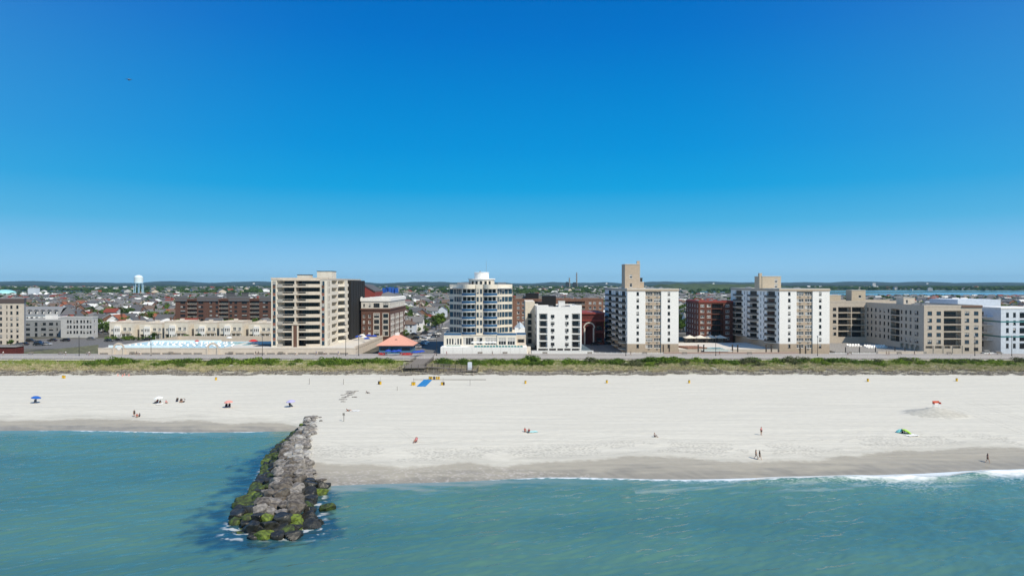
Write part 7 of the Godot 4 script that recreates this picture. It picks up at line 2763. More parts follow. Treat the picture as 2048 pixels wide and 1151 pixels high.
func make_cars() -> void:
	var list := []
	for c in [[35, 690.7, "grey", 0, 0], [46, 690, "black", 0, 0], [60, 683.5, "black", 1, 0], [77, 686.5, "dark blue", 0, 0], [76, 691, "black", 1, 0.2], [92, 689.8, "silver", 0, 0], [103, 682.3, "black", 0, 0], [129, 682.5, "black", 1, 0], [168, 672, "white", 1, 0.1], [190, 667, "dark blue", 1, 0.3], [207, 665, "black", 0, 0.2], [181, 679, "grey", 0, 0], [217, 683, "black", 0, 0], [237, 681.5, "black", 0, 0], [292, 680.5, "black", 0, 0]]: list.append([c[0], c[1], c[2], c[3], c[4], "in the car park on the left"])
	for c in [[869, 656, "dark blue", 1, 0.4], [872, 652, "dark blue", 0, 0.4], [884, 646, "black", 1, 1.4], [889, 657.5, "white", 1, 0.5], [848, 669, "black", 0, 0.5], [851, 667, "black", 1, 0.5], [862, 671, "silver", 1, 0.4], [868, 669.5, "white", 0, 0.4], [874, 669, "white", 1, 0.4], [830, 679, "black", 1, -0.3], [839, 678, "white", 1, -0.3], [846, 681, "white", 1, -0.3], [857, 677, "white", 1, 0.4], [864, 679.5, "silver", 1, 0.4], [871, 674, "black", 1, 0.4], [822, 687.5, "dark blue", 1, -0.3], [833, 696, "silver", 1, -0.3], [838, 691, "black", 0, -0.3], [845, 690, "white", 1, -0.3], [849, 686.5, "white", 0, -0.3], [826, 665, "white", 1, -0.3], [820, 663, "silver", 0, -0.3], [828, 670, "black", 0, -0.3], [880, 641, "silver", 0, 1.4], [878, 664, "grey", 0, 0.4]]: list.append([c[0], c[1], c[2], c[3], c[4], "on the street inland of the pavilion"])
	for c in [[1978, 709, "white", 1, 0.0], [1995, 709.2, "silver", 0, 0.0], [2042, 704.5, "black", 0, 0.0]]: list.append([c[0], c[1], c[2], c[3], c[4], "on the side street at the right edge"])
	for c in [[1202, 688, "silver", 1, 0.5], [1177, 684.5, "red", 0, 0.0], [1195, 684.8, "grey", 0, 0.0], [1190, 690, "black", 0, 0.2]]: list.append([c[0], c[1], c[2], c[3], c[4], "on the driveway left of the first white tower"])
	var count := {}
	list.sort_custom(func(p, q): return p[0] < q[0])
	for c in list:
		var proto := car_proto(c[2], c[3] == 1)
		var o: Node3D = proto.duplicate()
		o.name = numbered("parked_car")
		add_child(o)
		o.position = spot(c[0], c[1], STREET + 0.012)
		o.rotation.y = c[4] + (PI if rng.randf() < 0.5 else 0.0)
		var key := "%s %s %s" % [c[2], "utility car" if c[3] == 1 else "saloon car", c[5]]
		count[key] = count.get(key, 0) + 1
		metas(o, key + ("" if count[key] == 1 else ", %s from the left" % ordinal(count[key])), "car", "parked cars")
	for k in cache.keys():
		if (k as String).begins_with("car"): cache[k].free(); cache.erase(k)

# ---------------------------------------------------------------- people: tapered capsules joined into one skin
func body_mesh(bones: Array, cell: float) -> ArrayMesh:       # bone: a, b, radius a, radius b, colour
	var lo := Vector3.ONE * 99.0
	var hi := -lo
	for e in bones:
		var rr := Vector3.ONE * (maxf(e[2], e[3]) + cell * 2)
		lo = lo.min(e[0] - rr).min(e[1] - rr)
		hi = hi.max(e[0] + rr).max(e[1] + rr)
	var nx := int((hi.x - lo.x) / cell) + 2
	var ny := int((hi.y - lo.y) / cell) + 2
	var nzz := int((hi.z - lo.z) / cell) + 2
	var f := PackedFloat32Array()
	f.resize(nx * ny * nzz)
	f.fill(1.0)
	var who := PackedInt32Array()
	who.resize(nx * ny * nzz)
	var near := PackedFloat32Array()
	near.resize(nx * ny * nzz)
	near.fill(9.0)
	for n in bones.size():
		var e: Array = bones[n]
		var a: Vector3 = e[0]
		var ab: Vector3 = e[1] - a
		var l2 := maxf(ab.length_squared(), 1e-6)
		var rr := Vector3.ONE * (maxf(e[2], e[3]) + cell * 1.5)
		var p0 := ((a.min(e[1]) - rr - lo) / cell).floor()
		var p1 := ((a.max(e[1]) + rr - lo) / cell).ceil()
		for k in range(maxi(0, int(p0.z)), mini(nzz - 1, int(p1.z)) + 1):
			for j in range(maxi(0, int(p0.y)), mini(ny - 1, int(p1.y)) + 1):
				for i in range(maxi(0, int(p0.x)), mini(nx - 1, int(p1.x)) + 1):
					var p := lo + Vector3(i, j, k) * cell
					var t := clampf((p - a).dot(ab) / l2, 0.0, 1.0)
					var dd: float = (p - a - ab * t).length() - lerpf(e[2], e[3], t)
					var at := (k * ny + j) * nx + i
					var h := clampf(0.5 + 0.5 * (f[at] - dd) / 0.04, 0.0, 1.0)
					f[at] = lerpf(f[at], dd, h) - 0.04 * h * (1.0 - h) if f[at] < 0.9 else dd
					if dd < near[at]:
						near[at] = dd
						who[at] = n
	var id := PackedInt32Array()
	id.resize(nx * ny * nzz)
	id.fill(-1)
	var vs := PackedVector3Array()
	var cs := PackedColorArray()
	for k in nzz - 1:
		for j in ny - 1:
			for i in nx - 1:
				var at := (k * ny + j) * nx + i
				var c := [f[at], f[at + 1], f[at + nx], f[at + nx + 1], f[at + nx * ny], f[at + nx * ny + 1], f[at + nx * ny + nx], f[at + nx * ny + nx + 1]]
				var inside := 0
				for v in c: inside += 1 if v < 0.0 else 0
				if inside == 0 or inside == 8: continue
				var sum := Vector3.ZERO
				var cnt := 0
				for ed in [[0, 1], [2, 3], [4, 5], [6, 7], [0, 2], [1, 3], [4, 6], [5, 7], [0, 4], [1, 5], [2, 6], [3, 7]]:
					var u: float = c[ed[0]]
					var w: float = c[ed[1]]
					if (u < 0.0) != (w < 0.0):
						var pa := Vector3(ed[0] & 1, (ed[0] >> 1) & 1, ed[0] >> 2)
						var pb := Vector3(ed[1] & 1, (ed[1] >> 1) & 1, ed[1] >> 2)
						sum += pa.lerp(pb, u / (u - w))
						cnt += 1
				id[at] = vs.size()
				vs.append(lo + (Vector3(i, j, k) + sum / cnt) * cell)
				cs.append(bones[who[at]][4])
	var ix := PackedInt32Array()
	for k in range(1, nzz - 1):
		for j in range(1, ny - 1):
			for i in range(1, nx - 1):
				var at := (k * ny + j) * nx + i
				var s0 := f[at] < 0.0
				for ax in 3:
					var st: int = [1, nx, nx * ny][ax]
					if s0 == (f[at + st] < 0.0): continue
					var u: int = [nx, nx * ny, 1][ax]
					var w: int = [nx * ny, 1, nx][ax]
					var q := [id[at - u - w], id[at - w], id[at], id[at - u]]
					if q.min() < 0: continue
					if s0: ix.append_array([q[0], q[2], q[1], q[0], q[3], q[2]])
					else: ix.append_array([q[0], q[1], q[2], q[0], q[2], q[3]])
	# five fingers on each hand and a nose and ears on the head: small tapered pieces sunk into the skin
	var arr := []
	arr.resize(Mesh.ARRAY_MAX)
	var ns := PackedVector3Array()
	ns.resize(vs.size())
	for t in range(0, ix.size(), 3):
		var a := vs[ix[t]]
		var nn := (vs[ix[t + 2]] - a).cross(vs[ix[t + 1]] - a)
		for q in 3: ns[ix[t + q]] += nn
	for i in ns.size(): ns[i] = ns[i].normalized()
	var extra := MB.new()
	extra.colored = true
	for e in bones:
		if e.size() > 5 and e[5] == "hand":
			var dir: Vector3 = (e[1] - e[0]).normalized()
			var side := dir.cross(Vector3(0.3, 0.2, 1)).normalized()
			extra.col = e[4]
			for q in 4:
				var o: Vector3 = e[1] + side * (q - 1.5) * 0.02
				extra.tube(o, o + dir * [0.07, 0.085, 0.08, 0.06][q] + dir.cross(side) * 0.02, 0.010, 0.007, 5)
			var th: Vector3 = e[0] + side * -0.03
			extra.tube(th, th - side * 0.035 + dir * 0.05, 0.011, 0.008, 5)
		elif e.size() > 5 and e[5] == "head":
			var fw: Vector3 = e[6]
			var c0: Vector3 = (e[0] + e[1]) / 2
			var sd := fw.cross(Vector3.UP).normalized()
			extra.col = e[4]
			extra.tube(c0 + fw * 0.08, c0 + fw * 0.125 - Vector3(0, 0.03, 0), 0.012, 0.016, 5)
			for s in [-1.0, 1.0]: extra.tube(c0 + sd * 0.085 * s, c0 + sd * 0.105 * s + Vector3(0, 0.02, 0), 0.02, 0.012, 6)
			extra.col = Color(0.02, 0.015, 0.012)
			for s in [-1.0, 1.0]: extra.tube(c0 + fw * 0.085 + sd * 0.035 * s + Vector3(0, 0.01, 0), c0 + fw * 0.099 + sd * 0.035 * s + Vector3(0, 0.01, 0), 0.012, 0.008, 6)
			extra.col = Color(0.25, 0.08, 0.06)
			extra.tube(c0 + fw * 0.085 - Vector3(0, 0.055, 0) - sd * 0.025, c0 + fw * 0.085 - Vector3(0, 0.055, 0) + sd * 0.025, 0.009, 0.009, 5)
	var base := vs.size()
	vs.append_array(extra.v)
	ns.append_array(extra.n)
	cs.append_array(extra.c)
	for i in extra.v.size(): ix.append(base + i)
	arr[Mesh.ARRAY_VERTEX] = vs
	arr[Mesh.ARRAY_NORMAL] = ns
	arr[Mesh.ARRAY_COLOR] = cs
	arr[Mesh.ARRAY_INDEX] = ix
	var me := ArrayMesh.new()
	me.add_surface_from_arrays(Mesh.PRIMITIVE_TRIANGLES, arr)
	me.surface_set_material(0, leaf_mat_skin())
	return me

func leaf_mat_skin() -> StandardMaterial3D:
	if not M.has("skin"):
		var m := mat("skin", Color(1, 1, 1), 0.7)
		m.vertex_color_use_as_albedo = true
	return M.skin

const SKIN := Color(0.42, 0.25, 0.17)
# joints of a pose in metres, facing +z; a figure 1.72 m tall
func pose(which: String) -> Dictionary:
	var p := {}
	if which == "stand" or which == "walk":
		p = {"pelvis": Vector3(0, 0.95, 0), "chest": Vector3(0, 1.3, 0.0), "neck": Vector3(0, 1.46, 0.0), "head": Vector3(0, 1.61, 0.02)}
		var s := 0.0 if which == "stand" else 1.0
		p.hipl = Vector3(-0.1, 0.9, 0); p.hipr = Vector3(0.1, 0.9, 0)
		p.kneel = Vector3(-0.11, 0.49, 0.03 + 0.17 * s); p.kneer = Vector3(0.11, 0.49, 0.03 - 0.05 * s)
		p.ankl = Vector3(-0.11, 0.08, 0.0 + 0.28 * s); p.ankr = Vector3(0.11, 0.08 + 0.05 * s, -0.02 - 0.33 * s)
		p.toel = p.ankl + Vector3(-0.01, -0.04, 0.15); p.toer = p.ankr + Vector3(0.01, -0.04, 0.15)
		p.shl = Vector3(-0.19, 1.41, 0); p.shr = Vector3(0.19, 1.41, 0)
		p.ell = Vector3(-0.25, 1.14, -0.03 - 0.12 * s); p.elr = Vector3(0.25, 1.14, -0.03 + 0.06 * s)
		p.wrl = Vector3(-0.26, 0.9, 0.05 - 0.12 * s); p.wrr = Vector3(0.26, 0.92, 0.05 + 0.24 * s)
	elif which == "sit":      # on the sand, knees drawn up
		p = {"pelvis": Vector3(0, 0.14, 0), "chest": Vector3(0, 0.46, -0.08), "neck": Vector3(0, 0.62, -0.06), "head": Vector3(0, 0.77, -0.02)}
		p.hipl = Vector3(-0.1, 0.13, 0.04); p.hipr = Vector3(0.1, 0.13, 0.04)
		p.kneel = Vector3(-0.13, 0.42, 0.38); p.kneer = Vector3(0.13, 0.40, 0.40)
		p.ankl = Vector3(-0.12, 0.08, 0.62); p.ankr = Vector3(0.13, 0.08, 0.66)
		p.toel = p.ankl + Vector3(0, 0.0, 0.15); p.toer = p.ankr + Vector3(0, 0.0, 0.15)
		p.shl = Vector3(-0.19, 0.57, -0.06); p.shr = Vector3(0.19, 0.57, -0.06)
		p.ell = Vector3(-0.26, 0.40, 0.16); p.elr = Vector3(0.26, 0.40, 0.16)
		p.wrl = Vector3(-0.14, 0.36, 0.38); p.wrr = Vector3(0.14, 0.36, 0.38)
	elif which == "chair":    # leaning back in a low beach chair, legs out
		p = {"pelvis": Vector3(0, 0.32, 0), "chest": Vector3(0, 0.64, -0.18), "neck": Vector3(0, 0.79, -0.22), "head": Vector3(0, 0.94, -0.20)}
		p.hipl = Vector3(-0.1, 0.32, 0.05); p.hipr = Vector3(0.1, 0.32, 0.05)
		p.kneel = Vector3(-0.13, 0.45, 0.46); p.kneer = Vector3(0.13, 0.43, 0.47)
		p.ankl = Vector3(-0.13, 0.09, 0.74); p.ankr = Vector3(0.13, 0.09, 0.80)
		p.toel = p.ankl + Vector3(0, 0.03, 0.14); p.toer = p.ankr + Vector3(0, 0.03, 0.14)
		p.shl = Vector3(-0.19, 0.74, -0.20); p.shr = Vector3(0.19, 0.74, -0.20)
		p.ell = Vector3(-0.28, 0.53, -0.08); p.elr = Vector3(0.28, 0.53, -0.08)
		p.wrl = Vector3(-0.25, 0.50, 0.17); p.wrr = Vector3(0.25, 0.50, 0.17)
	else:                     # stretched out on the back, propped on the elbows
		p = {"pelvis": Vector3(0, 0.13, 0), "chest": Vector3(0, 0.27, -0.33), "neck": Vector3(0, 0.38, -0.46), "head": Vector3(0, 0.50, -0.54)}
		p.hipl = Vector3(-0.1, 0.12, 0.05); p.hipr = Vector3(0.1, 0.12, 0.05)
		p.kneel = Vector3(-0.12, 0.14, 0.48); p.kneer = Vector3(0.12, 0.34, 0.42)
		p.ankl = Vector3(-0.12, 0.08, 0.88); p.ankr = Vector3(0.12, 0.08, 0.70)
		p.toel = p.ankl + Vector3(0, 0.12, 0.06); p.toer = p.ankr + Vector3(0, 0.0, 0.15)
		p.shl = Vector3(-0.19, 0.34, -0.42); p.shr = Vector3(0.19, 0.34, -0.42)
		p.ell = Vector3(-0.28, 0.07, -0.50); p.elr = Vector3(0.28, 0.07, -0.50)
		p.wrl = Vector3(-0.24, 0.06, -0.24); p.wrr = Vector3(0.24, 0.06, -0.24)
	return p

func person_mesh(which: String, top: Color, bottom: Color, legs: Color, sleeves: Color, hair: Color, skin := SKIN) -> ArrayMesh:
	var key := "person" + which + top.to_html() + bottom.to_html() + legs.to_html() + sleeves.to_html() + hair.to_html()
	if cache.has(key): return cache[key]
	var p := pose(which)
	var fw := Vector3(0, 0, 1)
	var b := [[p.pelvis, p.pelvis + Vector3(0, 0.05, 0), 0.15, 0.145, bottom], [p.pelvis.lerp(p.chest, 0.25), p.chest, 0.135, 0.155, top], [p.shl, p.shr, 0.075, 0.075, top], [p.chest, p.neck, 0.10, 0.06, skin], [p.neck, p.head, 0.055, 0.06, skin],
		[p.head + Vector3(0, -0.035, 0.015), p.head + Vector3(0, 0.045, 0), 0.085, 0.10, skin, "head", fw], [p.head + Vector3(0, 0.03, -0.035), p.head + Vector3(0, 0.065, -0.02), 0.09, 0.098, hair]]
	for s in ["l", "r"]:
		b.append([p["hip" + s], p["knee" + s], 0.092, 0.062, legs])
		b.append([p["hip" + s], p["hip" + s].lerp(p["knee" + s], 0.4), 0.10, 0.085, bottom])
		b.append([p["knee" + s], p["ank" + s], 0.060, 0.042, legs])
		b.append([p["ank" + s], p["toe" + s], 0.045, 0.036, skin])
		b.append([p["sh" + s], p["el" + s], 0.058, 0.044, sleeves])
		b.append([p["el" + s], p["wr" + s], 0.044, 0.036, skin])
		var dir: Vector3 = (p["wr" + s] - p["el" + s]).normalized()
		b.append([p["wr" + s], p["wr" + s] + dir * 0.09, 0.036, 0.034, skin, "hand"])
	cache[key] = body_mesh(b, 0.042)
	return cache[key]

func person(label: String, at: Vector3, turn: float, which: String, top: Color, bottom: Color, legs = null, sleeves = null, hair := Color(0.03, 0.02, 0.015), group := "people on the beach") -> void:
	var o := single("person", person_mesh(which, top, bottom, legs if legs != null else SKIN, sleeves if sleeves != null else top, hair), label, "person", Transform3D(Basis(Vector3.UP, turn), at), group)
	o.name = o.name

func beach_chair(label: String, at: Vector3, turn: float, m: String) -> void:
	var o := thing("beach_chair", label, "chair", at, turn, "low beach chairs")
	var key := "bchair" + m
	if not cache.has(key):
		var s := MB.new()
		s.obox(Vector3(-0.28, 0.17, -0.1), Vector3(0.56, 0, 0), Vector3(0, 0.03, 0), Vector3(0, 0.03, 0.5))
		var k := MB.new()
		k.obox(Vector3(-0.28, 0.17, -0.14), Vector3(0.56, 0, 0), Vector3(0, 0.75, -0.32), Vector3(0, 0.01, 0.03))
		var f := MB.new()
		for x in [-0.3, 0.3]:
			f.tube(Vector3(x, 0, 0.42), Vector3(x, 0.42, -0.2), 0.015, 0.015, 5)
			f.tube(Vector3(x, 0, -0.3), Vector3(x, 0.42, 0.3), 0.015, 0.015, 5)
			f.tube(Vector3(x, 0.42, -0.25), Vector3(x, 0.42, 0.35), 0.02, 0.02, 5)
		cache[key] = [s.mesh(M[m]), k.mesh(M[m]), f.mesh(M.grey_metal)]
	part("seat", cache[key][0], o)
	part("backrest", cache[key][1], o)
	part("frame", cache[key][2], o)

func towel(label: String, at: Vector3, turn: float, w: float, l: float, m: String) -> void:
	var b := MB.new()
	var n := 6
	for i in n:
		for j in n:
			var c := []
			for q in [[0, 0], [0, 1], [1, 1], [1, 0]]:
				var x: float = -w / 2 + w * (i + q[0]) / n
				var z: float = l / 2 - l * (j + q[1]) / n
				c.append(Vector3(x, 0.10 + 0.03 * sin(x * 7.0 + z * 3.0) * cos(z * 5.0), z))
			b.quad(c[0], c[1], c[2], c[3])
	single("beach_towel", b.mesh(M[m]), label, "towel", Transform3D(Basis(Vector3.UP, turn), at), "towels on the sand")

func make_people() -> void:
	mat("towel_white", lin(0.80, 0.80, 0.80), 0.95)
	mat("towel_aqua", lin(0.42, 0.70, 0.70), 0.95)
	mat("towel_blue", lin(0.62, 0.74, 0.80), 0.95)
	mat("chair_navy", lin(0.02, 0.03, 0.09), 0.9)
	mat("chair_black", lin(0.015, 0.015, 0.018), 0.9)
	mat("chair_pink", lin(0.45, 0.20, 0.20), 0.9)
	mat("lime_canvas", lin(0.36, 0.62, 0.08), 0.8)
	mat("lavender_canvas", lin(0.42, 0.40, 0.66), 0.8)
	mat("coral_canvas", lin(0.72, 0.30, 0.26), 0.8)
	mat("aqua_canvas", lin(0.22, 0.60, 0.58), 0.8)
	mat("royal_canvas", lin(0.01, 0.10, 0.42), 0.8)
	mat("snow_canvas", lin(0.78, 0.80, 0.78), 0.8)
	var black := Color(0.012, 0.012, 0.014)
	var navy := Color(0.02, 0.03, 0.07)
	var red := Color(0.38, 0.04, 0.04)
	var pink := Color(0.60, 0.22, 0.24)
	var white := Color(0.70, 0.70, 0.70)
	var grey := Color(0.16, 0.16, 0.17)
	var face := PI          # turned to look out to sea is 0; PI looks inland
	# parasols on the left
	parasol(on_sand(70, 806), 1.2, 1.95, "royal_canvas", "beach_parasol", "royal blue beach parasol, leftmost on the sand", "beach parasols", 0.12)
	parasol(on_sand(316, 807), 1.2, 1.95, "snow_canvas", "beach_parasol", "white and pale green beach parasol on the left sand", "beach parasols", -0.12)
	parasol(on_sand(456, 815), 1.15, 1.9, "coral_canvas", "beach_parasol", "coral red beach parasol above two seated people", "beach parasols", -0.08)
	parasol(on_sand(581, 814), 1.2, 1.9, "lavender_canvas", "beach_parasol", "lavender beach parasol nearest the jetty", "beach parasols", -0.08)
	var p := on_sand(69, 805.5)
	beach_chair("navy beach chair under the royal blue parasol", p, 0.5, "chair_navy")
	person("person in dark clothes reclining in a chair under the royal blue parasol", p, 0.5, "chair", navy, black, grey)
	p = on_sand(312, 806)
	beach_chair("black beach chair under the white parasol", p, -0.5, "chair_black")
	person("person in dark red sitting in a chair under the white parasol", p, -0.5, "chair", red, black)
	person("person in black leaning back beside the white parasol's pole", on_sand(319, 806), 0.3, "sit", black, black)
	person("person in pale red sitting on the sand right of the white parasol", on_sand(331, 806.5), 0.9, "sit", pink, grey)
	towel("white towel under the white parasol", on_sand(318, 808), 0.2, 1.6, 2.0, "towel_white")
	p = on_sand(353, 803)
	beach_chair("black beach chair behind the pair of dark chairs", p, 0.2, "chair_black")
	person("person in black seated alone in the back chair of the dark group", p, 0.2, "chair", black, black, navy)
	for q in [[360.5, "left"], [365.5, "right"]]:
		p = on_sand(q[0], 804.5)
		beach_chair("black beach chair, %s one of the close pair" % q[1], p, 0.1 if q[1] == "left" else -0.2, "chair_black")
		person("person in %s in the %s chair of the close pair" % ["dark clothes" if q[1] == "left" else "a white top", q[1]], p, 0.1 if q[1] == "left" else -0.2, "chair", black if q[1] == "left" else white, navy)
	person("person in dark swimwear standing, left of the trio on the wet sand's edge", on_sand(267, 833.5), 0.8, "stand", black, black, null, SKIN)
	person("person in dark red crouched in the middle of the trio", on_sand(272.5, 833.8), 0.5, "sit", red, black)
	person("person in dark clothes seated at the right of the trio", on_sand(277.5, 833.2), -0.6, "sit", navy, black)
	for q in [[451.5, "left"], [457.5, "right"]]:
		p = on_sand(q[0], 814.5)
		beach_chair("black beach chair, %s under the coral parasol" % q[1], p, 0.2, "chair_black")
		person("person in black in the %s chair under the coral parasol" % q[1], p, 0.2, "chair", black, black, navy)
	p = on_sand(580, 813)
	beach_chair("black beach chair under the lavender parasol", p, 0.9, "chair_black")
	person("person in black lying back in the chair under the lavender parasol", p, 0.9, "chair", black, black, black)
	# middle
	person("person in grey propped on the elbows on the dry sand", on_sand(735, 786), 1.0, "lie", grey, black, Color(0.3, 0.22, 0.18))
	person("person in dark clothes lying at the end of a white towel", on_sand(697, 822), PI / 2 + 0.2, "lie", Color(0.22, 0.08, 0.06), black)
	towel("white towel spread beside the lying person near the jetty's head", on_sand(709, 822), 0.0, 2.6, 1.3, "towel_white")
	p = on_sand(831, 884.5)
	beach_chair("pink beach chair facing the sea in mid beach", p, -0.4, "chair_pink")
	person("person in a pink top seated in the pink chair", p, -0.4, "chair", pink, red)
	towel("pale aqua towel beside the two people in red", on_sand(1064, 864), 0.3, 2.4, 1.5, "towel_aqua")
	person("person in a red top sitting left of the pale aqua towel", on_sand(1050, 863.5), 0.4, "sit", red, Color(0.4, 0.05, 0.05))
	person("person in dark red sitting by the pale aqua towel, right of the pair", on_sand(1058, 865), -0.3, "sit", Color(0.30, 0.05, 0.06), black, black)
	person("person in grey shorts sitting alone facing the sea, right of centre", on_sand(1310, 874), 0.9, "sit", Color(0.30, 0.25, 0.24), black, Color(0.25, 0.2, 0.19))
	person("person in a pink top and dark shorts standing on the dry sand", on_sand(1523.5, 870), 0.4, "stand", pink, black, null, SKIN)
	person("person in pale shorts walking, left of the couple by the water", on_sand(1513, 917.5), PI / 2, "walk", Color(0.36, 0.22, 0.16), Color(0.10, 0.10, 0.11), null, SKIN)
	person("person in a black dress walking, right of the couple by the water", on_sand(1520.5, 919.5), PI / 2, "walk", black, black, null, black)
	person("woman-sized figure in dark swimwear walking at the far right water's edge", on_sand(1977.5, 925), PI / 2, "walk", Color(0.10, 0.04, 0.05), black, null, SKIN)
	# right group
	p = on_sand(1806, 866)
	person("person in black sitting between the lime and aqua tents", p, 1.0, "sit", black, black, black)
	parasol(on_sand(1813, 867) - Vector3(0, 0.9, 0), 0.95, 1.75, "lime_canvas", "beach_parasol", "lime green parasol resting low on the sand at the right", "beach parasols", 0.5)
	parasol(on_sand(1802, 865) - Vector3(0, 0.9, 0), 0.7, 1.6, "aqua_canvas", "beach_parasol", "small aqua parasol resting low on the sand at the right", "beach parasols", -0.4)
	towel("white towel spread right of the lime parasol", on_sand(1825, 871), 0.3, 2.7, 1.6, "towel_white")
	# strollers on the boardwalk
	var spots := [[130, "a white top"], [177, "a white top"], [5, "a white top"], [272, "a grey top"], [278, "a white top"], [510.5, "black"], [516, "black"], [590, "a white top"], [632, "a blue top"], [648, "a white top"], [676, "a blue top"], [893, "a red top"], [870, "black"], [1058, "black"], [1262, "black"], [1774, "a tan top"], [1779, "a tan top"], [1830, "black"], [1440, "a red top"], [985, "black"], [1697, "a white top"], [1980, "a white top"]]
	var tone := {"a white top": white, "a grey top": grey, "black": black, "a blue top": Color(0.05, 0.12, 0.35), "a red top": red, "a tan top": Color(0.35, 0.24, 0.15)}
	spots.sort_custom(func(a, b): return a[0] < b[0])
	var count := {}
	for s in spots:
		count[s[1]] = count.get(s[1], 0) + 1
		person("person in %s strolling on the boardwalk, %s such from the left" % [s[1], ordinal(count[s[1]])], Vector3(wx(s[0], 283.0), DECK, -283.0), PI / 2 if rng.randf() < 0.5 else -PI / 2, "walk", tone[s[1]], Color(0.03, 0.035, 0.06), null, null, Color(0.03, 0.02, 0.015), "people on the boardwalk")

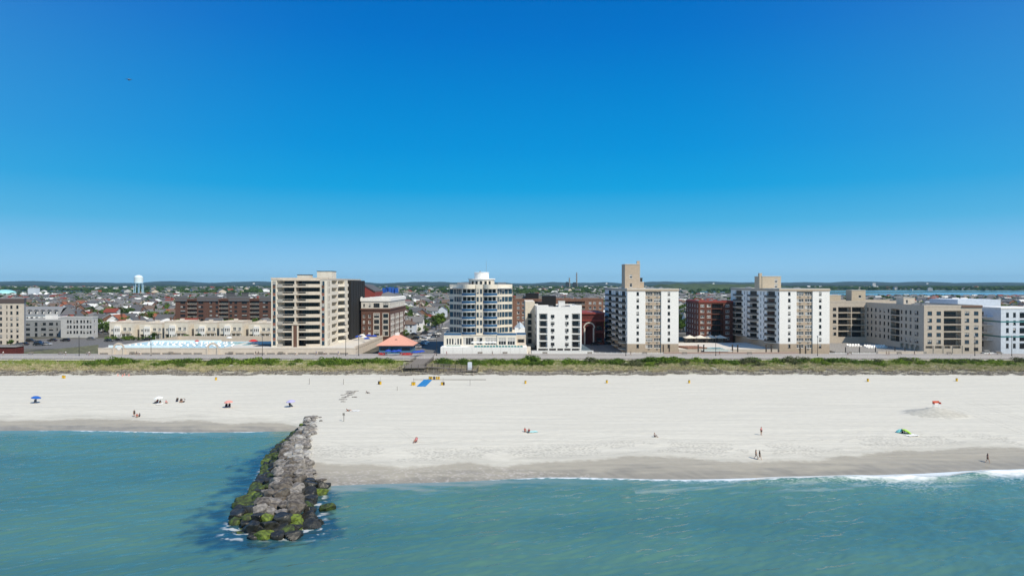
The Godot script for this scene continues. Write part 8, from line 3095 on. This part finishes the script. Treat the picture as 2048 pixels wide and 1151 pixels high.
func make_beach_props() -> void:
	mat("bin_yellow", lin(0.62, 0.38, 0.02), 0.5)
	mat("bin_brown", lin(0.06, 0.035, 0.02), 0.7)
	var n := 0
	var list := [[124.5, 756, "y"], [127.5, 756.5, "y"], [431, 760, "y"], [757.5, 768, "b"], [760.5, 768.5, "y"], [824.5, 770, "y"], [828.5, 770, "y"], [859, 758.5, "y"], [863, 758.8, "y"], [868, 758.5, "b"], [873, 758.8, "y"], [877.5, 758.5, "y"], [883.5, 770, "y"], [887, 770, "b"], [1051, 767, "y"], [1214, 766, "y"], [1379, 766, "y"], [1737, 763, "y"], [1915, 762, "y"]]
	var proto := {}
	var count := {"y": 0, "b": 0}
	for e in list:
		count[e[2]] += 1
		var lb := "%s litter barrel on the dry sand, %s from the left" % ["yellow" if e[2] == "y" else "dark brown", ordinal(count[e[2]])]
		var at := on_sand(e[0], e[1])
		if proto.has(e[2]): copy(proto[e[2]], lb, at, rng.randf(), "litter barrels on the sand")
		else:
			var t := thing("litter_barrel", lb, "barrel", at, 0.0, "litter barrels on the sand")
			var b := MB.new()
			b.tube(Vector3(0, -0.05, 0), Vector3(0, 0.9, 0), 0.31, 0.33, 16)
			part("drum", b.mesh(M.bin_yellow if e[2] == "y" else M.bin_brown), t)
			for y in [0.28, 0.6]:
				b = MB.new()
				b.tube(Vector3(0, y, 0), Vector3(0, y + 0.05, 0), 0.345, 0.345, 16)
				part("hoop", b.mesh(M.bin_yellow if e[2] == "y" else M.bin_brown), t)
			b = MB.new()
			b.tube(Vector3(0, 0.9, 0), Vector3(0, 0.95, 0), 0.35, 0.30, 16)
			part("rim", b.mesh(M.bin_brown), t)
			proto[e[2]] = t
	n = 0
	for e in [[618, 768, 1.7, 0.07, ""], [686.5, 769, 1.7, 0.07, ""], [794, 781, 1.2, 0.06, ""], [940, 771, 1.8, 0.05, ""], [760, 764, 1.6, 0.04, ""], [827, 766, 1.6, 0.04, ""], [886, 766, 1.6, 0.04, ""]]:
		n += 1
		var t := thing("sand_post", "thin grey post standing in the sand, %s from the left" % ordinal([1, 2, 5, 7, 3, 4, 6].find(n) + 1 if false else [1, 2, 4, 7, 3, 5, 6][n - 1]), "post", on_sand(e[0], e[1]), 0.0, "posts in the sand")
		var b := MB.new()
		b.tube(Vector3(0, -0.3, 0), Vector3(0, e[2], 0), e[3], e[3], 8)
		part("shaft", b.mesh(M.weathered_wood), t)
		b = MB.new()
		b.tube(Vector3(0, e[2], 0), Vector3(0, e[2] + 0.06, 0), e[3] * 1.3, e[3] * 0.7, 8)
		part("cap", b.mesh(M.dark_wood), t)
	# warning sign by the jetty
	var t := thing("warning_sign", "small square sign on a post beside the jetty's landward end", "sign", on_sand(687, 842.5), -0.15)
	var b := MB.new()
	b.box(-0.05, -0.3, -0.05, 0.05, 1.95, 0.05)
	part("post", b.mesh(M.weathered_wood), t)
	b = MB.new()
	b.box(-0.27, 1.35, 0.05, 0.27, 1.95, 0.09)
	part("panel", b.mesh(M.concrete), t)
	# marker cones by the dune
	n = 0
	for e in [[234.5, 751.5], [243.5, 752.5], [247.5, 750.5], [256.5, 751.5]]:
		n += 1
		t = thing("marker_cone", "pinkish marker cone near the dune, %s from the left" % ordinal(n), "cone", on_sand(e[0], e[1]), 0.0, "marker cones near the dune")
		b = MB.new()
		b.tube(Vector3(0, 0.05, 0), Vector3(0, 0.8, 0), 0.2, 0.04, 10)
		part("body", b.mesh(M.coral_canvas), t)
		b = MB.new()
		b.box(-0.24, 0, -0.24, 0.24, 0.05, 0.24)
		part("foot", b.mesh(M.coral_canvas), t)
	# lifeguard chair
	var at := Vector3(wx(1875, 177.5), sand_h(wx(1875, 177.5), 177.5), -177.5)
	t = thing("lifeguard_chair", "white lifeguard chair with red-orange backboard behind the sand mound", "lifeguard chair", at)
	mat("guard_red", lin(0.58, 0.10, 0.05), 0.7)
	for q in [[-0.75, 0.6], [0.75, 0.6], [-0.75, -0.5], [0.75, -0.5]]:
		b = MB.new()
		b.tube(Vector3(q[0], -0.2, q[1]), Vector3(q[0] * 0.9, 1.25, q[1] * 0.6), 0.06, 0.06, 6)
		part("leg", b.mesh(M.white_trim), t)
	b = MB.new()
	b.box(-0.8, 1.2, -0.4, 0.8, 1.3, 0.5)
	part("seat", b.mesh(M.white_trim), t)
	b = MB.new()
	b.box(-0.85, 1.45, -0.45, 0.85, 2.0, -0.38)
	part("backboard", b.mesh(M.guard_red), t)
	for x in [-0.85, 0.78]:
		b = MB.new()
		b.box(x, 1.3, -0.45, x + 0.07, 1.75, 0.5)
		part("armrest", b.mesh(M.guard_red), t)
	for y in [0.35, 0.8]:
		b = MB.new()
		b.box(-0.75, y, 0.42, 0.75, y + 0.1, 0.5)
		part("rung", b.mesh(M.white_trim), t)
	# red shed at the left edge
	t = thing("red_shed", "dark red shed with pale flat roof at the left edge of the boardwalk", "shed", Vector3(wx(-16, 296.0), STREET, -296))
	b = MB.new()
	var ops := []
	facade(t, b, Vector3.ZERO, Vector3.RIGHT, 9.7, 3.3, [W(1.0, 1.0, 1.6, 1.2, 2, "dark_red"), H(4.2, 0, 1.2, 2.2, 0.1)])
	shell(b, 0, 0, 9.7, -5, 0, 3.3, "lrb")
	part("wall", b.mesh(M.dark_red), t)
	b = MB.new()
	b.obox(Vector3(-0.3, 3.3, -5.3), Vector3(10.3, 0, 0), Vector3(0, 0.2, 0), Vector3(0, -0.15, 5.7))
	part("roof", b.mesh(M.gravel_roof), t)

func _ready() -> void:
	rng.seed = 7
	nz.seed = 2
	nz.frequency = 0.05
	nz2.seed = 4
	nz2.frequency = 0.01
	make_view()
	make_materials()
	make_sand()
	make_sea()
	make_land()
	make_horizon()
	make_streets()
	make_jetty()
	make_towers()
	make_round_tower()
	make_left_tower()
	make_brick_cream_block()
	make_midrise()
	make_brick_blocks()
	make_right_blocks()
	make_town_houses()
	make_pool_deck()
	make_terraces()
	make_pavilion()
	make_boardwalk()
	make_beach_access()
	make_lamps()
	make_hedges()
	make_town()
	make_landmarks()
	make_dune()
	make_cars()
	make_people()
	make_beach_props()
